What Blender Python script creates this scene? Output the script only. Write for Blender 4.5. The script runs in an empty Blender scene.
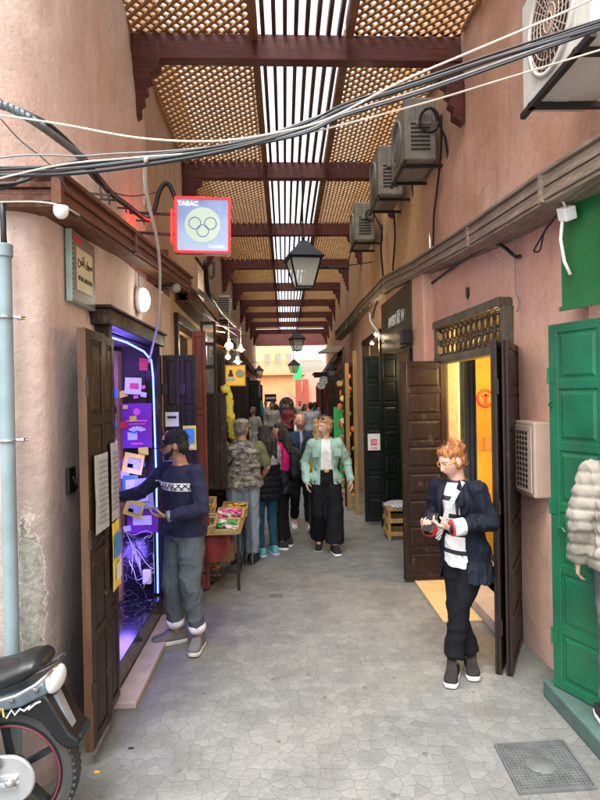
import bpy, bmesh, math, random
from mathutils import Vector, Matrix, noise
R = math.radians
rnd = random.Random(7)
scene = bpy.context.scene
col = scene.collection

# ------------------------------------------------------------ camera
CAM = Vector((0, 0, 1.9))
YAW, PITCH, ROLL = math.atan(15/600), math.atan(-3/600), R(1.05)
fwd = Vector((math.sin(YAW), math.cos(YAW), math.sin(PITCH))).normalized()
q = fwd.to_track_quat('-Z', 'Y')
M3 = (q.to_matrix() @ Matrix.Rotation(-ROLL, 3, 'Z'))
cam_d = bpy.data.cameras.new('camera')
cam_d.sensor_fit = 'VERTICAL'; cam_d.sensor_height = 36; cam_d.lens = 27
cam_d.clip_start = 0.05; cam_d.clip_end = 2000
cam = bpy.data.objects.new('camera', cam_d); col.objects.link(cam)
cam.matrix_world = Matrix.Translation(CAM) @ M3.to_4x4()
scene.camera = cam
def at(px, py, Y=None, X=None, Z=None):
    """where the line of sight through a point of the photograph meets a plane"""
    d = M3 @ Vector(((px-300)/600, (400-py)/600, -1))
    if Y is not None: t = Y/d.y
    elif X is not None: t = X/d.x
    else: t = (Z-CAM.z)/d.z
    return CAM + d*t

# ------------------------------------------------------------ mesh builder
class MB:
    def __init__(s): s.v = []; s.f = []; s.m = []; s.cur = 0
    def add(s, vs, fs, m=None):
        o = len(s.v); s.v += [tuple(v) for v in vs]
        for f in fs: s.f.append(tuple(i+o for i in f)); s.m.append(s.cur if m is None else m)
    def box(s, x0, x1, y0, y1, z0, z1, M=None, m=None):
        vs = [Vector((x, y, z)) for x in (x0, x1) for y in (y0, y1) for z in (z0, z1)]
        if M is not None: vs = [M @ v for v in vs]
        s.add(vs, [(0,1,3,2),(4,6,7,5),(0,4,5,1),(2,3,7,6),(0,2,6,4),(1,5,7,3)], m)
    def bar(s, a, b, w, h, up=(0,0,1), m=None):
        a = Vector(a); b = Vector(b); d = b-a; L = d.length
        if L < 1e-6: return
        d /= L; u = Vector(up)
        if abs(d.dot(u)) > .99: u = Vector((0,1,0))
        sx = d.cross(u).normalized(); u = sx.cross(d)
        M = Matrix((( sx.x, d.x, u.x, a.x),(sx.y, d.y, u.y, a.y),(sx.z, d.z, u.z, a.z),(0,0,0,1)))
        s.box(-w/2, w/2, 0, L, -h/2, h/2, M, m)
    def tube(s, pts, r, n=8, cap=True, m=None, rz=None):
        pts = [Vector(p) for p in pts]
        if not isinstance(r, (list, tuple)): r = [r]*len(pts)
        vs = []; ref = None
        for i, p in enumerate(pts):
            d = (pts[min(i+1, len(pts)-1)] - pts[max(i-1, 0)])
            if d.length < 1e-9: d = Vector((0,0,1))
            d.normalize()
            if ref is None:
                ref = Vector((0,0,1)) if abs(d.z) < .9 else Vector((1,0,0))
            a = (ref - d*ref.dot(d))
            if a.length < 1e-5: a = Vector((1,0,0)) - d*d.x
            a.normalize(); ref = a; b = d.cross(a)
            for k in range(n):
                t = 2*math.pi*k/n; vs.append(p + (a*math.cos(t) + b*math.sin(t))*r[i])
        fs = []
        for i in range(len(pts)-1):
            for k in range(n):
                k2 = (k+1) % n; fs.append((i*n+k, i*n+k2, (i+1)*n+k2, (i+1)*n+k))
        if cap: fs.append(tuple(range(n-1, -1, -1))); fs.append(tuple((len(pts)-1)*n+k for k in range(n)))
        s.add(vs, fs, m)
    def rings(s, secs, n=20, cap=True, m=None):
        """secs: (center, rx, ry [, power]) horizontal-plane sections or (center, vecA, vecB)"""
        vs = []
        for c in secs:
            p, a, b = Vector(c[0]), c[1], c[2]
            if not isinstance(a, Vector): a = Vector((a,0,0)); b = Vector((0,b,0))
            for k in range(n):
                t = 2*math.pi*k/n; vs.append(p + a*math.cos(t) + b*math.sin(t))
        fs = []
        for i in range(len(secs)-1):
            for k in range(n):
                k2 = (k+1) % n; fs.append((i*n+k, i*n+k2, (i+1)*n+k2, (i+1)*n+k))
        if cap: fs.append(tuple(range(n-1, -1, -1))); fs.append(tuple((len(secs)-1)*n+k for k in range(n)))
        s.add(vs, fs, m)
    def ball(s, c, rx, ry=None, rz=None, n=16, M=None, m=None):
        ry = rx if ry is None else ry; rz = rx if rz is None else rz
        c = Vector(c); vs = []; h = n//2
        for i in range(1, h):
            a = math.pi*i/h
            for k in range(n):
                t = 2*math.pi*k/n
                v = Vector((rx*math.sin(a)*math.cos(t), ry*math.sin(a)*math.sin(t), rz*math.cos(a)))
                vs.append(c + (M @ v if M is not None else v))
        for z in (rz, -rz):
            v = Vector((0,0,z)); vs.append(c + (M @ v if M is not None else v))
        fs = []
        for i in range(h-2):
            for k in range(n):
                k2 = (k+1) % n; fs.append((i*n+k, (i+1)*n+k, (i+1)*n+k2, i*n+k2))
        T = (h-1)*n
        for k in range(n):
            k2 = (k+1) % n; fs.append((T, k, k2)); fs.append((T+1, (h-2)*n+k2, (h-2)*n+k))
        s.add(vs, fs, m)
    def lathe(s, prof, c=(0,0,0), n=24, M=None, m=None, cap=False):
        c = Vector(c); vs = []
        for (r, z) in prof:
            for k in range(n):
                t = 2*math.pi*k/n; v = Vector((r*math.cos(t), r*math.sin(t), z))
                vs.append(c + (M @ v if M is not None else v))
        fs = []
        for i in range(len(prof)-1):
            for k in range(n):
                k2 = (k+1) % n; fs.append((i*n+k, i*n+k2, (i+1)*n+k2, (i+1)*n+k))
        if cap: fs.append(tuple(range(n-1, -1, -1))); fs.append(tuple((len(prof)-1)*n+k for k in range(n)))
        s.add(vs, fs, m)
    def ring(s, c, Rr, r, M=None, n=24, k=6, m=None):
        prof = [(Rr + r*math.cos(2*math.pi*i/k), r*math.sin(2*math.pi*i/k)) for i in range(k+1)]
        s.lathe(prof, c, n, M, m)
    def prism(s, poly, a, b, f=None, m=None):
        """poly 2-D (u,v) swept between depths a and b; f(u,v,d)->3-D"""
        f = f or (lambda u, v, d: (u, d, v)); n = len(poly)
        vs = [f(u, v, a) for u, v in poly] + [f(u, v, b) for u, v in poly]
        fs = [tuple(range(n)), tuple(range(2*n-1, n-1, -1))] + [(i, i+n, (i+1) % n+n, (i+1) % n) for i in range(n)]
        s.add(vs, fs, m)
    def quad(s, a, b, c, d, m=None): s.add([a, b, c, d], [(0,1,2,3)], m)
    def mesh(s, name):
        me = bpy.data.meshes.new(name); me.from_pydata(s.v, [], s.f); me.update()
        me.polygons.foreach_set('material_index', s.m)
        bm = bmesh.new(); bm.from_mesh(me); bmesh.ops.recalc_face_normals(bm, faces=bm.faces); bm.to_mesh(me); bm.free()
        return me
    def build(s, name, mats, parent=None, smooth=False, bevel=0, loc=None, rot=None, ang=None):
        me = s.mesh(name)
        return link(name, me, mats, parent, smooth, bevel, loc, rot, ang)
def link(name, me, mats, parent=None, smooth=False, bevel=0, loc=None, rot=None, ang=None):
    if not isinstance(mats, (list, tuple)): mats = [mats]
    for m in mats: me.materials.append(m)
    o = bpy.data.objects.new(name, me); col.objects.link(o)
    if smooth:
        me.polygons.foreach_set('use_smooth', [True]*len(me.polygons))
        if ang: 
            try: me.set_sharp_from_angle(angle=R(ang))
            except Exception: pass
    if bevel:
        b = o.modifiers.new('bevel', 'BEVEL'); b.width = bevel; b.segments = 2; b.limit_method = 'ANGLE'; b.angle_limit = R(40)
        if not smooth: pass
    if parent is not None: o.parent = parent
    if loc is not None: o.location = loc
    if rot is not None: o.rotation_euler = rot
    return o
def tag(o, label=None, cat=None, group=None, kind=None):
    if label: o['label'] = label
    if cat: o['category'] = cat
    if group: o['group'] = group
    if kind: o['kind'] = kind
    return o
def thing(name, label, cat, loc=(0,0,0), rz=0, group=None):
    o = bpy.data.objects.new(name, None); o.empty_display_size = .1; col.objects.link(o)
    o.location = loc; o.rotation_euler = (0, 0, rz); return tag(o, label, cat, group)
KIDS = {}
def copy_tree(o, parent=None):
    c = o.copy(); col.objects.link(c)
    if parent is not None: c.parent = parent
    for ch in list(o.children): copy_tree(ch, c)
    return c

# ------------------------------------------------------------ materials
def newmat(name):
    m = bpy.data.materials.new(name); m.use_nodes = True
    nt = m.node_tree; b = nt.nodes['Principled BSDF']; return m, nt, b
def N(nt, t, **kw):
    n = nt.nodes.new(t)
    for k, v in kw.items():
        if k in n.inputs: n.inputs[k].default_value = v
        else: setattr(n, k, v)
    return n
def rgba(c): return (c[0], c[1], c[2], 1)
def mixc(nt, fac, a, b, mode='MIX'):
    n = nt.nodes.new('ShaderNodeMix'); n.data_type = 'RGBA'; n.blend_type = mode
    L = nt.links
    for sock, v in ((n.inputs[0], fac), (n.inputs[6], a), (n.inputs[7], b)):
        if hasattr(v, 'is_linked') or isinstance(v, bpy.types.NodeSocket): L.new(v, sock)
        elif isinstance(v, (int, float)): sock.default_value = v
        else: sock.default_value = rgba(v)
    return n.outputs[2]
def ramp(nt, src, p0, p1, c0=0., c1=1.):
    n = nt.nodes.new('ShaderNodeMapRange'); nt.links.new(src, n.inputs[0])
    n.inputs[1].default_value = p0; n.inputs[2].default_value = p1; n.inputs[3].default_value = c0; n.inputs[4].default_value = c1
    return n.outputs[0]
def coords(nt, world=False, scale=(1,1,1)):
    if world: s = nt.nodes.new('ShaderNodeNewGeometry').outputs['Position']
    else: s = nt.nodes.new('ShaderNodeTexCoord').outputs['Object']
    mp = nt.nodes.new('ShaderNodeMapping'); mp.inputs['Scale'].default_value = scale
    nt.links.new(s, mp.inputs['Vector']); return mp.outputs[0]
def noi(nt, vec, scale, detail=4, rough=.55):
    n = N(nt, 'ShaderNodeTexNoise', Scale=scale, Detail=detail, Roughness=rough); nt.links.new(vec, n.inputs['Vector']); return n.outputs['Fac']
def bump(nt, b, h, strength=.3, dist=.01, prev=None):
    n = N(nt, 'ShaderNodeBump', Strength=strength, Distance=dist); nt.links.new(h, n.inputs['Height'])
    if prev is not None: nt.links.new(prev, n.inputs['Normal'])
    nt.links.new(n.outputs[0], b.inputs['Normal']); return n.outputs[0]
def paint(name, c, rough=.55, var=.25, scale=6, metal=0, bmp=.15, bscale=60, world=False, sc=(1,1,1), dirt=0, emit=0, bdist=.004):
    m, nt, b = newmat(name); v = coords(nt, world, sc)
    f = ramp(nt, noi(nt, v, scale, 5), .3, .7)
    c2 = tuple(x*(1-var) for x in c); c1 = tuple(min(1, x*(1+var*.5)) for x in c)
    out = mixc(nt, f, c2, c1)
    if dirt:
        g = ramp(nt, noi(nt, v, scale*.37+1.3, 8, .7), .45, .75)
        mm = nt.nodes.new('ShaderNodeMath'); mm.operation = 'MULTIPLY'; mm.inputs[1].default_value = dirt; nt.links.new(g, mm.inputs[0])
        out = mixc(nt, mm.outputs[0], out, (.06,.05,.04))
    nt.links.new(out, b.inputs['Base Color'])
    b.inputs['Roughness'].default_value = rough; b.inputs['Metallic'].default_value = metal
    if bmp: bump(nt, b, noi(nt, v, bscale, 3), bmp, bdist)
    if emit: b.inputs['Emission Color'].default_value = rgba(c); b.inputs['Emission Strength'].default_value = emit
    return m
def wood(name, c, rough=.5, axis='z', contrast=.5, scuff=.25, scuffc=None, world=False, bdist=.003):
    m, nt, b = newmat(name)
    sc = {'z': (14, 14, .9), 'x': (.9, 14, 14), 'y': (14, .9, 14)}[axis]
    v = coords(nt, world, sc); g = noi(nt, v, 3.0, 6, .65)
    v1 = coords(nt, world); big = noi(nt, v1, 2.2, 4)
    f = ramp(nt, g, .3, .7)
    a = mixc(nt, f, tuple(x*(1-contrast) for x in c), tuple(x*(1+contrast) for x in c))
    a = mixc(nt, ramp(nt, big, .35, .7, 0, .45), a, tuple(x*.55 for x in c))
    if scuff:
        s = ramp(nt, noi(nt, v1, 9, 9, .78), .57, .68, 0, scuff)
        a = mixc(nt, s, a, scuffc or tuple(min(1, x*3+.05) for x in c))
    nt.links.new(a, b.inputs['Base Color'])
    nt.links.new(ramp(nt, big, .3, .7, rough-.12, rough+.2), b.inputs['Roughness'])
    b.inputs['Specular IOR Level'].default_value = .3
    bump(nt, b, g, .35, bdist)
    return m
def glow(name, c, s, diff=None):
    m, nt, b = newmat(name); b.inputs['Base Color'].default_value = rgba(diff or c)
    b.inputs['Emission Color'].default_value = rgba(c); b.inputs['Emission Strength'].default_value = s
    return m
def glass(name, c=(.8,.85,.85), rough=.1, alpha=.35):
    m, nt, b = newmat(name); b.inputs['Base Color'].default_value = rgba(c); b.inputs['Roughness'].default_value = rough
    b.inputs['Alpha'].default_value = alpha
    return m
def plaster(name, c, c2, c3, low=(.33,.27,.24), lowz=1.0, stain=.5, streak=.35, peel=0):
    """c main, c2 paler bloom, c3 dirty; greyer towards the ground"""
    m, nt, b = newmat(name); v = coords(nt, True)
    n1 = noi(nt, v, .9, 6, .6); n2 = noi(nt, v, 3.5, 8, .72); n3 = noi(nt, v, 18, 6, .7)
    a = mixc(nt, ramp(nt, n1, .35, .68), c, c2)
    vs = coords(nt, True, (5, 5, .35)); st = noi(nt, vs, 1.6, 6, .6)
    a = mixc(nt, ramp(nt, st, .5, .78, 0, streak), a, c3)
    a = mixc(nt, ramp(nt, n2, .5, .75, 0, stain), a, c3)
    a = mixc(nt, ramp(nt, n3, .35, .75, 0, .35), a, tuple(x*.6 for x in c))
    sp2 = ramp(nt, noi(nt, v, 33, 3, .6), .68, .73, 0, .55); a = mixc(nt, sp2, a, tuple(x*.35 for x in c))
    ck = N(nt, 'ShaderNodeTexVoronoi', Scale=1.1); ck.feature = 'DISTANCE_TO_EDGE'; wv = nt.nodes.new('ShaderNodeMix'); wv.data_type = 'VECTOR'; wv.inputs[0].default_value = .22; cn_ = N(nt, 'ShaderNodeTexNoise', Scale=4.0, Detail=6.0); nt.links.new(v, cn_.inputs['Vector']); nt.links.new(v, wv.inputs[4]); nt.links.new(cn_.outputs['Color'], wv.inputs[5]); nt.links.new(wv.outputs[1], ck.inputs['Vector'])
    cm = nt.nodes.new('ShaderNodeMath'); cm.operation = 'MULTIPLY'; nt.links.new(ramp(nt, ck.outputs['Distance'], .0, .006, .6, 0), cm.inputs[0]); nt.links.new(ramp(nt, n1, .5, .6), cm.inputs[1]); a = mixc(nt, cm.outputs[0], a, tuple(x*.3 for x in c))
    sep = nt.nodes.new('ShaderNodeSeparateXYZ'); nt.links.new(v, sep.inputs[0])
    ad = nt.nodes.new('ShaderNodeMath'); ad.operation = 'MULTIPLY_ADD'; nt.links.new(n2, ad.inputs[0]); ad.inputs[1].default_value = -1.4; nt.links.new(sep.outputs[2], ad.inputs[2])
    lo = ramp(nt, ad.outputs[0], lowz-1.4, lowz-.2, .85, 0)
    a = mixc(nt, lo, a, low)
    if peel:
        def mm(op, x, y):
            n = nt.nodes.new('ShaderNodeMath'); n.operation = op
            for i, q_ in enumerate((x, y)):
                if isinstance(q_, (int, float)): n.inputs[i].default_value = q_
                else: nt.links.new(q_, n.inputs[i])
            return n.outputs[0]
        dx = mm('DIVIDE', mm('SUBTRACT', sep.outputs[0], -1.262), .05); dz = mm('DIVIDE', mm('SUBTRACT', sep.outputs[2], .93), .42)
        dd_ = mm('ADD', mm('ADD', mm('MULTIPLY', dx, dx), mm('MULTIPLY', dz, dz)), mm('MULTIPLY', mm('SUBTRACT', noi(nt, v, 9, 8, .65), .5), 3.4))
        p = ramp(nt, dd_, .9, 1.0, 1, 0); p2 = ramp(nt, dd_, 1.0, 1.25, 1, 0)
        a = mixc(nt, p2, a, (.60,.54,.48)); a = mixc(nt, p, a, mixc(nt, ramp(nt, noi(nt, v, 26, 6, .7), .35, .65), (.20,.21,.18), (.40,.41,.36)))
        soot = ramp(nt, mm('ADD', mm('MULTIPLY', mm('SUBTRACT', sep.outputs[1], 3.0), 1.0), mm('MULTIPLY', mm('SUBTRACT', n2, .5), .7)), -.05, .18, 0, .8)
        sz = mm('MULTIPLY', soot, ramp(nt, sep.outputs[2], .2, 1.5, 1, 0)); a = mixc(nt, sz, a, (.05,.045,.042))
    nt.links.new(a, b.inputs['Base Color']); b.inputs['Roughness'].default_value = .88
    nb = bump(nt, b, n2, .6, .035)
    if peel: nb = bump(nt, b, p, .7, -.012, nb)
    bump(nt, b, n3, .4, .008, nb)
    return m

MT = {}
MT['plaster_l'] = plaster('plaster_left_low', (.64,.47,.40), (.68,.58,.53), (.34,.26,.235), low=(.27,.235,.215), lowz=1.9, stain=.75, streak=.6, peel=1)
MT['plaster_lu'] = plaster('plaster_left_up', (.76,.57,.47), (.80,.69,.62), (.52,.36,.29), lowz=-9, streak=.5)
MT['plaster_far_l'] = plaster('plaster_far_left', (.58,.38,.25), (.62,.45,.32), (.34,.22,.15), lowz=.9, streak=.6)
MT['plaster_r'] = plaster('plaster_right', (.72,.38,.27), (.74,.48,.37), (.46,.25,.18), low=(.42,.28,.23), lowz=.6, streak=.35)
MT['plaster_ru'] = plaster('plaster_right_up', (.62,.34,.22), (.68,.45,.34), (.36,.20,.13), lowz=-9, streak=.5)
MT['ochre'] = plaster('plaster_ochre', (.66,.38,.17), (.72,.48,.26), (.4,.2,.08), lowz=-9)
MT['orange'] = plaster('plaster_orange', (.58,.22,.085), (.64,.30,.13), (.4,.18,.09), lowz=-9)
MT['pinkfar'] = plaster('plaster_pink_far', (.58,.25,.16), (.64,.34,.24), (.4,.2,.14), lowz=-9)
MT['roofwood'] = wood('roof_wood', (.10,.028,.022), .45, 'x', .45, .12)
MT['lattice'] = wood('lattice_wood', (.38,.21,.085), .6, 'x', .4, .1, (.7,.5,.25))
MT['railwood'] = wood('rail_wood', (.20,.085,.035), .5, 'y', .4, .15)
MT['slat'] = wood('slat_wood', (.085,.04,.028), .5, 'y', .4, .15)
MT['ledge'] = wood('ledge_wood', (.13,.05,.028), .55, 'y', .5, .3, (.3,.22,.17))
MT['ledge_r'] = wood('ledge_wood_pale', (.26,.20,.15), .55, 'y', .5, .4, (.5,.45,.36))
MT['door_dk'] = wood('door_dark_wood', (.019,.010,.008), .42, 'z', .5, .5, (.16,.12,.10))
MT['door_br'] = wood('door_brown_wood', (.024,.012,.008), .45, 'z', .5, .55, (.22,.13,.08))
MT['door_edge'] = wood('door_edge_wood', (.085,.042,.022), .5, 'z', .4, .2)
MT['door_bk'] = wood('door_black_wood', (.007,.011,.010), .38, 'z', .3, .12, (.09,.10,.09))
MT['door_rd'] = wood('door_red_wood', (.16,.04,.025), .5, 'z', .4, .15)
MT['green'] = paint('green_paint', (.004,.115,.048), .45, .4, 3, bmp=.25, bscale=25, dirt=.35)
MT['green_sign'] = paint('green_sign_paint', (.005,.12,.030), .4, .35, 2, bmp=.08, dirt=.2)
MT['post'] = wood('post_wood', (.42,.25,.09), .55, 'z', .35, .1)
MT['iron'] = paint('black_iron', (.018,.018,.020), .5, .3, 20, .3)
MT['hinge'] = paint('hinge_metal', (.05,.045,.04), .45, .4, 40, .7)
MT['lamp_metal'] = paint('lantern_metal', (.018,.024,.028), .45, .3, 20, .5)
MT['cable'] = paint('black_cable', (.010,.011,.014), .5, .2, 20, bmp=0)
MT['cable_g'] = paint('grey_cable', (.19,.21,.23), .5, .2, 20, bmp=0)
MT['conduit'] = None
MT['cable_w'] = paint('white_cable', (.62,.58,.50), .5, .15, 20, bmp=0)
MT['pipe'] = paint('blue_grey_pipe', (.19,.26,.285), .45, .2, 5, bmp=.1, dirt=.25)
MT['ac'] = paint('ac_cream', (.62,.60,.54), .45, .15, 5, bmp=.05, dirt=.3)
MT['ac_old'] = paint('ac_dirty', (.30,.28,.23), .55, .3, 5, bmp=.1, dirt=.55)
MT['ac_dark'] = paint('ac_inside', (.015,.015,.016), .6, .2, 5, bmp=0)
MT['cream'] = paint('cream_metal', (.46,.34,.27), .5, .15, 5, bmp=.1, dirt=.2)
MT['white'] = paint('white_plastic', (.78,.77,.74), .45, .06, 5, bmp=.03)
MT['black'] = paint('black_plastic', (.008,.008,.009), .35, .2, 5, bmp=.03)
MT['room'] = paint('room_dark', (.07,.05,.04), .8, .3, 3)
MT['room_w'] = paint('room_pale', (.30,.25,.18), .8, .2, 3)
MT['paper'] = paint('paper', (.62,.64,.62), .8, .12, 6, bmp=.2, bscale=20)
MT['paper2'] = paint('grey_paper', (.42,.46,.48), .8, .3, 30, bmp=.2, bscale=20)
MT['yellow'] = paint('yellow_print', (.75,.62,.06), .5, .1, 6, bmp=.05)
MT['bluep'] = paint('blue_print', (.05,.25,.62), .5, .2, 12, bmp=.05)
MT['redp'] = paint('red_print', (.6,.03,.03), .5, .15, 6, bmp=.05)
MT['greenp'] = paint('green_print', (.03,.42,.12), .5, .15, 6, bmp=.05)
MT['purple'] = paint('purple_print', (.20,.035,.30), .45, .15, 6, bmp=.03)
MT['orangep'] = paint('orange_print', (.85,.42,.03), .5, .12, 6, bmp=.03)
MT['pinkp'] = paint('pink_print', (.85,.12,.42), .6, .12, 6, bmp=.03)
MT['wicker'] = paint('wicker', (.52,.36,.16), .7, .4, 60, bmp=.6, bscale=90)
MT['redcloth'] = paint('red_cloth', (.17,.02,.018), .8, .3, 8, bmp=.3)
MT['chrome'] = paint('bright_metal', (.62,.63,.65), .25, .1, 10, 1.0, bmp=.03)
MT['rubber'] = paint('tyre_rubber', (.035,.035,.035), .75, .3, 10, bmp=.3)
MT['bikeblk'] = paint('bike_black', (.004,.005,.007), .25, .2, 4, bmp=.02)
MT['vinyl'] = paint('seat_vinyl', (.006,.007,.008), .42, .2, 4, bmp=.2, bscale=150)
MT['teal'] = paint('teal_step_paint', (.06,.115,.098), .7, .35, 5, bmp=.3, dirt=.35, world=True)
MT['slab'] = paint('beige_slab', (.40,.33,.29), .6, .2, 5, bmp=.2, dirt=.25, world=True)
MT['iron_plate'] = paint('cast_iron', (.14,.15,.15), .6, .3, 14, .35, bmp=.4, bscale=80, dirt=.2)
MT['concrete'] = paint('concrete', (.30,.30,.28), .85, .2, 5, bmp=.5, bscale=30, world=True)
# corrugated conduit
m, nt, b = newmat('corrugated_conduit'); v = coords(nt)
w = N(nt, 'ShaderNodeTexWave', Scale=14.0); w.bands_direction = 'X'; nt.links.new(v, w.inputs['Vector'])
b.inputs['Base Color'].default_value = (.13,.17,.19,1); b.inputs['Roughness'].default_value = .45
bump(nt, b, w.outputs['Fac'], .8, .01); MT['conduit'] = m
# black marble with white veins
m, nt, b = newmat('veined_marble'); v = coords(nt, True)
dn = N(nt, 'ShaderNodeTexNoise', Scale=3.0, Detail=4.0); nt.links.new(v, dn.inputs['Vector'])
mx = nt.nodes.new('ShaderNodeMix'); mx.data_type = 'VECTOR'; mx.inputs[0].default_value = .35; nt.links.new(v, mx.inputs[4]); nt.links.new(dn.outputs['Color'], mx.inputs[5])
vo = N(nt, 'ShaderNodeTexVoronoi', Scale=9.0); vo.feature = 'DISTANCE_TO_EDGE'; nt.links.new(mx.outputs[1], vo.inputs['Vector'])
a = mixc(nt, ramp(nt, vo.outputs['Distance'], .0, .014, .8, 0), (.012,.012,.016), (.4,.4,.42))
nt.links.new(a, b.inputs['Base Color']); b.inputs['Roughness'].default_value = .18; MT['marble'] = m
# paving
m, nt, b = newmat('cobbled_paving'); v = coords(nt, True)
dn = N(nt, 'ShaderNodeTexNoise', Scale=1.6, Detail=4.0, Roughness=.55); nt.links.new(v, dn.inputs['Vector'])
mx = nt.nodes.new('ShaderNodeMix'); mx.data_type = 'VECTOR'; mx.inputs[0].default_value = .14; nt.links.new(v, mx.inputs[4]); nt.links.new(dn.outputs['Color'], mx.inputs[5])
vo = N(nt, 'ShaderNodeTexVoronoi', Scale=15.5, Randomness=.78); vo.voronoi_dimensions = '2D'; vo.feature = 'DISTANCE_TO_EDGE'; nt.links.new(mx.outputs[1], vo.inputs['Vector'])
vc = N(nt, 'ShaderNodeTexVoronoi', Scale=15.5, Randomness=.78); vc.voronoi_dimensions = '2D'; nt.links.new(mx.outputs[1], vc.inputs['Vector'])
sp = nt.nodes.new('ShaderNodeSeparateColor'); nt.links.new(vc.outputs['Color'], sp.inputs[0])
n1 = noi(nt, v, .55, 6, .6); n2 = noi(nt, v, 2.6, 8, .7); n3 = noi(nt, v, 45, 5, .7)
wear = ramp(nt, noi(nt, v, .8, 5, .6), .35, .65)           # where the joints are filled with dust
a = mixc(nt, sp.outputs[0], (.135,.143,.139), (.20,.205,.193))
a = mixc(nt, ramp(nt, n1, .38, .62, 0, .6), a, (.235,.235,.212))
a = mixc(nt, ramp(nt, n2, .46, .64, 0, .65), a, (.10,.102,.096))
a = mixc(nt, ramp(nt, n3, .42, .75, 0, .5), a, (.08,.08,.076))
gum = N(nt, 'ShaderNodeTexVoronoi', Scale=2.3); gum.voronoi_dimensions = '2D'; nt.links.new(mx.outputs[1], gum.inputs['Vector']); a = mixc(nt, ramp(nt, gum.outputs['Distance'], .028, .036, .55, 0), a, (.06,.06,.058))
j = ramp(nt, vo.outputs['Distance'], .0, .05, .5, 0)
jm = nt.nodes.new('ShaderNodeMath'); jm.operation = 'MULTIPLY'; nt.links.new(j, jm.inputs[0]); nt.links.new(ramp(nt, wear, 0, 1, .25, 1), jm.inputs[1])
a = mixc(nt, jm.outputs[0], a, (.09,.09,.085))
# darker along both edges of the alley
sx = nt.nodes.new('ShaderNodeSeparateXYZ'); nt.links.new(v, sx.inputs[0])
sb = nt.nodes.new('ShaderNodeMath'); sb.operation = 'SUBTRACT'; nt.links.new(sx.outputs[0], sb.inputs[0]); sb.inputs[1].default_value = .35
ab = nt.nodes.new('ShaderNodeMath'); ab.operation = 'ABSOLUTE'; nt.links.new(sb.outputs[0], ab.inputs[0])
ad = nt.nodes.new('ShaderNodeMath'); ad.operation = 'MULTIPLY_ADD'; nt.links.new(n2, ad.inputs[0]); ad.inputs[1].default_value = .9; nt.links.new(ab.outputs[0], ad.inputs[2])
a = mixc(nt, ramp(nt, ad.outputs[0], 1.25, 2.1, 0, .75), a, (.09,.088,.08))
nt.links.new(a, b.inputs['Base Color'])
nt.links.new(ramp(nt, n2, .3, .7, .45, .75), b.inputs['Roughness'])
hh = nt.nodes.new('ShaderNodeMath'); hh.operation = 'ADD'; nt.links.new(ramp(nt, vo.outputs['Distance'], 0, .07), hh.inputs[0]); nt.links.new(n2, hh.inputs[1])
nb = bump(nt, b, hh.outputs[0], .32, .010); bump(nt, b, n3, .3, .004, nb)
MT['paving'] = m
def checker_mat(name, c1, c2, scale):
    m, nt, b = newmat(name); v = coords(nt); ch = N(nt, 'ShaderNodeTexChecker', Scale=scale)
    ch.inputs['Color1'].default_value = rgba(c1); ch.inputs['Color2'].default_value = rgba(c2)
    nt.links.new(v, ch.inputs['Vector']); nt.links.new(ch.outputs[0], b.inputs['Base Color']); b.inputs['Roughness'].default_value = .4
    return m
def camo(name, cs, scale=9):
    m, nt, b = newmat(name); v = coords(nt, False, (1, 1, 2.2)); f = noi(nt, v, scale, 2, .5)
    cr = nt.nodes.new('ShaderNodeValToRGB'); cr.color_ramp.interpolation = 'CONSTANT'
    e = cr.color_ramp.elements; e[0].position = 0; e[0].color = rgba(cs[0]); e[1].position = .44; e[1].color = rgba(cs[1])
    for p, c in ((.5, cs[2]), (.58, cs[3])): x = e.new(p); x.color = rgba(c)
    nt.links.new(f, cr.inputs[0]); nt.links.new(cr.outputs[0], b.inputs['Base Color']); b.inputs['Roughness'].default_value = .8
    bump(nt, b, noi(nt, v, 30, 3), .4, .006); return m
_cl = {}
def cloth(c, rough=.85, fold=.55):
    k = (tuple(round(x, 3) for x in c), rough, fold)
    if k not in _cl:
        m, nt, b = newmat('cloth'); v = coords(nt, False, (1, 1, .6)); f = noi(nt, v, 7, 4, .6)
        a = mixc(nt, ramp(nt, f, .3, .7), tuple(x*.72 for x in c), tuple(min(1, x*1.15) for x in c))
        nt.links.new(a, b.inputs['Base Color']); b.inputs['Roughness'].default_value = rough
        b.inputs['Specular IOR Level'].default_value = .18
        nb = bump(nt, b, f, fold, .035); bump(nt, b, noi(nt, v, 240, 2), .25, .002, nb)
        _cl[k] = m
    return _cl[k]
def skinmat(c):
    k = ('skin', c)
    if k not in _cl:
        m, nt, b = newmat('skin'); v = coords(nt); f = noi(nt, v, 25, 4)
        a = mixc(nt, ramp(nt, f, .3, .7), tuple(x*.85 for x in c), (min(1, c[0]*1.1), c[1]*1.0, c[2]*.98))
        nt.links.new(a, b.inputs['Base Color']); b.inputs['Roughness'].default_value = .5
        b.inputs['Subsurface Weight'].default_value = .12; b.inputs['Subsurface Radius'].default_value = (.02,.008,.004)
        _cl[k] = m
    return _cl[k]
def hairmat(c):
    k = ('hair', c)
    if k not in _cl:
        m, nt, b = newmat('hair'); v = coords(nt, False, (3, 3, .6)); f = noi(nt, v, 40, 4, .7)
        a = mixc(nt, ramp(nt, f, .3, .7), tuple(x*.4 for x in c), tuple(min(1, x*1.3) for x in c))
        nt.links.new(a, b.inputs['Base Color']); b.inputs['Roughness'].default_value = .45
        bump(nt, b, f, .8, .01); _cl[k] = m
    return _cl[k]

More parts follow.
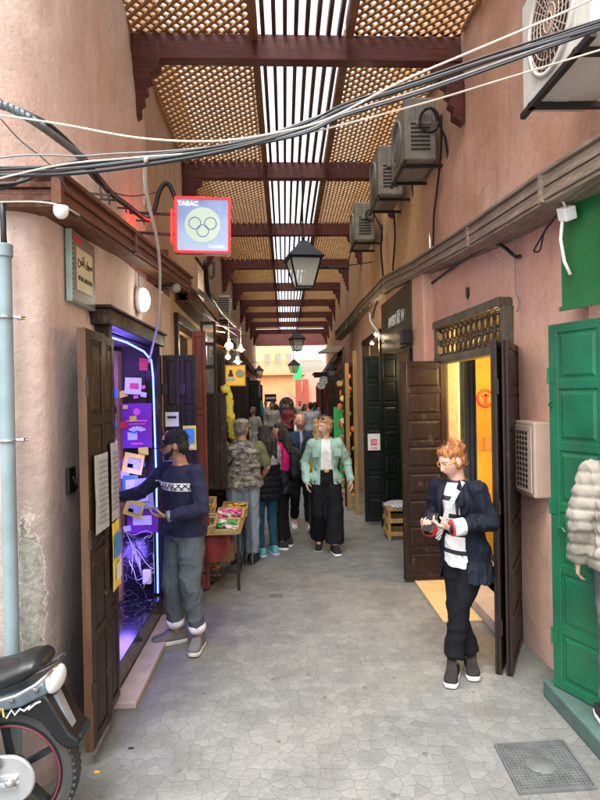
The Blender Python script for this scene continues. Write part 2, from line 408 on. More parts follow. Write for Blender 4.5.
# ------------------------------------------------------------ world and light
w = bpy.data.worlds.new('World'); scene.world = w; w.use_nodes = True
nt = w.node_tree; bg = nt.nodes['Background']
sky = nt.nodes.new('ShaderNodeTexSky'); sky.sky_type = 'NISHITA'; sky.sun_disc = False
SUN_EL, SUN_ROT = R(62), R(200)
sky.sun_elevation = SUN_EL; sky.sun_rotation = SUN_ROT; sky.air_density = 1; sky.dust_density = 5
hs = nt.nodes.new('ShaderNodeHueSaturation'); hs.inputs['Saturation'].default_value = .22; hs.inputs['Value'].default_value = 1.0
nt.links.new(sky.outputs[0], hs.inputs['Color']); nt.links.new(hs.outputs[0], bg.inputs['Color'])
bg.inputs['Strength'].default_value = SKYS = .60
sd = bpy.data.lights.new('sun', 'SUN'); sd.energy = 1.8; sd.angle = R(25); sd.color = (1, .96, .9)
so = bpy.data.objects.new('sun', sd); col.objects.link(so)
sv = Vector((math.sin(SUN_ROT)*math.cos(SUN_EL), math.cos(SUN_ROT)*math.cos(SUN_EL), math.sin(SUN_EL)))
so.rotation_euler = (-sv).to_track_quat('-Z', 'Y').to_euler()
scene.view_settings.view_transform = 'Standard'; scene.view_settings.look = 'None'; scene.view_settings.exposure = 0
def lamp(name, loc, c, e, r=.04, parent=None):
    d = bpy.data.lights.new(name, 'POINT'); d.energy = e; d.color = c; d.shadow_soft_size = r
    o = bpy.data.objects.new(name, d); col.objects.link(o); o.location = loc
    if parent is not None: o.parent = parent
    return o
def text_mesh(body, size=.1, extrude=.001, bold=0):
    c = bpy.data.curves.new('lettering', 'FONT'); c.body = body; c.size = size; c.extrude = extrude; c.offset = bold
    c.align_x = 'CENTER'; c.align_y = 'CENTER'; c.resolution_u = 3
    o = bpy.data.objects.new('lettering', c); col.objects.link(o)
    dg = bpy.context.evaluated_depsgraph_get(); me = bpy.data.meshes.new_from_object(o.evaluated_get(dg))
    bpy.data.objects.remove(o); return me
def text_obj(name, body, size, mat, parent, loc, rot, extrude=.001, bold=0):
    me = text_mesh(body, size, extrude, bold); return link(name, me, mat, parent, loc=loc, rot=rot)
# ============================================================ PEOPLE (first, while the scene is small)
def remesh(mb, voxel, smooth=3, disp=0, dscale=9, seed=0, stretch=1.0):
    me = mb.mesh('tmp'); o = bpy.data.objects.new('tmp', me); col.objects.link(o)
    r = o.modifiers.new('r', 'REMESH'); r.mode = 'VOXEL'; r.voxel_size = voxel; r.use_smooth_shade = True
    if smooth:
        s = o.modifiers.new('s', 'SMOOTH'); s.iterations = smooth; s.factor = .5
    dg = bpy.context.evaluated_depsgraph_get(); dg.update()
    out = bpy.data.meshes.new_from_object(o.evaluated_get(dg)); out.name = 'shape'
    bpy.data.objects.remove(o); bpy.data.meshes.remove(me)
    if disp:
        nrm = [v.normal.copy() for v in out.vertices]; off = Vector((seed*3.1, seed*1.7, 0))
        for v, n in zip(out.vertices, nrm):
            if dscale == 9 or dscale == 8:
                p = Vector((v.co.x, v.co.y, v.co.z*stretch*1.3))*7 + off; sw = noise.noise(p*.6)*1.4
                k = (1-abs(noise.noise(p+Vector((sw,sw,0)))*2.2))**3*.9 + .45*noise.noise(p*2.6) - .3
                v.co += n*disp*k; continue
            p = Vector((v.co.x, v.co.y, v.co.z*stretch))*dscale + off
            k = noise.noise(p) + .5*noise.noise(p*2.3)
            v.co += n*disp*k
    out.update(); return out
def chain(mb, pts, rad, n=14):
    """tapered limb with rounded ends"""
    pts = [Vector(p) for p in pts]; P = []; Q = []
    for i in range(len(pts)-1):
        L = 5
        for k in range(L):
            t = k/L; P.append(pts[i].lerp(pts[i+1], t)); Q.append(rad[i]*(1-t) + rad[i+1]*t)
    P.append(pts[-1]); Q.append(rad[-1])
    mb.tube(P, Q, n)
    for p, r in ((pts[0], rad[0]), (pts[-1], rad[-1])): mb.ball(p, r*.99, n=n)
    for p, r in zip(pts[1:-1], rad[1:-1]): mb.ball(p, r*1.02, n=n)
def torso(mb, secs, n=24):
    P = []
    for i in range(len(secs)-1):
        for k in range(4):
            t = k/4; a, b = secs[i], secs[i+1]
            P.append([a[j]*(1-t)+b[j]*t for j in range(5)])
    P.append(secs[-1])
    mb.rings([(Vector((c[3], c[4], c[0])), c[1], c[2]) for c in P], n)
def headmesh(mb, HM, n=36):
    vs = []; h = 26
    def pt(a, t):
        d = Vector((math.sin(a)*math.cos(t), math.sin(a)*math.sin(t), math.cos(a)))
        x, y, z = d.x*.074, d.y*.094, d.z*.117
        if z < 0:
            k = (-z/.117); x *= 1-.33*k**1.6
            if y < 0: y *= 1+.08*k
            else: y *= 1-.35*k
        if y < 0:
            fx = abs(x)
            y -= .026*math.exp(-(x/.012)**2-((z+.028)/.017)**2) + .014*math.exp(-(x/.010)**2-((z+.004)/.02)**2)
            y += .012*math.exp(-((fx-.031)/.015)**2-((z-.012)/.012)**2)
            y -= .006*math.exp(-((fx-.025)/.025)**2-((z-.034)/.010)**2)
            y -= .008*math.exp(-(x/.022)**2-((z+.060)/.009)**2)
            y += .006*math.exp(-(x/.03)**2-((z+.078)/.007)**2)
            y -= .010*math.exp(-(x/.026)**2-((z+.102)/.016)**2)
        return HM @ Vector((x, y, z))
    for i in range(1, h):
        for k in range(n): vs.append(pt(math.pi*i/h, 2*math.pi*k/n))
    vs.append(pt(0.0001, 0)); vs.append(pt(math.pi-.0001, 0))
    fs = []
    for i in range(h-2):
        for k in range(n):
            k2 = (k+1) % n; fs.append((i*n+k, (i+1)*n+k, (i+1)*n+k2, i*n+k2))
    T = (h-1)*n
    for k in range(n):
        k2 = (k+1) % n; fs.append((T, k, k2)); fs.append((T+1, (h-2)*n+k2, (h-2)*n+k))
    mb.add(vs, fs)
    for sx in (-1, 1):
        mb.ball(HM @ Vector((sx*.076, .008, -.008)), .010, .018, .032, 10, HM.to_3x3())
def hand(mb, wr, d, nrm, side, curl=.5, spread=0.0, S=1.0):
    """d: direction wrist->knuckles, nrm: palm normal (palm side), side: +1 thumb on d x nrm side"""
    d = Vector(d).normalized(); nrm = Vector(nrm); nrm = (nrm - d*nrm.dot(d)).normalized(); lat = d.cross(nrm)*side
    wr = Vector(wr); k0 = wr + d*.085*S
    for t in (-1, -.33, .33, 1):
        chain(mb, [wr + lat*.016*t*S + d*.012, k0 + lat*.032*t*S - nrm*.003], [.016*S, .0125*S], 8)
    for i, (t, L) in enumerate(((1, .072), (.33, .082), (-.33, .076), (-1, .060))):
        p = k0 + lat*.031*t*S; a = curl*(.55+.12*i); dd = (d + lat*t*spread); ps = [p]
        for seg in (.45, .32, .23):
            a2 = a; v = dd*math.cos(a2) + nrm*math.sin(a2); p = p + v.normalized()*L*seg*S; ps.append(p); a += curl*.85
        chain(mb, ps, [.0098*S, .0090*S, .0082*S, .0072*S], 8)
    b0 = wr + lat*.022*S + d*.022*S; b1 = b0 + (lat*.75 + d*.6 + nrm*.35).normalized()*.042*S
    b2 = b1 + (lat*.25 + d*.9 + nrm*.45*(1+curl)).normalized()*.032*S; b3 = b2 + (d*.9 + nrm*.5*(1+curl) - lat*.1).normalized()*.024*S
    chain(mb, [b0, b1, b2, b3], [.015*S, .012*S, .0105*S, .0085*S], 8)
def shoe(parent, ank, ang, mats, lift=0, pitch=0, high=0, L=.27, W=.092):
    """ang: direction of toes (0 = -Y), sole and upper as two parts"""
    out = []
    o0 = [(-.09,.0),(-.085,.30),(-.06,.43),(-.02,.44),(.06,.40),(.12,.47),(.16,.44),(.185,.30),(.195,0)]
    def outline(sc, back, front, wid):
        pts = []
        for (a, w_) in o0: pts.append((w_*W*wid*1.1, a))
        for (a, w_) in reversed(o0[1:-1]): pts.append((-w_*W*wid*1.1, a))
        res = []
        for (x, y) in pts:
            y2 = max(-.09+back, min(.195-front, y)); res.append((x, y2*L/.27))
        return res
    ca, sa = math.cos(ang), math.sin(ang)
    T = Matrix.Translation(Vector((ank[0], ank[1], lift))) @ Matrix.Rotation(ang, 4, 'Z') @ Matrix.Rotation(pitch, 4, 'X')
    def layer(mb, layers):
        n = 16; vs = []
        for (z, back, front, wid, up) in layers:
            for (x, y) in outline(1, back, front, wid): vs.append(T @ Vector((x, -y, z + up*max(0, (y+.0)/.19)**2*.012)))
        n = len(vs)//len(layers); fs = []
        for i in range(len(layers)-1):
            for k in range(n): fs.append((i*n+k, i*n+(k+1) % n, (i+1)*n+(k+1) % n, (i+1)*n+k))
        fs.append(tuple(range(n-1, -1, -1))); fs.append(tuple((len(layers)-1)*n+k for k in range(n)))
        mb.add(vs, fs)
    up = MB(); ls = [(.026,.002,.004,.96,1),(.045,.0,.008,.97,1),(.06,.002,.03,.9,1),(.075,.008,.075,.82,0),(.09,.012,.115,.74,0),(.105,.014,.135,.68,0)]
    if high: ls += [(.14,.02,.15,.66,0),(.165,.02,.15,.70,0)]
    layer(up, ls)
    u = up.build('shoe', mats[0], parent, smooth=True)
    so_ = MB(); layer(so_, [(.0,.004,.006,.95,1),(.006,0,0,1.02,1),(.026,-.002,-.001,1.04,1),(.030,.002,.003,.98,1)])
    so_.build('sole', mats[1], u, smooth=True, ang=50)
    return u
DEF = dict(hip=(0,0,.92), chest=(0,0,1.25), neck=(0,.01,1.42), head=(0,-.02,1.585), hyaw=0, hpitch=0, twist=0, hips_yaw=0,
    kneeL=(.095,-.02,.49), ankL=(.10,.02,.09), kneeR=(-.095,-.02,.49), ankR=(-.10,.02,.09), toeL=.12, toeR=-.12,
    elbL=(.245,.03,1.13), wrL=(.25,-.06,.90), elbR=(-.245,.03,1.13), wrR=(-.25,-.06,.90), handL=None, handR=None, pitchL=0, pitchR=0, liftL=0, liftR=0)
def person(label, loc, face, H, pose, fit, group='people walking and shopping in the alley', vox=.009, cvox=.012, detail=True):
    """face: heading in degrees, 0 looks towards the camera (-Y), 90 looks to +X, -90 to -X"""
    p = dict(DEF); p.update(pose); s = H/1.7
    root = thing('person', label, 'person', loc, R(face), group)
    V = lambda k: Vector(p[k])*1.0
    body = MB(); SC = Matrix.Scale(s, 4)
    hip, ch, nk, hd = V('hip'), V('chest'), V('neck'), V('head')
    fem = fit.get('fem', 0); bulk = fit.get('bulk', 1.0)
    shw = (.158 if fem else .18)*fit.get('shw', 1)
    tw = Matrix.Rotation(p['twist'], 3, 'Z')
    shL = nk + tw @ Vector((shw, 0, -.045)); shR = nk + tw @ Vector((-shw, 0, -.045))
    hipL = hip + Vector((.085, 0, -.02)); hipR = hip + Vector((-.085, 0, -.02))
    def secs(e, hem=None, flare=0, b=bulk):
        t = []
        L = [(hip.z-.06, .155+.01*fem, .11), (hip.z+.02, .165+.008*fem, .118), (hip.z+.13, .138-.012*fem, .098),
             (ch.z-.06, .150-.006*fem, .108), (ch.z+.03, .162-.006*fem, .118), (nk.z-.09, .158*(.93 if fem else 1.03), .102), (nk.z-.035, .11, .078), (nk.z+.01, .062, .060)]
        for (z, rx, ry) in L:
            k = max(0, min(1, (z-hip.z)/(ch.z-hip.z))); c = hip.lerp(ch, k)
            if z > ch.z: c = ch.lerp(nk, min(1, (z-ch.z)/(nk.z-ch.z)))
            if hem is not None and z < hem: continue
            f = 1+.0*z
            t.append([z, rx*b+e, ry*b+e, c.x, c.y])
        if hem is not None and hem < L[0][0]:
            c = hip; t.insert(0, [hem, .165*b+e+flare, .12*b+e+flare, c.x, c.y])
        elif hem is not None:
            a = t[0]; t.insert(0, [hem, a[1]+flare, a[2]+flare, a[3], a[4]])
        return t
    # body, one continuous surface
    torso(body, secs(0, b=min(bulk, 1.05)))
    body.ball(hip + Vector((0,0,-.05)), .15, .11, .09)
    HM = Matrix.Translation(hd) @ Matrix.Rotation(p['hyaw'], 4, 'Z') @ Matrix.Rotation(p['hpitch'], 4, 'X')
    chain(body, [nk + Vector((0,.005,-.03)), nk.lerp(HM @ Vector((0,.018,-.06)), .6), HM @ Vector((0,.02,-.05))], [.062, .053, .052])
    headmesh(body, HM)
    legs = (('L', hipL), ('R', hipR)); arms = (('L', shL), ('R', shR))
    for k, hp in legs:
        kn, an = V('knee'+k), V('ank'+k)
        chain(body, [hp, hp.lerp(kn, .5), kn, kn.lerp(an, .35), an], [.083, .07, .052, .05, .034])
        chain(body, [an, an + Vector((math.sin(p['toe'+k]), -math.cos(p['toe'+k]), 0))*.10 + Vector((0,0,-.045))], [.032, .028])
    for k, sh in arms:
        el, wr = V('elb'+k), V('wr'+k)
        chain(body, [sh, sh.lerp(el, .5), el, el.lerp(wr, .4), wr], [.052, .044, .036, .035, .024])
        hdv = p['hand'+k]; sd_ = 1 if k == 'L' else -1
        if hdv is None:
            d = (wr-el).normalized(); nrm = Vector((-sd_, 0, 0)); cu = .45
            hand(body, wr, d, nrm, -1*sd_ if True else 1, cu)
        else:
            hand(body, wr, hdv[0], hdv[1], hdv[2], hdv[3])
    body.v = [tuple(SC @ Vector(v)) for v in body.v]
    me = remesh(body, vox, 2)
    sk = skinmat(fit['skin']); o = link('body', me, [sk, skinmat((fit['skin'][0]*.85, fit['skin'][1]*.5, fit['skin'][2]*.5))], root, True)
    if detail:
        HI = (SC @ HM @ SC.inverted()).inverted()
        for f in me.polygons:
            c = HI @ f.center
            if c.y < -.07*s and abs(c.x) < .024*s and abs(c.z/s+.061) < .0085: f.material_index = 1
        for sx in (-1, 1):
            e = MB(); e.ball(SC @ HM @ Vector((sx*.031, -.0755, .012)), .0105*s, .008*s, .0058*s, 10, HM.to_3x3())
            eo = e.build('eye', MT['white'], root, True)
            e = MB(); e.ball(SC @ HM @ Vector((sx*.031, -.0822, .012)), .0058*s, .0032*s, .0056*s, 8, HM.to_3x3()); e.build('iris', MT['black'], eo, True)
            e = MB(); e.tube([SC @ HM @ Vector((sx*.016, -.094, .030)), SC @ HM @ Vector((sx*.032, -.090, .034)), SC @ HM @ Vector((sx*.047, -.079, .029))], .003*s, 6)
            e.build('eyebrow', hairmat(fit.get('browc', fit['hairc'])), root, True)
    # trousers
    if fit.get('trousers'):
        t = MB(); tr = fit.get('tr', (.098, .088, .075, .072, .068)); top = fit.get('waist', hip.z+.10)
        torso(t, [[hip.z-.09, .15, .11, hip.x, hip.y], [hip.z-.02, .178*bulk, .130*bulk, hip.x, hip.y], [top, .150*bulk, .112*bulk, hip.x, hip.y]])
        for k, hp in legs:
            kn, an = V('knee'+k), V('ank'+k); end = kn.lerp(an, fit.get('trlen', .93))
            chain(t, [hp, hp.lerp(kn, .5), kn, kn.lerp(end, .5)], list(tr[:4]))
            t.tube([kn.lerp(end, q_) for q_ in (.4, .6, .8, 1)], [tr[3], tr[3]*.7+tr[4]*.3, tr[3]*.3+tr[4]*.7, tr[4]], 16)
        t.v = [tuple(SC @ Vector(v)) for v in t.v]
        tm = remesh(t, cvox, 2, .012*s, 8, seed=loc[0], stretch=.5); link('trousers', tm, fit['trousers'], root, True)
        if fit.get('cuff'):
            for k, hp in legs:
                kn, an = V('knee'+k), V('ank'+k); end = kn.lerp(an, fit.get('trlen', .93)); u = (end-kn).normalized()
                c = MB(); c.tube([SC @ (end-u*.045), SC @ (end-u*.02), SC @ (end+u*.008)], [(tr[4]+.004)*s, (tr[4]+.009)*s, (tr[4]+.005)*s], 20, True); c.build('trouser_cuff', fit['cuff'], root, True)
    # upper garments
    def upper(nm, mat, e, hem, sl, flare=0, open_=None, collar=0, dsp=.010, sleeve=1.0, puffy=0):
        g = MB(); torso(g, secs(e, hem, flare))
        if sl:
            for k, sh in arms:
                el, wr = V('elb'+k), V('wr'+k)
                if sleeve <= .5: pts = [sh, sh.lerp(el, .5), sh.lerp(el, .75)]; rr = [.058+e*.6, .052+e*.9, .054+e*.9]
                else:
                    wend = el.lerp(wr, (sleeve-.5)*2*.97); pts = [sh, sh.lerp(el, .5), el, el.lerp(wend, .5), wend]; rr = [.056+e*.55, .047+e*.62, .041+e*.62, .038+e*.58, .031+e*.55]
                chain(g, pts, rr)
        if collar: g.rings([(nk + Vector((0,.012,-.04)), .10+e, .085+e), (nk + Vector((0,.008,.0)), .078+e*.6, .074+e*.6), (nk + Vector((0,.006,collar)), .070+e*.5, .068+e*.5)], 20)
        g.v = [tuple(SC @ Vector(v)) for v in g.v]
        gm = remesh(g, cvox, 3, dsp*s, 9, seed=loc[1], stretch=.6)
        if puffy:
            for v in gm.vertices:
                k = abs(math.sin(v.co.z*math.pi/puffy/s)); v.co += v.normal*(.014*k**.6-.008)
        if open_:
            bm = bmesh.new(); bm.from_mesh(gm)
            for xs in (-1, 1):
                pn = Vector((xs, 0, open_[1]*1.0)).normalized()
                bmesh.ops.bisect_plane(bm, geom=bm.verts[:]+bm.edges[:]+bm.faces[:], plane_co=Vector((xs*open_[0]*s, 0, hip.z*s)), plane_no=pn)
            kill = []
            for f in bm.faces:
                c = f.calc_center_median()
                w_ = open_[0]*s - (c.z-hip.z*s)*open_[1]
                if c.y < hip.y*s-.02 and abs(c.x) < w_-.0005 and c.z > (hem or 0)*s - .05 and c.z < (nk.z+.09)*s: kill.append(f)
            bmesh.ops.delete(bm, geom=kill, context='FACES'); bm.to_mesh(gm); bm.free()
        oo = link(nm, gm, mat, root, True)
        if open_:
            sm = oo.modifiers.new('thick', 'SOLIDIFY'); sm.thickness = .007; sm.offset = -1
        return oo
    parts = {}
    for u in fit.get('upper', []): parts[u['name']] = upper(u['name'], u['mat'], u.get('e', .02), u.get('hem', .90), u.get('sl', 1), u.get('flare', 0), u.get('open'), u.get('collar', 0), u.get('dsp', .010), u.get('sleeve', 1.0), u.get('puffy', 0))
    # shoes
    if fit.get('shoe'):
        for k, _ in legs:
            an = V('ank'+k)*s; shoe(root, (an.x, an.y), p['toe'+k], fit['shoe'], lift=p['lift'+k]*s, pitch=p['pitch'+k], high=fit.get('high', 0), L=.275*s)
    # hair and caps
    hs_ = fit.get('hair', 'short'); hm = hairmat(fit['hairc'])
    h = MB(); B = lambda x, y, z, a, b_=None, c=None: h.ball(SC @ HM @ Vector((x, y, z)), a*s, (b_ or a)*s, (c or a)*s, 16, HM.to_3x3())
    if hs_ in ('short', 'long', 'bun', 'pony', 'tied'):
        B(0, .022, .030, .080, .086, .094); B(0, .045, -.005, .074, .066, .085); B(0,-.035,.088,.055,.045,.026)
        if hs_ != 'short': B(0, -.006, .066, .078, .074, .056); B(.056, .008, .0, .024, .05, .06); B(-.056, .008, .0, .024, .05, .06)
    if hs_ == 'long':
        for x in (-.05, 0, .05): chain(h, [SC @ HM @ Vector((x, .05, 0)), SC @ HM @ Vector((x*1.2, .085, -.12)), SC @ (nk + Vector((x*1.6, .12, -.12)))], [.055*s, .055*s, .03*s])
        for x in (-.07, .07): chain(h, [SC @ HM @ Vector((x, .01, 0)), SC @ HM @ Vector((x*1.15, .01, -.12))], [.03*s, .028*s])
    if hs_ == 'bun':
        B(0, .06, .10, .05, .05, .042); B(.03, .085, .07, .038); B(.045,.06,.10,.022); B(-.04,.075,.115,.02); B(-.025, .068, .09, .03); B(0,.085,.10,.03); B(.02,.05,.125,.022)
    if hs_ == 'pony': chain(h, [SC @ HM @ Vector((0, .09, .03)), SC @ HM @ Vector((0, .14, -.02)), SC @ HM @ Vector((0, .14, -.16))], [.035*s, .035*s, .012*s])
    if hs_ == 'tied': B(0, .10, .02, .04, .035, .045); B(.03,.09,.05,.03); B(-.03,.08,.06,.03)
    if hs_ == 'bald':
        B(.062, .03, -.01, .018, .04, .03); B(-.062, .03, -.01, .018, .04, .03); B(0, .07, -.02, .055, .03, .035)
    if hs_ == 'hood': pass
    elif h.v:
        hmsh = remesh(h, .007 if detail else .014, 2, .011*s, 34, stretch=.35); ho = link('hair', hmsh, hm, root, True)
        if detail:
            sm_ = MB(); rs_ = random.Random(int(H*1000)); up_ = -1 if hs_ in ('bun', 'tied') else 1; ctr = SC @ HM @ Vector((0, .02, .0)); top_ = SC @ HM @ Vector((0, .07, .12))
            vv = hmsh.vertices
            for _ in range(260):
                q_ = vv[rs_.randrange(len(vv))]; p0 = q_.co.copy(); nn = q_.normal.copy()
                tdir = (top_-p0) if up_ < 0 else (Vector((0,0,-1)) + (HM.to_3x3() @ Vector((0,.4,0))))
                tdir = tdir - nn*tdir.dot(nn)
                if tdir.length < 1e-4: continue
                tdir.normalize(); tdir = (tdir + Vector((rs_.uniform(-.4,.4), rs_.uniform(-.4,.4), rs_.uniform(-.3,.3)))).normalized(); Ls = rs_.uniform(.025, .06); lift = rs_.uniform(.001, .010)
                P_ = [p0, p0+tdir*Ls*.5+nn*lift, p0+tdir*Ls+nn*lift*rs_.uniform(-.5, 1.2)]
                sm_.tube(P_, [.0013, .0013, .0005], 4)
            sm_.build('loose_hair', hm, ho, True)
    if fit.get('beard'):
        h = MB()
        B(0, -.070, -.088, .034, .028, .028)
        for sx in (-1, 1):
            chain(h, [SC @ HM @ Vector((sx*.066, -.005, -.01)), SC @ HM @ Vector((sx*.058, -.028, -.06)), SC @ HM @ Vector((sx*.022, -.078, -.09))], [.010*s, .016*s, .020*s])
            chain(h, [SC @ HM @ Vector((sx*.006, -.101, -.052)), SC @ HM @ Vector((sx*.03, -.088, -.066))], [.006*s, .007*s])
        link('beard', remesh(h, .006, 1, .004, 60), hairmat(fit['hairc']), root, True)
    if fit.get('cap'):
        c = MB(); prof = []
        for i in range(9): a = i/8*math.pi/2; prof.append((.089*math.cos(a), .075*math.sin(a)**.8 if a > 0 else 0))
        M_ = SC @ HM @ Matrix.Translation((0, .008, .042)) @ Matrix.Rotation(R(fit.get('captilt', 6)), 4, 'X') @ Matrix.Diagonal((.96, 1.12, 1.1, 1))
        c.lathe([(.089, -.02)] + prof, n=28, M=M_); co = c.build('cap', fit['cap'], root, True)
        c = MB(); vs = []; fs = []
        cf = fit.get('capdir', -1)
        for i in range(13):
            a = math.pi*i/12
            vs += [M_ @ Vector((.083*math.cos(a), cf*.083*math.sin(a)*.98, -.018)), M_ @ Vector((.078*math.cos(a), cf*(.05+.105*math.sin(a)), -.024-.01*math.sin(a)))]
        fs = [(2*i, 2*i+2, 2*i+3, 2*i+1) for i in range(12)]; c.add(vs, fs)
        b = c.build('cap_peak', fit.get('peak', fit['cap']), co, True); sm = b.modifiers.new('t', 'SOLIDIFY'); sm.thickness = .005
        if fit.get('capfront'):
            c = MB(); prof2 = []
            vs = []; nn = 10
            for j in range(6):
                aa = .12 + j/5*1.0
                for i in range(nn+1):
                    t = -math.pi/2 + (-.75+1.5*i/nn)
                    r_ = .0905*math.cos(aa); vs.append(M_ @ Vector((r_*math.cos(t), r_*math.sin(t), .077*math.sin(aa)**.8)))
            fs = [(j*(nn+1)+i, j*(nn+1)+i+1, (j+1)*(nn+1)+i+1, (j+1)*(nn+1)+i) for j in range(5) for i in range(nn)]
            c.add(vs, fs); c.build('cap_panel', fit['capfront'], co, True)
    root['H'] = H
    return root, p, s, SC, HM, (hip, ch, nk, hd, shL, shR), parts
def clean(o):
    if 'H' in o: del o['H']

NAVY = (.010,.013,.046)
# --- the shopkeeper at the tobacco kiosk
sweat = cloth(NAVY, .9, .7)
g = at(182, 643, Z=.02)
r1 = person('man in navy sweater, dark cap and grey sweatpants reaching into the blue-lit kiosk', (g.x+.04, g.y, .0), -44, 1.66,
  dict(hip=(0,.0,.93), chest=(.0,-.01,1.25), neck=(0,-.03,1.425), head=(-.01,-.075,1.59), hyaw=R(-42), hpitch=R(4), twist=R(4),
       kneeL=(.10,-.035,.50), ankL=(.11,.03,.09), kneeR=(-.09,-.06,.50), ankR=(-.12,-.02,.09), toeL=R(38), toeR=R(-18),
       elbR=(-.37,-.17,1.19), wrR=(-.53,-.37,1.16), handR=((-.45,-.85,0),(0,.1,-1),-1,.35),
       elbL=(.285,-.05,1.12), wrL=(.11,-.235,1.07), handL=((-.75,-.6,.15),(-.2,.1,1),-1,.55)),
  dict(skin=(.36,.19,.12), hairc=(.012,.009,.008), hair='short', beard=1, cap=cloth((.012,.013,.018)), capfront=cloth((.75,.22,.30)), peak=cloth((.02,.02,.025)), bulk=1.10,
       trousers=cloth((.085,.105,.12), .9, .8), tr=(.105,.100,.088,.080,.062), trlen=.86, cuff=cloth((.62,.62,.64)),
       upper=[dict(name='sweater', mat=sweat, e=.022, hem=.885, collar=.012, dsp=.013)], shoe=[cloth((.13,.13,.135)), cloth((.55,.54,.50))]), vox=.0065, cvox=.010)
root, p_, s_, SC_, HM_, J, parts = r1
# knitted white band around the chest, part of the sweater
sm = parts['sweater']; me = sm.data
m, nt, b = newmat('sweater_knit'); v = coords(nt)
sep = nt.nodes.new('ShaderNodeSeparateXYZ'); nt.links.new(v, sep.inputs[0])
def mth(op, a, bb=None, nt=nt):
    n = nt.nodes.new('ShaderNodeMath'); n.operation = op
    for i, x in enumerate((a, bb)):
        if x is None: continue
        if isinstance(x, (int, float)): n.inputs[i].default_value = x
        else: nt.links.new(x, n.inputs[i])
    return n.outputs[0]
zc = mth('ABSOLUTE', mth('SUBTRACT', sep.outputs[2], 1.245)); band = mth('LESS_THAN', zc, .030)
di1 = mth('PINGPONG', mth('ADD', sep.outputs[0], mth('MULTIPLY', sep.outputs[2], 1.0)), .022); di2 = mth('PINGPONG', mth('SUBTRACT', sep.outputs[0], mth('MULTIPLY', sep.outputs[2], 1.0)), .022)
lat = mth('MAXIMUM', mth('LESS_THAN', di1, .006), mth('LESS_THAN', di2, .006)); inner = mth('LESS_THAN', zc, .022); dark = mth('MULTIPLY', lat, inner)
front = mth('MULTIPLY', mth('MULTIPLY', mth('LESS_THAN', sep.outputs[1], -.03), mth('GREATER_THAN', sep.outputs[1], -.18)), mth('LESS_THAN', mth('ABSOLUTE', sep.outputs[0]), .195))
fac = mth('MULTIPLY', mth('MULTIPLY', band, front), mth('SUBTRACT', 1.0, dark))
base = mixc(nt, ramp(nt, noi(nt, v, 7, 4), .3, .7), tuple(x*.6 for x in NAVY), tuple(x*1.1 for x in NAVY))
nt.links.new(mixc(nt, fac, base, (.62,.62,.63)), b.inputs['Base Color']); b.inputs['Roughness'].default_value = .9
nb = bump(nt, b, noi(nt, v, 7, 4), .6, .03); bump(nt, b, noi(nt, v, 160, 2), .4, .003, nb)
me.materials.clear(); me.materials.append(m)
for k in ('L',):   # grey shirt cuff
    el, wr = Vector(p_['elbL']), Vector(p_['wrL']); u = (wr-el).normalized(); c = MB()
    c.tube([SC_ @ (wr-u*.025), SC_ @ (wr+u*.004)], .043*s_, 18); c.build('shirt_cuff', MT['cable_g'], root, True)
hb = root.matrix_world
# small blue packet in his hand stays a thing of its own
def local(rootobj, v): return Matrix.Translation(rootobj.location) @ Matrix.Rotation(rootobj.rotation_euler.z, 4, 'Z') @ Vector(v)
c = MB(); pk = local(root, SC_ @ (Vector(p_['wrL']) + Vector((-.07,-.06,.035)))); c.ball((0,0,0), .032, .028, .026, 14)
o = c.build('bottle_cap', paint('blue_foil', (.02,.03,.5), .3, .3, 30), None, True, loc=pk); tag(o, 'small round blue item held in the left hand of the man in the navy sweater', 'packet')

# --- woman with phone leaning on the right-hand door
g = at(458, 672, Z=.02)
BLZ = (.007,.010,.018)
stripe, nt, b = newmat('striped_shirt'); v = coords(nt); wv = N(nt, 'ShaderNodeTexWave', Scale=2.6, Distortion=.9); wv.bands_direction = 'Z'; nt.links.new(v, wv.inputs['Vector'])
nt.links.new(mixc(nt, ramp(nt, wv.outputs['Fac'], .14, .18), (.02,.02,.025), (.74,.72,.70)), b.inputs['Base Color']); b.inputs['Roughness'].default_value = .85; bump(nt, b, noi(nt, v, 9, 4), .5, .02)
r2 = person('woman with ginger tied-up hair in a navy blazer looking down at her phone', (g.x-.0, g.y-.02, 0), -46, 1.57,
  dict(hip=(.02,.09,.92), chest=(0,.05,1.25), neck=(0,.02,1.42), head=(-.01,-.035,1.575), hyaw=R(-20), hpitch=R(22),
       kneeL=(.02,-.01,.50), ankL=(-.02,-.05,.10), kneeR=(-.03,.03,.50), ankR=(.02,.14,.09), toeL=R(25), toeR=R(35),
       elbL=(.25,.05,1.15), wrL=(.07,-.20,1.125), handL=((-.75,-.55,.2),(-.3,.2,1),-1,.75),
       elbR=(-.24,.06,1.15), wrR=(-.10,-.20,1.09), handR=((.35,-.85,.3),(.3,.1,1),1,.65)),
  dict(skin=(.60,.36,.27), hairc=(.42,.16,.05), browc=(.25,.12,.06), hair='bun', fem=1, bulk=.97, trousers=cloth((.006,.006,.008), .9, .5), tr=(.098,.088,.072,.07,.075), trlen=.86,
       upper=[dict(name='shirt', mat=stripe, e=.012, hem=.80, sl=0, collar=.02), dict(name='blazer', mat=cloth(BLZ, .75, .7), e=.028, hem=.70, flare=.03, open=(.10,.09), collar=0, dsp=.014)],
       shoe=[cloth((.022,.019,.018)), cloth((.6,.58,.54))], high=1), vox=.0065, cvox=.010)
root, p_, s_, SC_, HM_, J, parts = r2
gm_ = paint('glasses_frame', (.65,.38,.04), .3, .2, 20)
gl = MB()
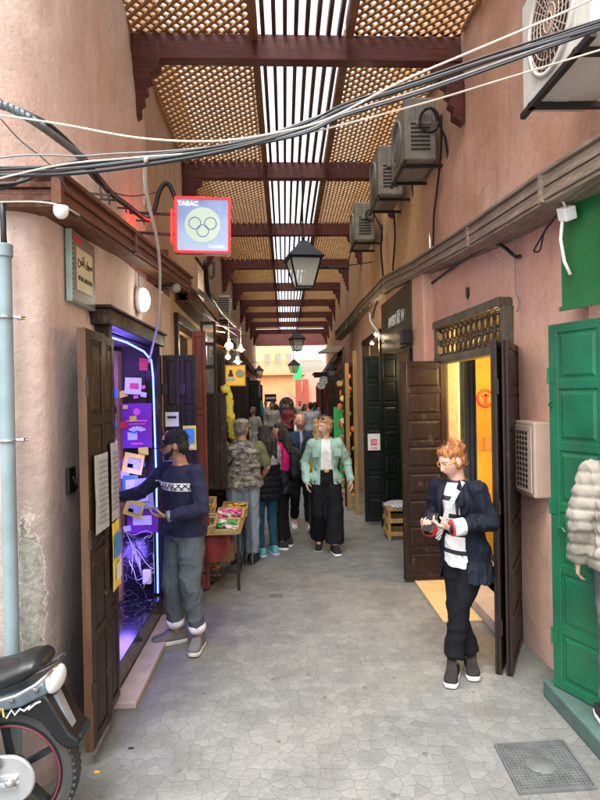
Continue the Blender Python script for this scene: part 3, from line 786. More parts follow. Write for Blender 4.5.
for sx in (-1, 1):
    Mx = SC_ @ HM_ @ Matrix.Translation((sx*.030, -.089, .010)) @ Matrix.Rotation(R(90), 4, 'X'); gl.ring((0,0,0), .022, .0020, Mx, 20)
    gl.tube([SC_ @ HM_ @ Vector((sx*.052, -.086, .014)), SC_ @ HM_ @ Vector((sx*.078, -.02, .012))], .0025, 6)
gl.tube([SC_ @ HM_ @ Vector((-.009, -.092, .012)), SC_ @ HM_ @ Vector((.009, -.092, .012))], .0025, 6)
go = gl.build('glasses', gm_, root, True)
for k in 'LR':   # turned-back sleeve lining, white with a red edge
    el, wr = Vector(p_['elb'+k]), Vector(p_['wr'+k]); u = (wr-el).normalized(); c = MB()
    c.tube([SC_ @ (wr-u*.10), SC_ @ (wr-u*.015)], [.062*s_, .058*s_], 18); cu = c.build('sleeve_lining', MT['white'], root, True)
    c = MB(); c.tube([SC_ @ (wr-u*.016), SC_ @ (wr-u*.006)], [.060*s_, .058*s_], 18); c.build('red_trim', MT['redp'], cu, True)
# lapels
hip, ch, nk, hd, shL, shR = J
for sx in (-1, 1):
    c = MB(); f0 = lambda x, y, z: SC_ @ Vector((x, y, z))
    pts = [f0(sx*.055, -.045, nk.z+.025), f0(sx*.105, -.085, nk.z-.05), f0(sx*.125, -.115, nk.z-.14), f0(sx*.085, -.120, nk.z-.16), f0(sx*.075, -.115, hip.z+.20), f0(sx*.055,-.108, nk.z-.12), f0(sx*.05,-.075,nk.z-.03)]
    c.add(pts, [tuple(range(7))]); lo = c.build('lapel', cloth(BLZ, .75, .7), root, True); sm = lo.modifiers.new('t', 'SOLIDIFY'); sm.thickness = .008
# patterned bag strap
c = MB(); ps = [f0(.075, -.03, nk.z+.01), f0(.06,-.10,nk.z-.07), f0(.03,-.155,nk.z-.17), f0(-.01,-.165,nk.z-.28), f0(-.06,-.16,nk.z-.40)]
for a_, b_ in zip(ps, ps[1:]): c.bar(a_, b_, .035, .005, up=(0,-1,0))
c.build('strap', checker_mat('strap_check', (.7,.7,.68), (.12,.12,.13), 90), root)
# phone
c = MB(); c.box(-.037, .037, -.0045, .0045, -.075, .075); ph = local(root, SC_ @ Vector((-.045,-.275,1.165)))
o = c.build('mobile_phone', MT['black'], None, bevel=.004, loc=ph, rot=(R(-50), 0, R(-38))); tag(o, 'black mobile phone held in both hands of the woman in the navy blazer', 'phone')

# --- person in the beige puffer jacket, cut by the right edge
r3 = person('person in a beige quilted puffer jacket and grey jeans standing on the green doorstep', (1.80, 3.10, .105), 158, 1.68,
  dict(kneeL=(.10,-.02,.49), ankL=(.11,.03,.09), kneeR=(-.11,-.03,.49), ankR=(-.13,.0,.09), hpitch=R(14), toeL=R(10), toeR=R(-22)),
  dict(skin=(.55,.34,.25), hairc=(.05,.03,.02), hair='short', bulk=1.0, shw=.95, trousers=cloth((.085,.09,.10), .85, .8), tr=(.098,.085,.068,.062,.058), trlen=.95,
       upper=[dict(name='puffer_jacket', mat=cloth((.26,.235,.195), .7, .6), e=.042, hem=.86, collar=.035, dsp=.014, puffy=.066)],
       shoe=[cloth((.03,.03,.035)), cloth((.75,.72,.68))]), vox=.009, cvox=.009)
root, p_, s_, SC_, HM_, J, parts = r3
c = MB(); hip, ch, nk, hd, shL, shR = J
torusM = SC_ @ Matrix.Translation(nk + Vector((0,.045,.01))) @ Matrix.Rotation(R(22), 4, 'X')
c.ring((0,0,0), .10, .055, torusM, 28, 12); c.ball(SC_ @ (nk + Vector((0,.13,-.02))), .12, .07, .085, 18)
link('hood', remesh(c, .010, 4, .008, 14), cloth((.26,.235,.195), .7, .6), root, True)

# --- woman walking towards us in the mint jacket
g = at(327, 549, Z=.02)
MINT = cloth((.30,.47,.40), .85, .7)
r4 = person('blonde woman in a pale mint jacket and wide black trousers walking towards the camera', (g.x, g.y, 0), 2, 1.64,
  dict(head=(-.01,-.03,1.585), hyaw=R(-48), hpitch=R(4), neck=(0,-.0,1.42),
       kneeL=(.10,-.10,.51), ankL=(.08,-.16,.10), kneeR=(-.09,-.03,.49), ankR=(-.08,.16,.13), toeL=R(8), toeR=R(-10), pitchR=R(14), liftR=.01,
       elbL=(.28,.05,1.13), wrL=(.31,-.05,.90), elbR=(-.26,.05,1.13), wrR=(-.25,-.08,.90)),
  dict(skin=(.62,.38,.29), hairc=(.50,.33,.15), hair='tied', fem=1, bulk=1.02, trousers=cloth((.008,.008,.010), .85, .7), tr=(.112,.115,.112,.112,.118), trlen=.93, waist=1.04,
       upper=[dict(name='t_shirt', mat=cloth((.72,.72,.72)), e=.014, hem=1.0, sl=0, collar=.0), dict(name='jacket', mat=MINT, e=.030, hem=.86, flare=.015, open=(.085,.05), collar=.03, dsp=.013)],
       shoe=[cloth((.02,.02,.022)), cloth((.72,.72,.70))]), vox=.008, cvox=.011)
root, p_, s_, SC_, HM_, J, parts = r4
hip, ch, nk, hd, shL, shR = J
c = MB(); c.rings([(Vector((0,0,1.02*s_)), .163*s_, .124*s_), (Vector((0,0,1.05*s_)), .160*s_, .122*s_)], 24); bl = c.build('belt', MT['vinyl'], root, True)
c = MB(); c.ring((0, -.128*s_, 1.035*s_), .020, .005, Matrix.Translation((0, 0, 0)) @ Matrix.Rotation(0, 4, 'X'), 16) if 0 else c.box(-.028, .028, -.135*s_, -.118*s_, 1.015*s_, 1.055*s_)
c.build('buckle', paint('brass', (.6,.42,.15), .3, .2, 20, 1.0), bl, bevel=.004)
for sx in (-1, 1):   # breast pockets
    c = MB(); c.box(sx*.13-.042, sx*.13+.042, -.158, -.148, 1.17, 1.27); po = c.build('pocket', MINT, root, bevel=.004)
c = MB()
for sx in (-1, 1): c.ball(SC_ @ HM_ @ Vector((sx*.032, -.055, .108)), .026, .012, .016, 14, HM_.to_3x3())
c.tube([SC_ @ HM_ @ Vector((-.075,-.0,.06)), SC_ @ HM_ @ Vector((-.05,-.05,.108)), SC_ @ HM_ @ Vector((.05,-.05,.108)), SC_ @ HM_ @ Vector((.075,.0,.06))], .003, 6)
c.build('sunglasses', MT['black'], root, True)

# --- man in camouflage gilet, seen from behind at the sweet stall
r5 = person('man seen from behind in a camouflage gilet, olive t-shirt and camouflage cap at the stall', (at(243, 490, Y=6.95).x, 6.95, 0), 172, 1.66,
  dict(elbL=(.28,-.02,1.13), wrL=(.22,-.20,1.02), elbR=(-.30,.0,1.13), wrR=(-.20,-.16,.98), hyaw=R(-18)),
  dict(skin=(.48,.26,.18), hairc=(.22,.20,.18), hair='short', bulk=1.28, shw=1.12, trousers=cloth((.23,.28,.35), .85, .7), tr=(.118,.108,.095,.09,.085),
       cap=camo('camo_cap', [(.06,.07,.04),(.25,.22,.15),(.12,.13,.08),(.35,.31,.22)], 14), capdir=-1,
       upper=[dict(name='t_shirt', mat=cloth((.16,.17,.08)), e=.018, hem=.95, sleeve=.5), dict(name='gilet', mat=camo('camo_gilet', [(.05,.048,.04),(.24,.22,.18),(.11,.105,.09),(.33,.31,.26)], 13), e=.036, hem=.90, sl=0, collar=.03, dsp=.012)],
       shoe=[MT['vinyl'], MT['rubber']]), vox=.010, cvox=.012)
root, p_, s_, SC_, HM_, J, parts = r5
c = MB(); hip, ch, nk, hd, shL, shR = J
P = [(-.13,.11,nk.z-.03),(-.04,.168,nk.z-.12),(.06,.182,ch.z),(.16,.14,ch.z-.12)]
for a_, b_ in zip(P, P[1:]): c.bar(SC_ @ Vector(a_), SC_ @ Vector(b_), .018, .005, up=(0,1,0))
c.build('strap', MT['vinyl'], root)

# --- two women in front of the stall
PUF = cloth((.006,.008,.012), .5, .5)
g = at(267, 553, Z=.02)
r6 = person('woman in a navy quilted jacket over a pale grey top, blue jeans and teal trainers', (g.x, g.y, 0), -150, 1.56,
  dict(hpitch=R(12), elbL=(.20,-.10,1.14), wrL=(.08,-.26,1.10), elbR=(-.22,-.06,1.14), wrR=(-.12,-.24,1.10)),
  dict(skin=(.5,.3,.2), hairc=(.02,.015,.012), hair='long', fem=1, bulk=1.08, trousers=cloth((.018,.07,.12)), tr=(.095,.083,.066,.062,.058),
       upper=[dict(name='sweatshirt', mat=cloth((.36,.37,.38)), e=.026, hem=1.0, collar=.02), dict(name='quilted_jacket', mat=PUF, e=.052, hem=.74, sl=0, puffy=.075, dsp=.008)],
       shoe=[cloth((.10,.34,.38)), cloth((.5,.6,.62))]), vox=.010, cvox=.012)
# the quilted jacket hangs low: cut away above the waist
me = r6[6]['quilted_jacket'].data; bm = bmesh.new(); bm.from_mesh(me)
bmesh.ops.delete(bm, geom=[f for f in bm.faces if f.calc_center_median().z > 1.10], context='FACES'); bm.to_mesh(me); bm.free()
r6[6]['quilted_jacket'].modifiers.new('t', 'SOLIDIFY').thickness = .02
g = at(283, 546, Z=.02)
r7 = person('woman with long dark hair in a hot pink sweater carrying a black backpack', (g.x, g.y, 0), -108, 1.58,
  dict(hyaw=R(18), elbL=(.22,-.02,1.13), wrL=(.16,-.2,1.0), elbR=(-.22,-.02,1.12), wrR=(-.16,-.2,1.02)),
  dict(skin=(.5,.3,.2), hairc=(.022,.014,.010), hair='long', fem=1, bulk=1.0, trousers=cloth((.010,.010,.012)), tr=(.10,.09,.078,.072,.066),
       upper=[dict(name='sweater', mat=cloth((.58,.012,.16), .85, .7), e=.028, hem=.92, collar=.01)],
       shoe=[cloth((.03,.03,.03)), cloth((.72,.71,.68))]), vox=.010, cvox=.012)
root, p_, s_, SC_, HM_, J, parts = r7
def backpack(label, root, s_, mat, z=1.18, grp=None):
    c = MB(); c.rings([(Vector((0,.19,z-.23))*s_, .11*s_, .045*s_), (Vector((0,.20,z-.19))*s_, .135*s_, .075*s_), (Vector((0,.205,z))*s_, .140*s_, .085*s_), (Vector((0,.19,z+.13))*s_, .13*s_, .07*s_), (Vector((0,.175,z+.19))*s_, .08*s_, .03*s_)], 20)
    t = thing('backpack', label, 'backpack', tuple(root.location), root.rotation_euler.z)
    link('bag', remesh(c, .012, 3, .01, 10), mat, t, True)
    for sx in (-1, 1):
        c = MB(); P = [(sx*.09,.14,z+.16),(sx*.11,.05,z+.245),(sx*.11,-.06,z+.22),(sx*.13,-.155,z+.08),(sx*.165,-.08,z-.08),(sx*.14,.10,z-.16)]
        for a_, b_ in zip(P, P[1:]): c.bar(Vector(a_)*s_, Vector(b_)*s_, .045*s_, .012, up=(0,-1,.3))
        c.build('shoulder_strap', mat, t)
    c = MB(); c.rings([(Vector((0,.27,z-.15))*s_, .09*s_, .035*s_), (Vector((0,.285,z-.06))*s_, .095*s_, .04*s_), (Vector((0,.27,z+.0))*s_, .08*s_, .02*s_)], 16); c.build('pocket', mat, t, True)
    return t
backpack('black backpack worn by the woman in the hot pink sweater', root, s_, cloth((.012,.014,.017), .6, .5))
c = MB(); c.rings([(Vector((.02,.02,.70)), .21, .15), (Vector((.01,.02,.82)), .20, .145), (Vector((0,.01,.95)), .175, .13), (Vector((0,.01,1.0)), .16, .12)], 24)
link('tied_coat', remesh(c, .012, 3, .03, 7), PUF, root, True)

# --- older bald man and the woman with the yellow rucksack
g = at(302, 527, Z=.02)
r8 = person('older balding man in a dark navy jacket and white trainers walking behind the mint jacket', (g.x, g.y, 0), 6, 1.66,
  dict(hpitch=R(6), kneeL=(.09,-.10,.51), ankL=(.09,-.14,.10), ankR=(-.09,.16,.12), pitchR=R(12)),
  dict(skin=(.66,.36,.26), hairc=(.55,.50,.44), hair='bald', bulk=1.1, trousers=cloth((.012,.013,.018)), tr=(.10,.09,.078,.072,.066),
       upper=[dict(name='shirt', mat=cloth((.30,.36,.45)), e=.012, hem=.95, sl=0, collar=.02), dict(name='jacket', mat=cloth((.02,.045,.085)), e=.034, hem=.86, open=(.035,.03), collar=.02)],
       shoe=[cloth((.7,.7,.68)), cloth((.7,.7,.68))]), vox=.010, cvox=.012)
r9 = person('woman in a black jacket half hidden behind the mint jacket, blond hair', (g.x+.24, g.y-.45, 0), 178, 1.60,
  dict(hyaw=R(30)),
  dict(skin=(.62,.38,.28), hairc=(.5,.32,.12), hair='long', fem=1, trousers=cloth((.06,.06,.055)), tr=(.095,.085,.07,.066,.062),
       upper=[dict(name='jacket', mat=cloth((.02,.022,.022)), e=.034, hem=.84, collar=.02)], shoe=[MT['vinyl'], MT['rubber']]), vox=.012, cvox=.014)
backpack('yellow and black rucksack on the back of the half hidden woman', r9[0], 1.6/1.7, cloth((.62,.42,.02), .6, .5), 1.10)

# --- the crowd further down: five people built, then copied with other clothes
def far_person(label, pose, fit): return person(label, (0, 0, 0), 0, 1.7, pose, fit, group='people crowding the far half of the alley', vox=.013, cvox=.016, detail=False)[0]
SH = [MT['vinyl'], MT['rubber']]
protos = []
base = dict(skin=(.5,.3,.2), hairc=(.02,.015,.01), shoe=SH, trousers=cloth((.02,.025,.04)))
protos.append(far_person('x', dict(kneeL=(.09,-.12,.51), ankL=(.09,-.18,.10), ankR=(-.09,.18,.12)), dict(base, hair='short', upper=[dict(name='top', mat=cloth((.6,.6,.6)), e=.03, hem=.86)])))
protos.append(far_person('x', dict(hyaw=R(40)), dict(base, hair='long', fem=1, upper=[dict(name='top', mat=cloth((.6,.6,.6)), e=.035, hem=.80)])))
protos.append(far_person('x', dict(elbR=(-.24,-.05,1.12), wrR=(-.1,-.24,1.2)), dict(base, hair='short', bulk=1.15, cap=cloth((.05,.05,.05)), upper=[dict(name='top', mat=cloth((.6,.6,.6)), e=.03, hem=.88, sleeve=.5)])))
protos.append(far_person('x', dict(elbL=(.26,-.05,1.12), wrL=(.12,-.2,1.05)), dict(base, hair='pony', fem=1, bulk=1.05, upper=[dict(name='top', mat=cloth((.6,.6,.6)), e=.03, hem=.70, flare=.03)])))
crowd = [  # photo x of the head, distance, heading, build, top, trousers, hair colour, height, label
 (239, 12.2, 10, 0, (.62,.62,.60), (.05,.05,.06), (.03,.02,.015), 1.72, 'man in a white t-shirt with a dark bag strap in the crowd'),
 (253, 12.8, 160, 3, (.38,.37,.34), (.12,.14,.15), (.25,.17,.10), 1.66, 'woman in a pale grey top seen from behind in the crowd'),
 (272, 16.5, 0, 0, (.45,.40,.34), (.05,.05,.05), (.02,.015,.01), 1.74, 'man in a cream shirt walking this way'),
 (311, 14.2, 185, 0, (.42,.43,.45), (.05,.06,.09), (.02,.015,.01), 1.74, 'dark-haired man in a light grey hoodie seen from behind'),
 (331, 14.8, 240, 2, (.03,.08,.18), (.03,.03,.04), (.02,.015,.01), 1.80, 'tall man in a blue shirt and cap by the right-hand shops'),
 (288, 18.5, 0, 3, (.28,.06,.05), (.03,.03,.04), (.05,.03,.02), 1.66, 'woman in a long red top with tied hair'),
 (276, 19.5, 170, 1, (.04,.04,.05), (.03,.03,.04), (.02,.015,.01), 1.64, 'long-haired woman in a dark coat, deep in the crowd'),
 (305, 17.5, 20, 1, (.45,.30,.20), (.03,.03,.04), (.10,.06,.03), 1.64, 'woman in a tan jacket with brown hair'),
 (266, 22.0, 0, 0, (.50,.50,.52), (.06,.06,.07), (.02,.015,.01), 1.75, 'man in a whitish shirt far down the alley'),
 (285, 24.0, 180, 0, (.06,.08,.12), (.03,.03,.03), (.02,.015,.01), 1.78, 'man in dark blue far down the alley'),
 (300, 25.0, 0, 3, (.45,.42,.38), (.03,.03,.04), (.03,.02,.015), 1.68, 'woman in a long pale top far down the alley'),
 (274, 27.0, 0, 2, (.05,.05,.05), (.03,.03,.04), (.02,.015,.01), 1.74, 'man in black with a cap far down the alley'),
 (315, 22.0, 180, 1, (.30,.32,.35), (.03,.03,.04), (.02,.015,.01), 1.66, 'long-haired woman in a grey coat by the red doors'),
 (291, 29.0, 180, 1, (.10,.10,.12), (.03,.03,.04), (.02,.015,.01), 1.66, 'smallest long-haired figure at the far end of the alley'),
 (249, 16.4, 20, 2, (.12,.10,.08), (.03,.03,.03), (.02,.015,.01), 1.70, 'man in dark brown with a cap by the left-hand shops'),
]
used = set()
for (px, Y, face, b_, top, tro, hc, H, lab) in crowd:
    if b_ in used: o = copy_tree(protos[b_])
    else: o = protos[b_]; used.add(b_)
    Y = min(31, 14.2+(Y-11.4)*1.25); o.location = (at(px, 420, Y=Y).x, Y, 0); o.rotation_euler = (0, 0, R(face)); k = H/1.7; o.scale = (k, k, k); o['label'] = lab
    for ch_ in o.children:
        nm = ch_.name.split('.')[0]
        mm = {'top': cloth(top), 'trousers': cloth(tro), 'hair': hairmat(hc)}.get(nm)
        if mm: ch_.material_slots[0].link = 'OBJECT'; ch_.material_slots[0].material = mm
for o in list(col.objects): clean(o)
# ============================================================ THE SETTING
mb = MB(); mb.box(-300, 300, -300, 300, -.2, -.004); tag(mb.build('ground', MT['concrete']), kind='structure')
mb = MB(); mb.quad((-4,-4,0),(4,-4,0),(4,44,0),(-4,44,0)); tag(mb.build('street', MT['paving']), kind='structure')

def wall(path, z0, z1, openings, out, name, mat, parent, res=.14, amp=.014, depth=.16, top=None):
    """adobe wall along a plan path; openings (s0,s1,za,zb) measured by Y; out = sign of X outwards from the alley"""
    P = [Vector((x, y, 0)) for x, y in path]; S = [0]
    for a, b in zip(P, P[1:]): S.append(S[-1]+(b-a).length)
    def pos(s):
        for i in range(len(P)-1):
            if s <= S[i+1]+1e-9: t = (s-S[i])/(S[i+1]-S[i]); return P[i].lerp(P[i+1], t), (P[i+1]-P[i]).normalized()
        return P[-1].copy(), (P[-1]-P[-2]).normalized()
    def s_of_y(y):
        for i in range(len(P)-1):
            if P[i].y <= y <= P[i+1].y and P[i+1].y-P[i].y > 1e-6 and P[i+1].y-P[i].y > .2*abs(P[i+1].x-P[i].x): return S[i]+(y-P[i].y)/(P[i+1].y-P[i].y)*(S[i+1]-S[i])
        return 0
    op = [(s_of_y(a), s_of_y(b), c, d) for a, b, c, d in openings]
    ss = set(S); zs = {z0, z1}
    for a, b, c, d in op: ss |= {a, b}; zs |= {max(z0, c), min(z1, d)}
    def dense(vals):
        vals = sorted(vals); o = [vals[0]]
        for a, b in zip(vals, vals[1:]):
            if b-a < 1e-4: continue
            n = max(1, round((b-a)/res))
            for k in range(1, n+1): o.append(a+(b-a)*k/n)
        return o
    sl, zl = dense(ss), dense(zs); m = MB(); idx = {}
    edge = lambda s, z: any(a-1e-4 <= s <= b+1e-4 and c-1e-4 <= z <= d+1e-4 for a, b, c, d in op)
    vs = []
    for i, s in enumerate(sl):
        p, d = pos(s); n = Vector((-d.y, d.x, 0))*(1 if out < 0 else -1)   # pointing away from the alley
        for j, z in enumerate(zl):
            k = 0
            if not edge(s, z):
                k = amp*noise.noise(Vector((p.x*1.1, p.y*1.1, z*1.1))*1.2) + amp*.5*noise.noise(Vector((p.x, p.y, z))*4.1)
            idx[i, j] = len(vs); vs.append(p + Vector((0,0,z)) + n*k)
    fs = []
    for i in range(len(sl)-1):
        for j in range(len(zl)-1):
            cs, cz = (sl[i]+sl[i+1])/2, (zl[j]+zl[j+1])/2
            if any(a < cs < b and c < cz < d for a, b, c, d in op): continue
            fs.append((idx[i, j], idx[i+1, j], idx[i+1, j+1], idx[i, j+1]))
    m.add(vs, fs)
    for a, b, c, d in op:       # reveals
        pa, da = pos(a); pb, db = pos(b); na = Vector((-da.y, da.x, 0))*(1 if out < 0 else -1)*depth; c = max(c, z0)
        Z = lambda p, z: p + Vector((0,0,z))
        m.quad(Z(pa,c), Z(pa,d), Z(pa+na,d), Z(pa+na,c)); m.quad(Z(pb,c), Z(pb,d), Z(pb+na,d), Z(pb+na,c))
        m.quad(Z(pa,d), Z(pb,d), Z(pb+na,d), Z(pa+na,d)); m.quad(Z(pa,c), Z(pb,c), Z(pb+na,c), Z(pa+na,c))
    return m.build(name, mat, parent, True, ang=40)
def room(x0, x1, y0, y1, z0, z1, side, mats, parent, name='shop_interior'):
    """box open towards the alley; side -1: room lies at -X; mats (walls, floor)"""
    m = MB(); a, b = (x0, x1) if x0 < x1 else (x1, x0); back = a if side < 0 else b
    m.quad((a,y0,z0),(b,y0,z0),(b,y0,z1),(a,y0,z1), 0); m.quad((a,y1,z0),(b,y1,z0),(b,y1,z1),(a,y1,z1), 0)
    m.quad((back,y0,z0),(back,y1,z0),(back,y1,z1),(back,y0,z1), 0); m.quad((a,y0,z1),(b,y0,z1),(b,y1,z1),(a,y1,z1), 0)
    m.quad((a,y0,z0),(b,y0,z0),(b,y1,z0),(a,y1,z0), 1)
    return m.build(name, list(mats), parent)
def door_leaf(w, h, cells, mats, parent, loc, ang, th=.042, hinges=True, lock=0, hm=None, st=.075, ped=.0):
    """panelled leaf; hinge edge at local x=0; cells = list of relative heights bottom->top (one column)"""
    m = MB(); st = min(st, w*.22)
    m.box(0, w, -th*.28, th*.28, 0, h)
    m.box(0, st, -th/2, th/2, 0, h); m.box(w-st, w, -th/2, th/2, 0, h)
    g = .055; tot = sum(cells); av = h - g*(len(cells)+1); z = 0
    m.box(st, w-st, -th/2+.001, th/2-.001, 0, g)
    z = g
    for c in cells:
        hh = av*c/tot; m.box(st, w-st, -th/2+.001, th/2-.001, z+hh, z+hh+g)
        i = min(.028, (w-2*st)*.18)
        for sy in (-1, 1):
            a = sy*th*.28; b = sy*th*.46; x0, x1, z0, z1 = st+i*.5, w-st-i*.5, z+i*.5, z+hh-i*.5; k = i*.7
            vs = [(x0,a,z0),(x1,a,z0),(x1,a,z1),(x0,a,z1),(x0+k,b,z0+k),(x1-k,b,z0+k),(x1-k,b,z1-k),(x0+k,b,z1-k)]
            m.add(vs, [(4,5,6,7),(0,1,5,4),(1,2,6,5),(2,3,7,6),(3,0,4,7)])
        z += hh+g
    o = m.build('door', mats, parent, bevel=.004, loc=loc, rot=(0,0,ang))
    if hinges:
        for zz in (h*.14, h*.5, h*.86):
            k = MB(); k.tube([(0,-th*.55,zz-.05),(0,-th*.55,zz+.05)], .009, 8); k.box(.002,.045,-th/2-.004,-th/2-.0005,zz-.045,zz+.045)
            k.build('hinge', hm or MT['hinge'], o)
    if lock:
        k = MB(); k.box(w-.09, w-.045, -th/2-.012, -th/2-.001, h*.47, h*.5); k.tube([(w-.2,-th/2-.012,h*.485),(w-.05,-th/2-.012,h*.485)], .006, 6)
        k.build('latch', MT['hinge'], o)
    return o
def ledge(path, h, d, out, name, mat, parent, n=4):
    """timber fascia of horizontal boards with battens; path in x,y,z"""
    m = MB(); P = [Vector(p) for p in path]
    for a, b in zip(P, P[1:]):
        u = (b-a); u.z = 0; u.normalize(); nn = Vector((-u.y, u.x, 0)); nn = nn if nn.x*out > 0 else -nn   # towards the wall
        if abs(nn.x) < .2: nn = Vector((0, 1, 0))
        for k in range(n):
            z = -h/2 + (k+.5)*h/n; off = nn*(.012*(k % 2)); m.bar(a+Vector((0,0,z))+off, b+Vector((0,0,z))+off, .03, h/n*.88, m=0)
        m.bar(a+Vector((0,0,h/2+.01))+nn*d/2, b+Vector((0,0,h/2+.01))+nn*d/2, d+.06, .022, m=0)
        m.bar(a+Vector((0,0,-h/2-.01))+nn*d/2, b+Vector((0,0,-h/2-.01))+nn*d/2, d, .02, m=0)
    for p in P[1:-1]: m.box(p.x-.024, p.x+.024, p.y-.024, p.y+.024, p.z-h/2-.012, p.z+h/2+.012)
    return m.build(name, mat, parent, bevel=.003)

# ------------------------------------------------------------ left corner building
bl = thing('plaster_building', 'grey-pink plastered corner building with the blue-lit tobacco kiosk', 'building', (-1.2, 3, 0))
bl.location = (0,0,0)
arc = [(-1.33+.13*math.sin(a), 3.08-.13*math.cos(a)) for a in [R(15*k) for k in range(7)]]
low = [(-4, 2.95)] + arc + [(-1.18, 3.8), (-1.14, 5.5), (-1.14, 6.05)]
wall(low, 0, 2.92, [(3.78, 5.36, .13, 2.40)], -1, 'lower_wall', MT['plaster_l'], bl, res=.1, amp=.022)
arc2 = [(-1.95+.62*math.sin(a), 4.15-1.05*math.cos(a)) for a in [R(10*k) for k in range(10)]]
upp = [(-4, 3.08)] + arc2 + [(-1.37, 6.05)]
wall(upp, 2.88, 6.5, [], -1, 'upper_wall', MT['plaster_lu'], bl, res=.11, amp=.045)
mb = MB(); mb.add([(-4,2.96,2.9),(-1.2,2.96,2.9),(-1.16,6.05,2.9),(-2.2,6.05,2.9),(-4,3.6,2.9)], [(0,1,2,3,4)]); mb.build('ledge_slab', MT['ledge'], bl)
ledge([(-4,2.86,2.93),(-1.06,2.88,2.91),(-1.03,4.2,2.99),(-.97,6.35,3.10)], .13, .15, -1, 'timber_ledge', MT['ledge'], bl)
# kiosk frame, step, interior
fr = MB(); y0, y1 = 3.78, 5.36
for yy in (y0, y1-.07): fr.box(-1.22, -1.09, yy, yy+.07, .13, 2.40)
fr.box(-1.23, -1.07, y0-.06, y1+.06, 2.37, 2.47); fr.box(-1.2, -1.05, y0-.08, y1+.08, 2.47, 2.49)
fr.build('door_frame', MT['door_br'], bl, bevel=.006)
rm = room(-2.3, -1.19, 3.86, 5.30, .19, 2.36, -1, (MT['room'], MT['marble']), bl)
st = MB(); st.box(-2.0, -1.10, 3.80, 5.33, .0, .2); st.build('marble_step', MT['marble'], bl, bevel=.004)
st = MB(); st.box(-1.098, -.95, 3.70, 5.2, 0, .045); st.build('slab', MT['slab'], bl, bevel=.008)
# dark open leaves (near: folded flat along the wall; far: standing out into the alley)
cells = [.9, 1.6, 1.1, .9]
d1 = door_leaf(.335, 2.2, [1.1, .8, 1.5, .9], MT['door_br'], bl, (-1.045, 3.13, .08), R(90), lock=1)
d2 = door_leaf(.26, 2.2, [1.1, .8, 1.5, .9], MT['door_dk'], bl, (-1.06, 3.48, .08), R(93))
k = MB(); k.box(-.0, .006, -.022, .022, 0, 2.2); k.build('edge_strip', MT['door_edge'], d1, loc=(-.0065,0,0))
d3 = door_leaf(.155, 2.2, [1.1, .8, 1.5, .9], MT['door_dk'], bl, (-1.10, 5.46, .10), R(2))
d4 = door_leaf(.145, 2.2, [1.1, .8, 1.5, .9], MT['door_dk'], bl, (-.94, 5.47, .10), R(-4))
# papers stuck on the leaves
def sheet(name, mat, parent, loc, rot, w, h, curl=.01, label=None):
    m = MB(); n = 5; vs = []
    for j in range(n+1):
        for i in range(n+1):
            u, v = i/n, j/n; vs.append(((u-.5)*w, -.003-curl*abs(noise.noise(Vector((u*2, v*2, w*40)))), (v-.5)*h))
    m.add(vs, [(j*(n+1)+i, j*(n+1)+i+1, (j+1)*(n+1)+i+1, (j+1)*(n+1)+i) for j in range(n) for i in range(n)])
    return m.build(name, mat, parent, True, loc=loc, rot=rot)
def notice(name, label, cat, mat, loc, rot, w, h, deco=None, group=None):
    t = thing(name, label, cat, loc, 0, group); t.rotation_euler = rot
    sheet('sheet', mat, t, (0,0,0), (0,0,0), w, h)
    for (dm, x, z, a, b_) in (deco or []):
        m = MB(); m.box(-a/2, a/2, -.001, .001, -b_/2, b_/2); m.build('printing', dm, t, loc=(x, -.016, z))
    return t
rl = (0, 0, R(90))
lines = [(MT['cable_g'], 0, z/100, .15, .006) for z in range(-16, 18, 3)]
notice('poster', 'large pale poster of small print on the near brown door leaf', 'poster', MT['paper2'], (-1.012, 3.30, 1.40), rl, .24, .42, lines)
notice('poster', 'pale poster of small print nearer the kiosk opening', 'poster', MT['paper2'], (-1.03, 3.61, 1.42), (0,0,R(93)), .19, .46, lines)
notice('poster', 'yellow poster with blue pictures low on the second leaf', 'poster', MT['yellow'], (-1.03, 3.61, .98), (0,0,R(93)), .19, .40, [(MT['bluep'], 0, .06, .16, .14), (MT['paper'], .02, -.1, .12, .1)])
notice('sticker', 'small white sticker on the far dark leaf of the kiosk', 'sticker', MT['paper'], (-1.02, 5.435, 1.72), (0,0,R(2)), .12, .13, [(MT['black'], 0, .02, .08, .02)])
notice('poster', 'blue poster on the inner far leaf of the kiosk', 'poster', MT['bluep'], (-1.02, 5.435, 1.45), (0,0,R(2)), .14, .22, [(MT['paper'], 0, 0, .09, .14)])
notice('poster', 'yellow and blue picture poster on the outer far leaf of the kiosk', 'poster', MT['yellow'], (-.865, 5.435, 1.55), (0,0,R(-4)), .12, .22, [(MT['bluep'], 0, .02, .09, .13), (MT['paper'], .0, -.08, .08, .03)])
# inside: display board with badges, purple advertisement, leaflets, tangled white cables
disp = thing('display_cabinet', 'narrow wooden cabinet of round badges inside the blue-lit kiosk', 'cabinet', (-1.46, 5.15, .2))
mb = MB(); mb.box(-.07, .05, -.03, .1, 0, 2.12); mb.build('board', wood('display_wood', (.30,.16,.08), .5, 'z', .3, .05), disp)
for i, z in enumerate((1.62, 1.50, 1.34, 1.20, 1.06, .92)):
    m = MB(); m.lathe([(0,0),(.042,0),(.046,.006),(.042,.014),(0,.016)], n=20, M=Matrix.Rotation(R(90), 4, 'X'))
    b_ = m.build('badge', [MT['black'], MT['bluep'], MT['white'], MT['bluep'], MT['purple'], MT['black']][i], disp, True, loc=(-.01,-.032,z), ang=30)
    m = MB(); m.lathe([(0,0),(.028,0),(.028,.003),(0,.003)], n=16, M=Matrix.Rotation(R(90), 4, 'X')); m.build('badge_face', [MT['bluep'], MT['paper'], MT['purple'], MT['paper'], MT['white'], MT['paper2']][i], b_, loc=(0,-.016,0))
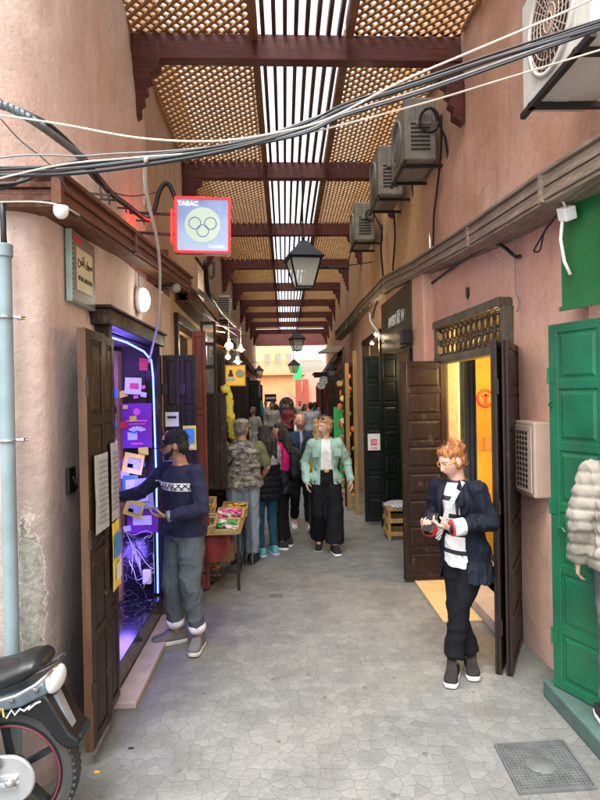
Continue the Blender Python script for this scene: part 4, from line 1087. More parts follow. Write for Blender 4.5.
m = MB(); m.box(-.065, .045, -.035, -.031, 1.72, 1.80); m.build('label_plate', MT['bluep'], disp)
m = MB(); m.box(-.055, .02, -.036, -.031, 1.88, 1.96); m.build('label_plate', MT['paper'], disp)
def flat(px, py, Y): return at(px, py, Y=Y)
pu = thing('poster', 'purple advertisement with a white fan emblem inside the kiosk', 'poster', (-1.27, 5.17, 1.68))
m = MB(); m.box(-.125, .125, -.005, .0, -.19, .19); m.build('sheet', MT['purple'], pu)
m = MB()
for k_ in range(5):
    a0 = R(-60+k_*26); m.prism([(math.sin(a0)*.03, math.cos(a0)*.02-.06), (math.sin(a0)*.085, math.cos(a0)*.055-.06), (math.sin(a0+.36)*.085, math.cos(a0+.36)*.055-.06), (math.sin(a0+.36)*.03, math.cos(a0+.36)*.02-.06)], -.010, -.006)
m.build('emblem', MT['white'], pu)
m = MB(); m.lathe([(0,0),(.03,0),(.03,.002),(0,.002)], n=18, M=Matrix.Rotation(R(90),4,'X')); m.build('emblem', MT['pinkp'], pu, loc=(0,-.006,.12))
m = MB(); m.box(-.09,.09,-.009,-.006,.035,.05); m.box(-.07,.07,-.009,-.006,.01,.02); m.box(-.05,.05,-.009,-.006,-.16,-.145); m.build('printing', MT['pinkp'], pu)
pu2 = thing('poster', 'second purple advertisement low in the kiosk, half behind the shopkeeper', 'poster', (-1.24, 5.17, .86))
m = MB(); m.box(-.13, .13, -.005, .0, -.10, .12); m.build('sheet', MT['purple'], pu2); m = MB(); m.box(-.08,.08,-.009,-.006,-.03,.05); m.build('emblem', MT['white'], pu2)
for (x, z, a, w_, h_, mt_, lab) in ((-1.30,1.36,12,.17,.17,'yellow','tilted yellow leaflet below the purple advertisement in the kiosk'), (-1.33,1.18,0,.13,.16,'bluep','pale blue leaflet under the yellow one in the kiosk'),
    (-1.24,1.10,-4,.2,.26,'paper2','large crumpled white sheet in the kiosk'), (-1.30,.98,18,.16,.14,'yellow','tilted yellow leaflet lowest in the kiosk'), (-1.29,2.02,3,.14,.14,'paper','white card with a red picture high in the kiosk'), (-1.45,.92,4,.06,.20,'paper','narrow white and green leaflet on the badge cabinet')):
    dd = {'yellow': [(MT['paper2'], .01, 0, w_*.6, h_*.5), (MT['bluep'], -.02, -.02, w_*.3, h_*.2)], 'paper': [(MT['redp' if x < -1.2 and z > 2 else 'greenp'], .01, .0, w_*.5, h_*.35)]}.get(mt_, [(MT['paper'], 0, .0, w_*.6, h_*.5)])
    notice('leaflet', lab, 'leaflet', MT[mt_], (x, 5.15-.01*abs(a)/10, z), (0, R(a), 0), w_, h_, dd)
t = MB(); rr_ = random.Random(5)
for k_ in range(4):
    p = [(-1.38+rr_.random()*.24, 5.12+rr_.random()*.04, .3+rr_.random()*.5) for _ in range(4)]
    P = []
    for i in range(3):
        for q_ in range(5): P.append(Vector(p[i]).lerp(Vector(p[i+1]), q_/5) + Vector((0, 0, .02*math.sin(q_*1.3))))
    t.tube(P, .0035, 6)
tag(t.build('cable', MT['cable_w'], None, True), 'tangle of white cables low inside the blue-lit kiosk', 'cable')
rs = random.Random(11)
for i in range(22):
    k_ = i % 5; x = -1.40+rs.random()*.20; z = .78+rs.random()*1.45; w_ = .035+rs.random()*.05
    m = MB(); m.box(-w_/2, w_/2, -.0015, .0015, -w_*.4, w_*.4)
    o = m.build('sticker', MT[['paper','bluep','pinkp','yellow','redp'][k_]], None, loc=(x, 5.165-.0007*i, z), rot=(0, R(rs.uniform(-14, 14)), 0))
    tag(o, '%s little sticker among the many on the inner wall of the blue-lit kiosk' % ['white','blue','pink','yellow','red'][k_], 'sticker', 'little stickers on the inner wall of the kiosk')
mb = MB(); mb.box(-1.24, -1.17, 5.13, 5.17, .33, .45); tag(mb.build('power_socket', MT['white'], None, bevel=.005), 'white power socket at the bottom of the kiosk', 'socket')
mb = MB(); mb.box(-1.43, -1.15, 5.175, 5.19, .2, .75); mb.build('marble_panel', MT['marble'], bl)
BLUE = (.20, .13, 1.0)
led = thing('led_strip', 'blue glowing light strip round the kiosk opening', 'light strip', (0,0,0))
t = MB(); P = [(-1.135,5.235,.22),(-1.13,5.24,1.2),(-1.14,5.235,2.1),(-1.145,5.20,2.24),(-1.16,5.0,2.30),(-1.17,4.5,2.33),(-1.18,3.95,2.33)]
t.tube(P, .0075, 8); t.build('glowing_tube', glow('blue_led', (.13,.22,1.0), 5), led, True)
for (x, y, z, e) in ((-1.35,4.98,.55,9),(-1.3,4.95,1.3,9),(-1.35,4.9,2.1,9),(-1.4,4.2,2.2,7)): lamp('led_light', (x,y,z), BLUE, e*1.1, .1, led)

# ------------------------------------------------------------ left row beyond
bl2 = thing('plaster_building', 'long brown plastered shop row on the left beyond the kiosk', 'building')
pl = [(-1.14,6.05),(-1.2,8),(-1.3,12),(-1.42,20),(-1.5,33.2)]
OPL = [(6.35,8.6,.0,2.75),(9.3,11.4,0,2.7),(12.3,14.3,0,2.6),(15.4,17.2,0,2.6),(18.5,20.5,0,2.6),(22,24,0,2.6),(26,28,0,2.6)]
wall(pl, 0, 3.35, OPL, -1, 'lower_wall', MT['plaster_far_l'], bl2, res=.2)
pu_ = [(-1.37,6.05),(-1.45,9),(-1.5,14),(-1.56,33.2)]
wall(pu_, 3.3, 6.5, [(10.4,11.2,3.6,4.3)], -1, 'upper_wall', MT['plaster_far_l'], bl2, res=.2, amp=.02)
mb = MB(); mb.add([(-1.14,6.05,3.33),(-1.5,33,3.33),(-1.7,33,3.33),(-1.6,6.05,3.33)], [(0,1,2,3)]); mb.quad((-1.14,6.05,3.0),(-1.45,6.05,3.0),(-1.45,6.05,3.4),(-1.14,6.05,3.4)); mb.build('ledge_slab', MT['ledge'], bl2)
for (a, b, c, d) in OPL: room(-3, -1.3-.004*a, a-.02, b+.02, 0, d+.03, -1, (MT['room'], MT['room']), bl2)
ledge([(-1.0,6.4,3.0),(-1.05,9,3.0),(-1.12,14,3.05),(-1.25,22,3.05),(-1.35,33,3.05)], .10, .16, -1, 'timber_ledge', MT['ledge'], bl2)
for (a, b, c, d) in OPL:
    fr = MB(); x = -1.15-.012*(a-6)
    for yy in (a-.03, b-.05): fr.box(x-.08, x+.05, yy, yy+.08, 0, d)
    fr.box(x-.08, x+.055, a-.04, b+.04, d-.04, d+.06); fr.build('door_frame', MT['door_br'], bl2, bevel=.005)
# reddish posts, window-like glazed leaf and brown shutter beside the stall
door_leaf(.13, 2.55, [1.5, 1.2, 1.2], MT['door_rd'], bl2, (-.905, 5.95, .02), R(0))
wl = MB(); x0 = -.93
for xx in (-.90, -.76): wl.box(xx-.014, xx+.014, 6.6, 6.635, 1.9, 2.75)
for zz in (1.92, 2.25, 2.5, 2.73): wl.box(-.89, -.77, 6.602, 6.633, zz-.018, zz+.018)
wl.build('window_frame', MT['door_br'], bl2, bevel=.003)
wl = MB(); wl.quad((-.89,6.618,1.93),(-.77,6.618,1.93),(-.77,6.618,2.73),(-.89,6.618,2.73)); wl.build('window_pane', glass('window_glass', (.5,.55,.5), .08, .3), bl2)
fr = None; sh = thing('wooden_shutter', 'dark plank shutter standing open beside the sweet stall', 'shutter', (-.86, 6.5, 0))
mb = MB()
for i in range(3): mb.box(i*.075, i*.075+.072, -.02, .02, .92, 1.93)
mb.build('planks', MT['door_dk'], sh, bevel=.004); mb = MB(); mb.box(0,.222,.02,.045,1.05,1.12); mb.box(0,.222,.02,.045,1.75,1.82); mb.build('batten', MT['door_br'], sh)
mb = MB(); mb.box(-.01,.235,-.03,.05,1.93,1.96); mb.build('top_rail', MT['door_br'], sh)
for (x, Y, w_, h_, mt_, a) in ((-1.36,16.2,.32,2.35,'door_rd',3),(-1.04,16.1,.34,2.35,'door_bk',-3),(-1.22,11.8,.34,2.5,'door_dk',4),(-1.28,14.6,.4,2.4,'door_br',6),(-1.35,20.8,.5,2.4,'door_bk',2),(-1.4,24.3,.5,2.4,'door_dk',2),(-1.1,8.9,.22,2.5,'door_dk',3)):
    door_leaf(w_, h_, [1,1,1,1,1], MT[mt_], bl2, (x, Y, .02), R(a))
# ------------------------------------------------------------ right row
br = thing('plaster_building', 'salmon pink plastered building with open panelled shop doors on the right', 'building')
pr = [(3.6,-2.5),(2.35,2.0),(2.02,2.72),(1.84,3.4),(1.80,3.9),(1.79,4.5),(1.66,6.3),(1.6,7.0)]
wall(pr, 0, 3.22, [(4.62,6.27,.03,2.64),(2.85,3.55,.1,2.42)], 1, 'lower_wall', MT['plaster_r'], br, res=.1, amp=.02)
pru = [(3.6,-2.5),(2.35,2.0),(2.0,2.8),(1.85,3.5),(1.80,5.2),(1.72,7.0)]
wall(pru, 3.15, 6.5, [], 1, 'upper_wall', MT['plaster_ru'], br, res=.11, amp=.05)
ledge([(3.6,-2.4,3.1),(2.1,2.0,3.1),(1.66,2.75,3.10),(1.54,3.5,3.10),(1.52,4.84,3.18),(1.50,6.8,3.34)], .15, .24, 1, 'timber_ledge', MT['ledge_r'], br)
mb = MB(); mb.add([(3.6,-2.4,3.2),(2.0,2.3,3.2),(1.79,3.6,3.2),(1.6,7.0,3.36),(1.9,7.0,3.36),(4,-2.4,3.2)], [(0,1,2,3,4,5)]); mb.build('ledge_slab', MT['ledge_r'], br)
br2 = thing('plaster_building', 'long ochre and pink shop row on the right beyond the brown doors', 'building')
pr2 = [(1.6,7.0),(1.56,8.8),(1.5,12),(1.66,18),(2.2,33.2)]
OPR = [(7.25,9.0,.0,2.55),(9.5,11.6,0,2.9),(12.6,14.4,0,2.6),(15.4,17.4,0,2.6),(19,21,0,2.6),(23,25,0,2.6),(27,29,0,2.6)]
wall(pr2, 0, 3.42, OPR, 1, 'lower_wall', MT['plaster_ru'], br2, res=.2)
pru2 = [(1.72,7.0),(1.66,9),(1.58,12),(1.72,18),(2.3,33.2)]
m_, nt, b = newmat('plaster_ochre_pink')
MT['ochre_r'] = plaster('plaster_ochre_right', (.66,.38,.18), (.70,.47,.28), (.42,.25,.14), lowz=-9, streak=.6)
wall(pru2, 3.38, 6.5, [], 1, 'upper_wall', MT['ochre_r'], br2, res=.2, amp=.03)
mb = MB(); mb.add([(1.6,7.0,3.4),(1.5,12,3.4),(2.2,33,3.4),(2.5,33,3.4),(1.9,7,3.4)], [(0,1,2,3,4)]); mb.build('ledge_slab', MT['ledge_r'], br2)
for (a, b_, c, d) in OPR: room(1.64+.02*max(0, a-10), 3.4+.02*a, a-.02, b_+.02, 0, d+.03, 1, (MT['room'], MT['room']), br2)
ledge([(1.50,6.82,3.34),(1.44,8.45,3.49),(1.42,10.9,3.52),(1.36,12.9,3.45),(1.25,14.5,3.35)], .15, .16, 1, 'timber_ledge', MT['ledge_r'], br2)
ledge([(1.5,17,3.1),(1.7,22,3.1),(2.0,32,3.1)], .15, .16, 1, 'timber_ledge', MT['ledge_r'], br2)
for (a, b_, c, d) in OPR:
    fr = MB(); x = 1.54 if a < 13 else 1.5+.035*(a-12)
    for yy in (a-.03, b_-.05): fr.box(x-.03, x+.1, yy, yy+.08, 0, d)
    fr.box(x-.035, x+.1, a-.04, b_+.04, d-.04, d+.06); fr.build('door_frame', MT['door_br'], br2, bevel=.005)
# awning-like sloping board on the right, far
mb = MB(); mb.bar((1.1,15.0,3.0),(1.55,17.2,3.32),.5,.05); tag(mb.build('awning', MT['ledge_r'], None, bevel=.01), 'sloping plank awning over the far right-hand shops', 'awning')
mb = MB(); mb.box(.95,1.6,19.5,20.6,2.62,2.70); mb.box(.95,1.6,19.5,19.54,2.52,2.62); tag(mb.build('awning', MT['door_bk'], None, bevel=.01), 'flat black awning sticking out from the right far down the alley', 'awning')
# pink pilaster beside the brown leaf
mb = MB(); mb.box(1.53,1.66,6.55,7.12,0,3.28); mb.build('pilaster', MT['plaster_r'], br, bevel=.02)

# the near shop with geometric transom
fr = MB()
def on(Y): return 1.79-(Y-4.5)*.13/1.8     # wall x at Y
A, B_ = Vector((on(4.64)-.03,4.64,0)), Vector((on(6.25)-.03,6.25,0))
fr.bar(A+Vector((0,0,2.615)), B_+Vector((0,0,2.615)), .16, .075); fr.bar(A+Vector((0,0,2.25)), B_+Vector((0,0,2.25)), .14, .07)
for P_ in (A, B_): fr.box(P_.x-.05, P_.x+.07, P_.y-.035, P_.y+.035, .03, 2.58)
fr.build('door_frame', MT['ledge_r'] if 0 else wood('transom_frame', (.10,.085,.06), .5, 'z', .4, .3, (.3,.3,.24)), br, bevel=.005)
tr = MB(); u = (B_-A).normalized(); L = (B_-A).length; nx = 13; MR = Matrix.Rotation(math.atan2(u.y, u.x), 4, 'Z') @ Matrix.Rotation(R(90), 4, 'X')
for i in range(nx):
    for j in range(2):
        c = A + u*(L*(i+.5)/nx) + Vector((0,0,2.355+j*.14)); tr.ring(c, .052, .010, MR, 8, 4)
        for a in range(4):
            v = (u*math.cos(a*math.pi/4+.39) + Vector((0,0,math.sin(a*math.pi/4+.39)))); tr.bar(c+v*.052, c+v*.085, .012, .012); tr.bar(c-v*.052, c-v*.085, .012, .012)
for j in range(3): tr.bar(A+Vector((0,0,2.285+j*.14)), B_+Vector((0,0,2.285+j*.14)), .012, .010)
for i in range(nx+1): p = A+u*(L*i/nx); tr.bar(p+Vector((0,0,2.28)), p+Vector((0,0,2.58)), .010, .010)
tr.build('transom_fretwork', MT['door_bk'] if 0 else wood('fretwork', (.05,.04,.03), .5, 'z', .3, .2), br)
rmr = room(1.86, 3.3, 4.5, 7.05, .1, 2.9, 1, (MT['room_w'], MT['slab']), br)
st = MB(); st.box(1.62,3.0,4.62,6.2,0,.10); st.build('threshold', MT['slab'], br, bevel=.006)
st = MB(); st.box(1.28,1.615,4.95,6.12,0,.018); st.build('threshold', paint('yellow_lit_stone', (.55,.40,.20), .45, .15, 6), br, bevel=.004)  # thin slab; its yellow paints in the shop light spilled on the ground
six = [1]*8
dB = door_leaf(.46, 2.21, [1]*8, MT['door_dk'], br, (1.635, 6.06, .03), R(182), st=.06, lock=0)
# bifold on the near side: outer half seen edge on, inner half facing the alley
p0, p1 = Vector((1.47,3.97,0)), Vector((1.785,4.58,0)); an = math.atan2(p1.y-p0.y, p1.x-p0.x)
dA = door_leaf((p1-p0).length, 2.25, [1]*7, MT['door_dk'], br, (p1.x, p1.y, .01), an+math.pi, st=.06)
dC = door_leaf(.50, 2.25, [1]*7, MT['door_dk'], br, (1.405, 4.00, .01), R(62), st=.06)
k = MB(); k.box(.27,.31,-.035,-.022,1.13,1.24); k.tube([(.285,-.045,1.25),(.285,-.045,1.31),(.30,-.045,1.33),(.315,-.045,1.31),(.315,-.045,1.25)], .005, 6); k.box(.275,.325,-.06,-.03,1.19,1.25)
pd = k.build('padlock', paint('brass_lock', (.4,.33,.18), .35, .2, 20, .9), dA, bevel=.003)
# shop contents seen through the opening
cu = MB(); vs = []
for i in range(25):
    x = 1.84+.30*i/24; y = 6.6+.03*math.sin(i*1.6); vs += [(x, y, .12), (x, y, 2.3)]
cu.add(vs, [(2*i, 2*i+2, 2*i+3, 2*i+1) for i in range(24)]); tag(cu.build('curtain', cloth((.10,.12,.14)), None, True), 'grey-blue curtain inside the yellow-lit shop on the right', 'curtain')
mb = MB(); mb.box(1.79,1.865,6.36,6.39,.1,2.3); tag(mb.build('door_panel', MT['white'], None, bevel=.004), 'narrow white panel just inside the right-hand shop', 'panel')
ban = thing('banner', 'large yellow poster with a red ring inside the right-hand shop', 'banner', (2.12, 6.3, 1.3))
mb = MB(); mb.box(-.10,.40,-.004,.004,-1.1,1.1); mb.build('sheet', paint('yellow_banner', (.36,.19,.012), .75, .3, 3, bmp=.02), ban)
mb = MB(); mb.ring((0,0,0), .085, .014, Matrix.Rotation(R(90),4,'X'), 24); mb.box(-.012,.012,-.012,-.006,-.05,.05); mb.box(-.04,.04,-.012,-.006,.02,.04); mb.build('emblem', MT['redp'], ban, loc=(-.0,-.01,.55))
mb = MB(); mb.box(-.06,.25,-.01,-.006,.0,.13); mb.build('emblem', wood('brown_print', (.35,.15,.05), .5), ban)
rg = random.Random(3)
sh = thing('shelf_unit', 'shelves of packets just inside the jamb behind the folded brown door', 'shelf', (1.98, 4.72, .1))
mb = MB(); mb.box(-.02,.25,-.03,.0,0,2.3)
for j in range(8): mb.box(0,.25,0,.30,.02+j*.28,.04+j*.28)
mb.build('rack', MT['post'], sh)
for j in range(8):
    for i in range(3):
        m = MB(); m.box(0,.13,0,.07,0,.12+rg.random()*.08); m.build('packet', [MT['yellow'],MT['redp'],MT['orangep'],MT['paper'],MT['yellow']][rg.randrange(5)], sh, loc=(.01,.01+i*.095,.045+j*.28))
lamp('shop_light', (2.15,5.5,2.15), (1,.62,.22), 105, .15, br); lamp('shop_light', (2.1,5.9,1.0), (1,.62,.2), 14, .15, br)

# cream fretted box on the pink pillar
p = at(515,464,Y=4.12)
bx = thing('meter_box', 'cream metal box with a fretted front on the pink pillar', 'meter box', (1.80, 4.2, 1.18))
mb = MB(); mb.box(-.12,.0,-.18,.17,0,.52); mb.build('casing', MT['cream'], bx, bevel=.012)
mb = MB(); mb.box(-.1345,-.125,-.16,.15,.03,.49); mb.build('door', MT['cream'], bx, bevel=.004)
mb = MB()
for j in range(11):
    for i in range(4): mb.box(-.1365,-.1350,-.10+i*.05,-.065+i*.05,.06+j*.037,.085+j*.037)
mb.build('fretwork', MT['ac_dark'], bx)
mb = MB(); mb.lathe([(0,0),(.012,0),(.012,.01),(0,.012)], n=12, M=Matrix.Rotation(R(-90),4,'Y')); mb.build('lock', MT['chrome'], bx, loc=(-.135,.12,.27))
# green doors, sign, doorstep
gd = thing('green_door', 'bright green panelled double door folded open at the right edge', 'door', (0,0,0))
dd = (Vector((1.93,2.85,0))-Vector((1.62,3.63,0))); 
g1 = door_leaf(.42, 2.20, [.9,1,1,1,1,.9], MT['green'], gd, (1.63, 3.63, .11), math.atan2(dd.y, dd.x), st=.07, lock=0, hm=MT['green'])
pp_ = Vector((1.63,3.63,0))+dd.normalized()*.43
g2 = door_leaf(.42, 2.20, [.9,1,1,1,1,.9], MT['green'], gd, (pp_.x, pp_.y, .11), math.atan2(dd.y, dd.x)+R(5), st=.07, hm=MT['green'])
k = MB(); k.ring((.02,-.03,1.72), .016, .005, Matrix.Rotation(R(90),4,'Y'), 14); k.tube([(.06,-.035,.98),(.10,-.035,.98),(.12,-.035,.96)], .006, 6); k.build('handle', MT['green'], g1)
gs = thing('shop_sign', 'plain dark green signboard under the timber ledge at the top right', 'sign', (0,0,0))
a_, b_ = Vector((1.69,3.58,0)), Vector((2.0,2.7,0)); m = MB(); m.bar(a_+Vector((0,0,2.755)), b_+Vector((0,0,2.755)), .03, .72); m.build('board', MT['green_sign'], gs, bevel=.004)
m = MB(); m.bar(a_+Vector((-.02,0,2.40)), b_+Vector((-.02,0,2.40)), .02, .025); m.build('trim', MT['green_sign'], gs)
fl = thing('floodlight', 'small white floodlight with a hanging white tube at the corner of the green sign', 'floodlight', tuple(at(566,212,Y=3.45)))
m = MB(); m.box(-.035,.035,-.05,.04,-.045,.03); m.build('housing', MT['white'], fl, bevel=.006, rot=(R(20),R(-20),0)); m = MB(); m.tube([(-.01,.02,-.02),(-.02,.03,-.15),(.0,.03,-.28),(.03,.02,-.36)], .010, 8); m.build('tube', MT['white'], fl, True)
m = MB(); m.tube([(0,0,.02),(-.02,0,.07),(-.04,0,.08)], .008, 6); m.build('bracket', MT['white'], fl, True)
st = MB(); st.box(1.585,2.2,-2,3.72,0,.105); tag(st.build('doorstep', MT['teal'], None, bevel=.012), 'worn blue-green painted doorstep in front of the green door', 'step')
# metal plate + cable holes
p = at(468.5,295,X=1.72); m = MB(); m.prism([(-.04,.0),(-.035,.06),(.0,.075),(.035,.06),(.03,-.0),(.0,-.04)], 0, .012, lambda u,v,d: (1.715-d, p.y+u, p.z+v)); tag(m.build('wall_plate', MT['hinge'], None, bevel=.002), 'small grey metal plate on the pink wall above the transom', 'plate')
# drain cover
dc = thing('drain_cover', 'square cast iron cover with a grid pattern let into the paving', 'drain cover', (0,0,0))
c4 = [at(494,746,Z=0), at(563,741,Z=0), at(598,790,Z=0), at(519,795,Z=0)]
o_ = c4[0]; ux = (c4[1]-c4[0]+c4[2]-c4[3])/2; uy = (c4[3]-c4[0]+c4[2]-c4[1])/2
m = MB(); f_ = lambda s, t, z: o_+ux*s+uy*t+Vector((0,0,z))
def slabp(m, s0,s1,t0,t1,z0,z1):
    m.add([f_(s,t,z) for z in (z0,z1) for (s,t) in ((s0,t0),(s1,t0),(s1,t1),(s0,t1))], [(0,1,2,3),(4,5,6,7),(0,1,5,4),(1,2,6,5),(2,3,7,6),(3,0,4,7)])
slabp(m,0,1,0,1,.001,.006); m.build('plate', MT['iron_plate'], dc)
m = MB(); n_ = 17
for i in range(n_+1):
    a = .05+.9*i/n_; slabp(m,a-.009,a+.009,.05,.95,.0065,.012); slabp(m,.05,.95,a-.009,a+.009,.0068,.0116)
m.build('grid', MT['iron_plate'], dc)
m = MB(); slabp(m,0,.03,0,1,.0065,.014); slabp(m,.97,1,0,1,.0065,.014); slabp(m,.03,.97,0,.03,.0065,.014); slabp(m,.03,.97,.97,1,.0065,.014); m.build('rim', MT['iron_plate'], dc)
c_ = f_(.47,.5,.0125); m = MB(); m.lathe([(.075,0),(.07,.004),(0,.006)], n=20); m.build('boss', MT['chrome'] if 0 else MT['iron_plate'], dc, True, loc=c_)
dp = at(382,570,Z=0); m = MB(); m.box(dp.x-.1,dp.x+.1,dp.y-.12,dp.y+.12,.001,.006); 
tag(m.build('drain_cover', MT['iron_plate'], None), 'small dark rectangular cover in the paving by the middle of the alley', 'drain cover') if 0 else None
p = at(276,596,Z=0); m = MB(); m.box(p.x-.06,p.x+.06,p.y-.05,p.y+.05,.001,.005); tag(m.build('drain_cover', MT['iron_plate'], None), 'tiny dark metal cover in the paving in front of the stall', 'drain cover')

# black panelled leaves and signboard of the next shop on the right
dD = door_leaf(.46, 2.42, [1]*7, MT['door_bk'], br2, (1.60, 8.75, .06), R(181), st=.06)
dE = door_leaf(.30, 2.42, [1]*7, MT['door_bk'], br2, (1.60, 8.4, .06), R(200), st=.05)
# dark glazed leaf between the brown and black doors
q = at(374,442,Y=8.68); nt_ = thing('sticker', 'white square sticker with a pink and orange camera symbol on the black door', 'sticker', tuple(q))
m = MB(); m.box(-.09,.09,-.006,0,-.12,.12); m.build('sheet', MT['white'], nt_)
m = MB(); m.box(-.045,.045,-.011,-.0065,-.045,.045); sy = m.build('symbol', paint('pink_orange', (.8,.12,.25), .5, .4, 30), nt_, bevel=.008)
m = MB(); m.ring((0,-.013,0), .02, .004, Matrix.Rotation(R(90),4,'X'), 18); m.build('symbol_ring', MT['white'], sy)
m = MB(); m.box(-.05,.05,-.009,-.0065,-.09,-.08); m.build('printing', MT['redp'], nt_)
sg = thing('shop_sign', 'dark glass shop sign with pale Latin and foreign letters above the black door', 'sign', (0,0,0))
a_, b_ = Vector((1.55,7.15,0)), Vector((1.51,9.1,0)); m = MB(); m.bar(a_+Vector((0,0,2.86)), b_+Vector((0,0,2.86)), .05, .82)
m.build('board', paint('dark_glass', (.06,.065,.045), .22, .3, 2, bmp=.02), sg, bevel=.004)
ang = math.atan2(a_.y-b_.y, a_.x-b_.x)
text_obj('lettering', 'AMSU 原 N', .20, MT['white'], sg, (1.497, 8.0, 2.91), (R(90), 0, ang), .003, .003)
m = MB(); m.box(1.38,1.50,7.0,7.12,2.50,2.68); tag(m.build('security_camera', MT['black'], None, bevel=.01), 'black boxy device above the brown door leaf', 'camera')
# stool-like crate with a cloth behind the brown leaf
cr = thing('crate', 'pale wooden crate with a patterned cloth on top behind the brown door leaf', 'crate', (1.5, 8.0, 0))
m = MB()
for x in (-.16,.16):
    for y in (-.14,.14): m.box(x-.02,x+.02,y-.02,y+.02,0,.42)
for z in (.05,.22,.38):
    m.box(-.18,.18,-.17,-.155,z,z+.06); m.box(-.18,.18,.155,.17,z,z+.06); m.box(-.195,-.18,-.17,.17,z,z+.06)
m.build('slats', MT['post'], cr, bevel=.002)
m = MB(); m.ball((0,0,.43), .22,.2,.06); tag(m.build('cloth', checker_mat('spotted_cloth',(.6,.6,.62),(.05,.05,.06),60), None, True, loc=(1.5,8.0,0)), 'black and white patterned cloth lying on the pale crate', 'cloth')
# ochre posts and colourful goods of the far shop
for (px, py, Y, top, lab) in ((357,500,9.6,2.62,'ochre wooden post, front one beside the black door'),(349,498,10.0,2.45,'ochre wooden post, rear one beside the hanging goods')):
    q = at(px,py,Y=Y); m = MB(); m.box(-.03,.03,-.03,.03,0,top); tag(m.build('wooden_post', MT['post'], None, bevel=.004, loc=(q.x,Y,0)), lab, 'post')
gc = [(.55,.28,.05),(.65,.12,.04),(.12,.30,.10),(.60,.45,.12),(.35,.18,.06),(.6,.55,.4),(.45,.08,.05)]
gm = [paint('goods_%d' % i, c, .5, .3, 20) for i, c in enumerate(gc)]
cn = ['orange','red','green','yellow','brown','cream','dark red']
for i in range(56):
    px = 339+rg.random()*15; py = 374+i*2.5; Y = 10.6+rg.random()*1.2
    q = at(px,py,Y=Y); t = thing('souvenir', '%s trinket hanging on the open shop front at the right' % cn[i % 7], 'souvenir', tuple(q), 0, 'trinkets hanging on the far right shop front')
    k_ = i % 3; m = MB()
    if k_ == 0: m.lathe([(0,-.08),(.05,-.06),(.07,0),(.05,.05),(.02,.07),(.025,.09),(0,.09)], n=14)
    elif k_ == 1: m.lathe([(0,0),(.09,.0),(.10,.02),(.06,.035),(0,.03)], n=16, M=Matrix.Rotation(R(75),4,'X'))
    else: m.ball((0,0,0), .04,.04,.09); m.ball((0,0,.09), .03)
    t.scale = (.62,)*3; m.build('body', gm[i % 7], t, True); m = MB(); m.tube([(0,0,.08),(0,.02,.18)], .004, 5); m.build('string', MT['iron'], t)
hr = MB()
for z in (1.1, 1.75, 2.4, 2.7): hr.bar((1.02,10.3,z),(1.2,12.3,z),.02,.02)
hr.bar((1.02,10.3,0),(1.02,10.3,2.75),.03,.03); hr.bar((1.2,12.3,0),(1.2,12.3,2.75),.03,.03)
tag(hr.build('display_rack', MT['door_br'], None), 'wooden rack carrying the hanging trinkets at the right', 'rack')
m = MB(); q = at(340,450,Y=12.5); m.box(-.12,.12,-.01,.01,-1.0,.9); tag(m.build('banner', MT['greenp'], None, loc=q), 'bright green cloth strip behind the hanging trinkets', 'banner')
for (x, Y, w_, mt_) in ((1.52,13.0,.42,'door_dk'),(1.5,14.7,.45,'door_dk'),(1.6,17.6,.4,'door_rd'),(1.85,21.2,.5,'door_rd'),(1.95,24,.5,'door_dk'),(2.1,29,.6,'door_rd')):
    door_leaf(w_, 2.4, [1,1,1,1,1], MT[mt_], br2, (x, Y, .02), R(180))
for i, (px, py, Y) in enumerate(((376,334,9.6),(372,343,10.0))):
    q = at(px,py,Y=Y); t = thing('spot_lamp', 'round spot lamp %s over the ochre posts' % ('nearer the dark glass sign' if i == 0 else 'farther from the dark glass sign'), 'lamp', tuple(q))
    m = MB(); m.lathe([(.0,.05),(.03,.045),(.045,0)], n=14); m.build('shade', MT['chrome'], t, True); m = MB(); m.ball((0,0,.005), .034); m.build('bulb', glow('warm_bulb', (1,.85,.6), 25), t, True); lamp('bulb_light', (0,-.05,-.06), (1,.75,.45), 14, .04, t)
# roof of the passage ------------------------------------------------
rf = thing('slatted_roof', 'dark red timber roof of beams, lattice panels and open slats over the alley', 'roof')
BY = [5.72+3.08*k for k in range(-1, 9)]; ZB = 5.1; sk = .032
def roof_x(Y):   # left wall x, right wall x
    l = -1.40-.012*max(0,Y-5) if Y < 12 else -1.49-.003*(Y-12)
    if Y < 12: r = 1.80-(Y-5)*.03
    else: r = 1.6+(Y-12)*.033
    return l, r
def strip_x(Y): return -.20+.0*(Y), .64+.0*Y
for i, Y in enumerate(BY):
    l, r = roof_x(Y); m = MB(); m.bar((l-.1, Y, ZB+.12), (r+.15, Y+sk*(r-l), ZB+.12), .13, .24); m.build('beam', MT['roofwood'], rf, bevel=.008)
    for sx, x in ((1, l), (-1, r)):
        yy = Y if sx > 0 else Y+sk*(r-l); m = MB()
        prof = [(0,.0),(.30,.0),(.28,-.09),(.20,-.13),(.21,-.20),(.16,-.23),(.17,-.30),(.13,-.33),(.14,-.40),(.10,-.43),(.10,-.52),(.0,-.58)]
        m.prism([(x+sx*(u+.0), ZB+v-.002) for u, v in prof], yy-.06, yy+.06); m.build('corbel', MT['roofwood'], rf, bevel=.005)
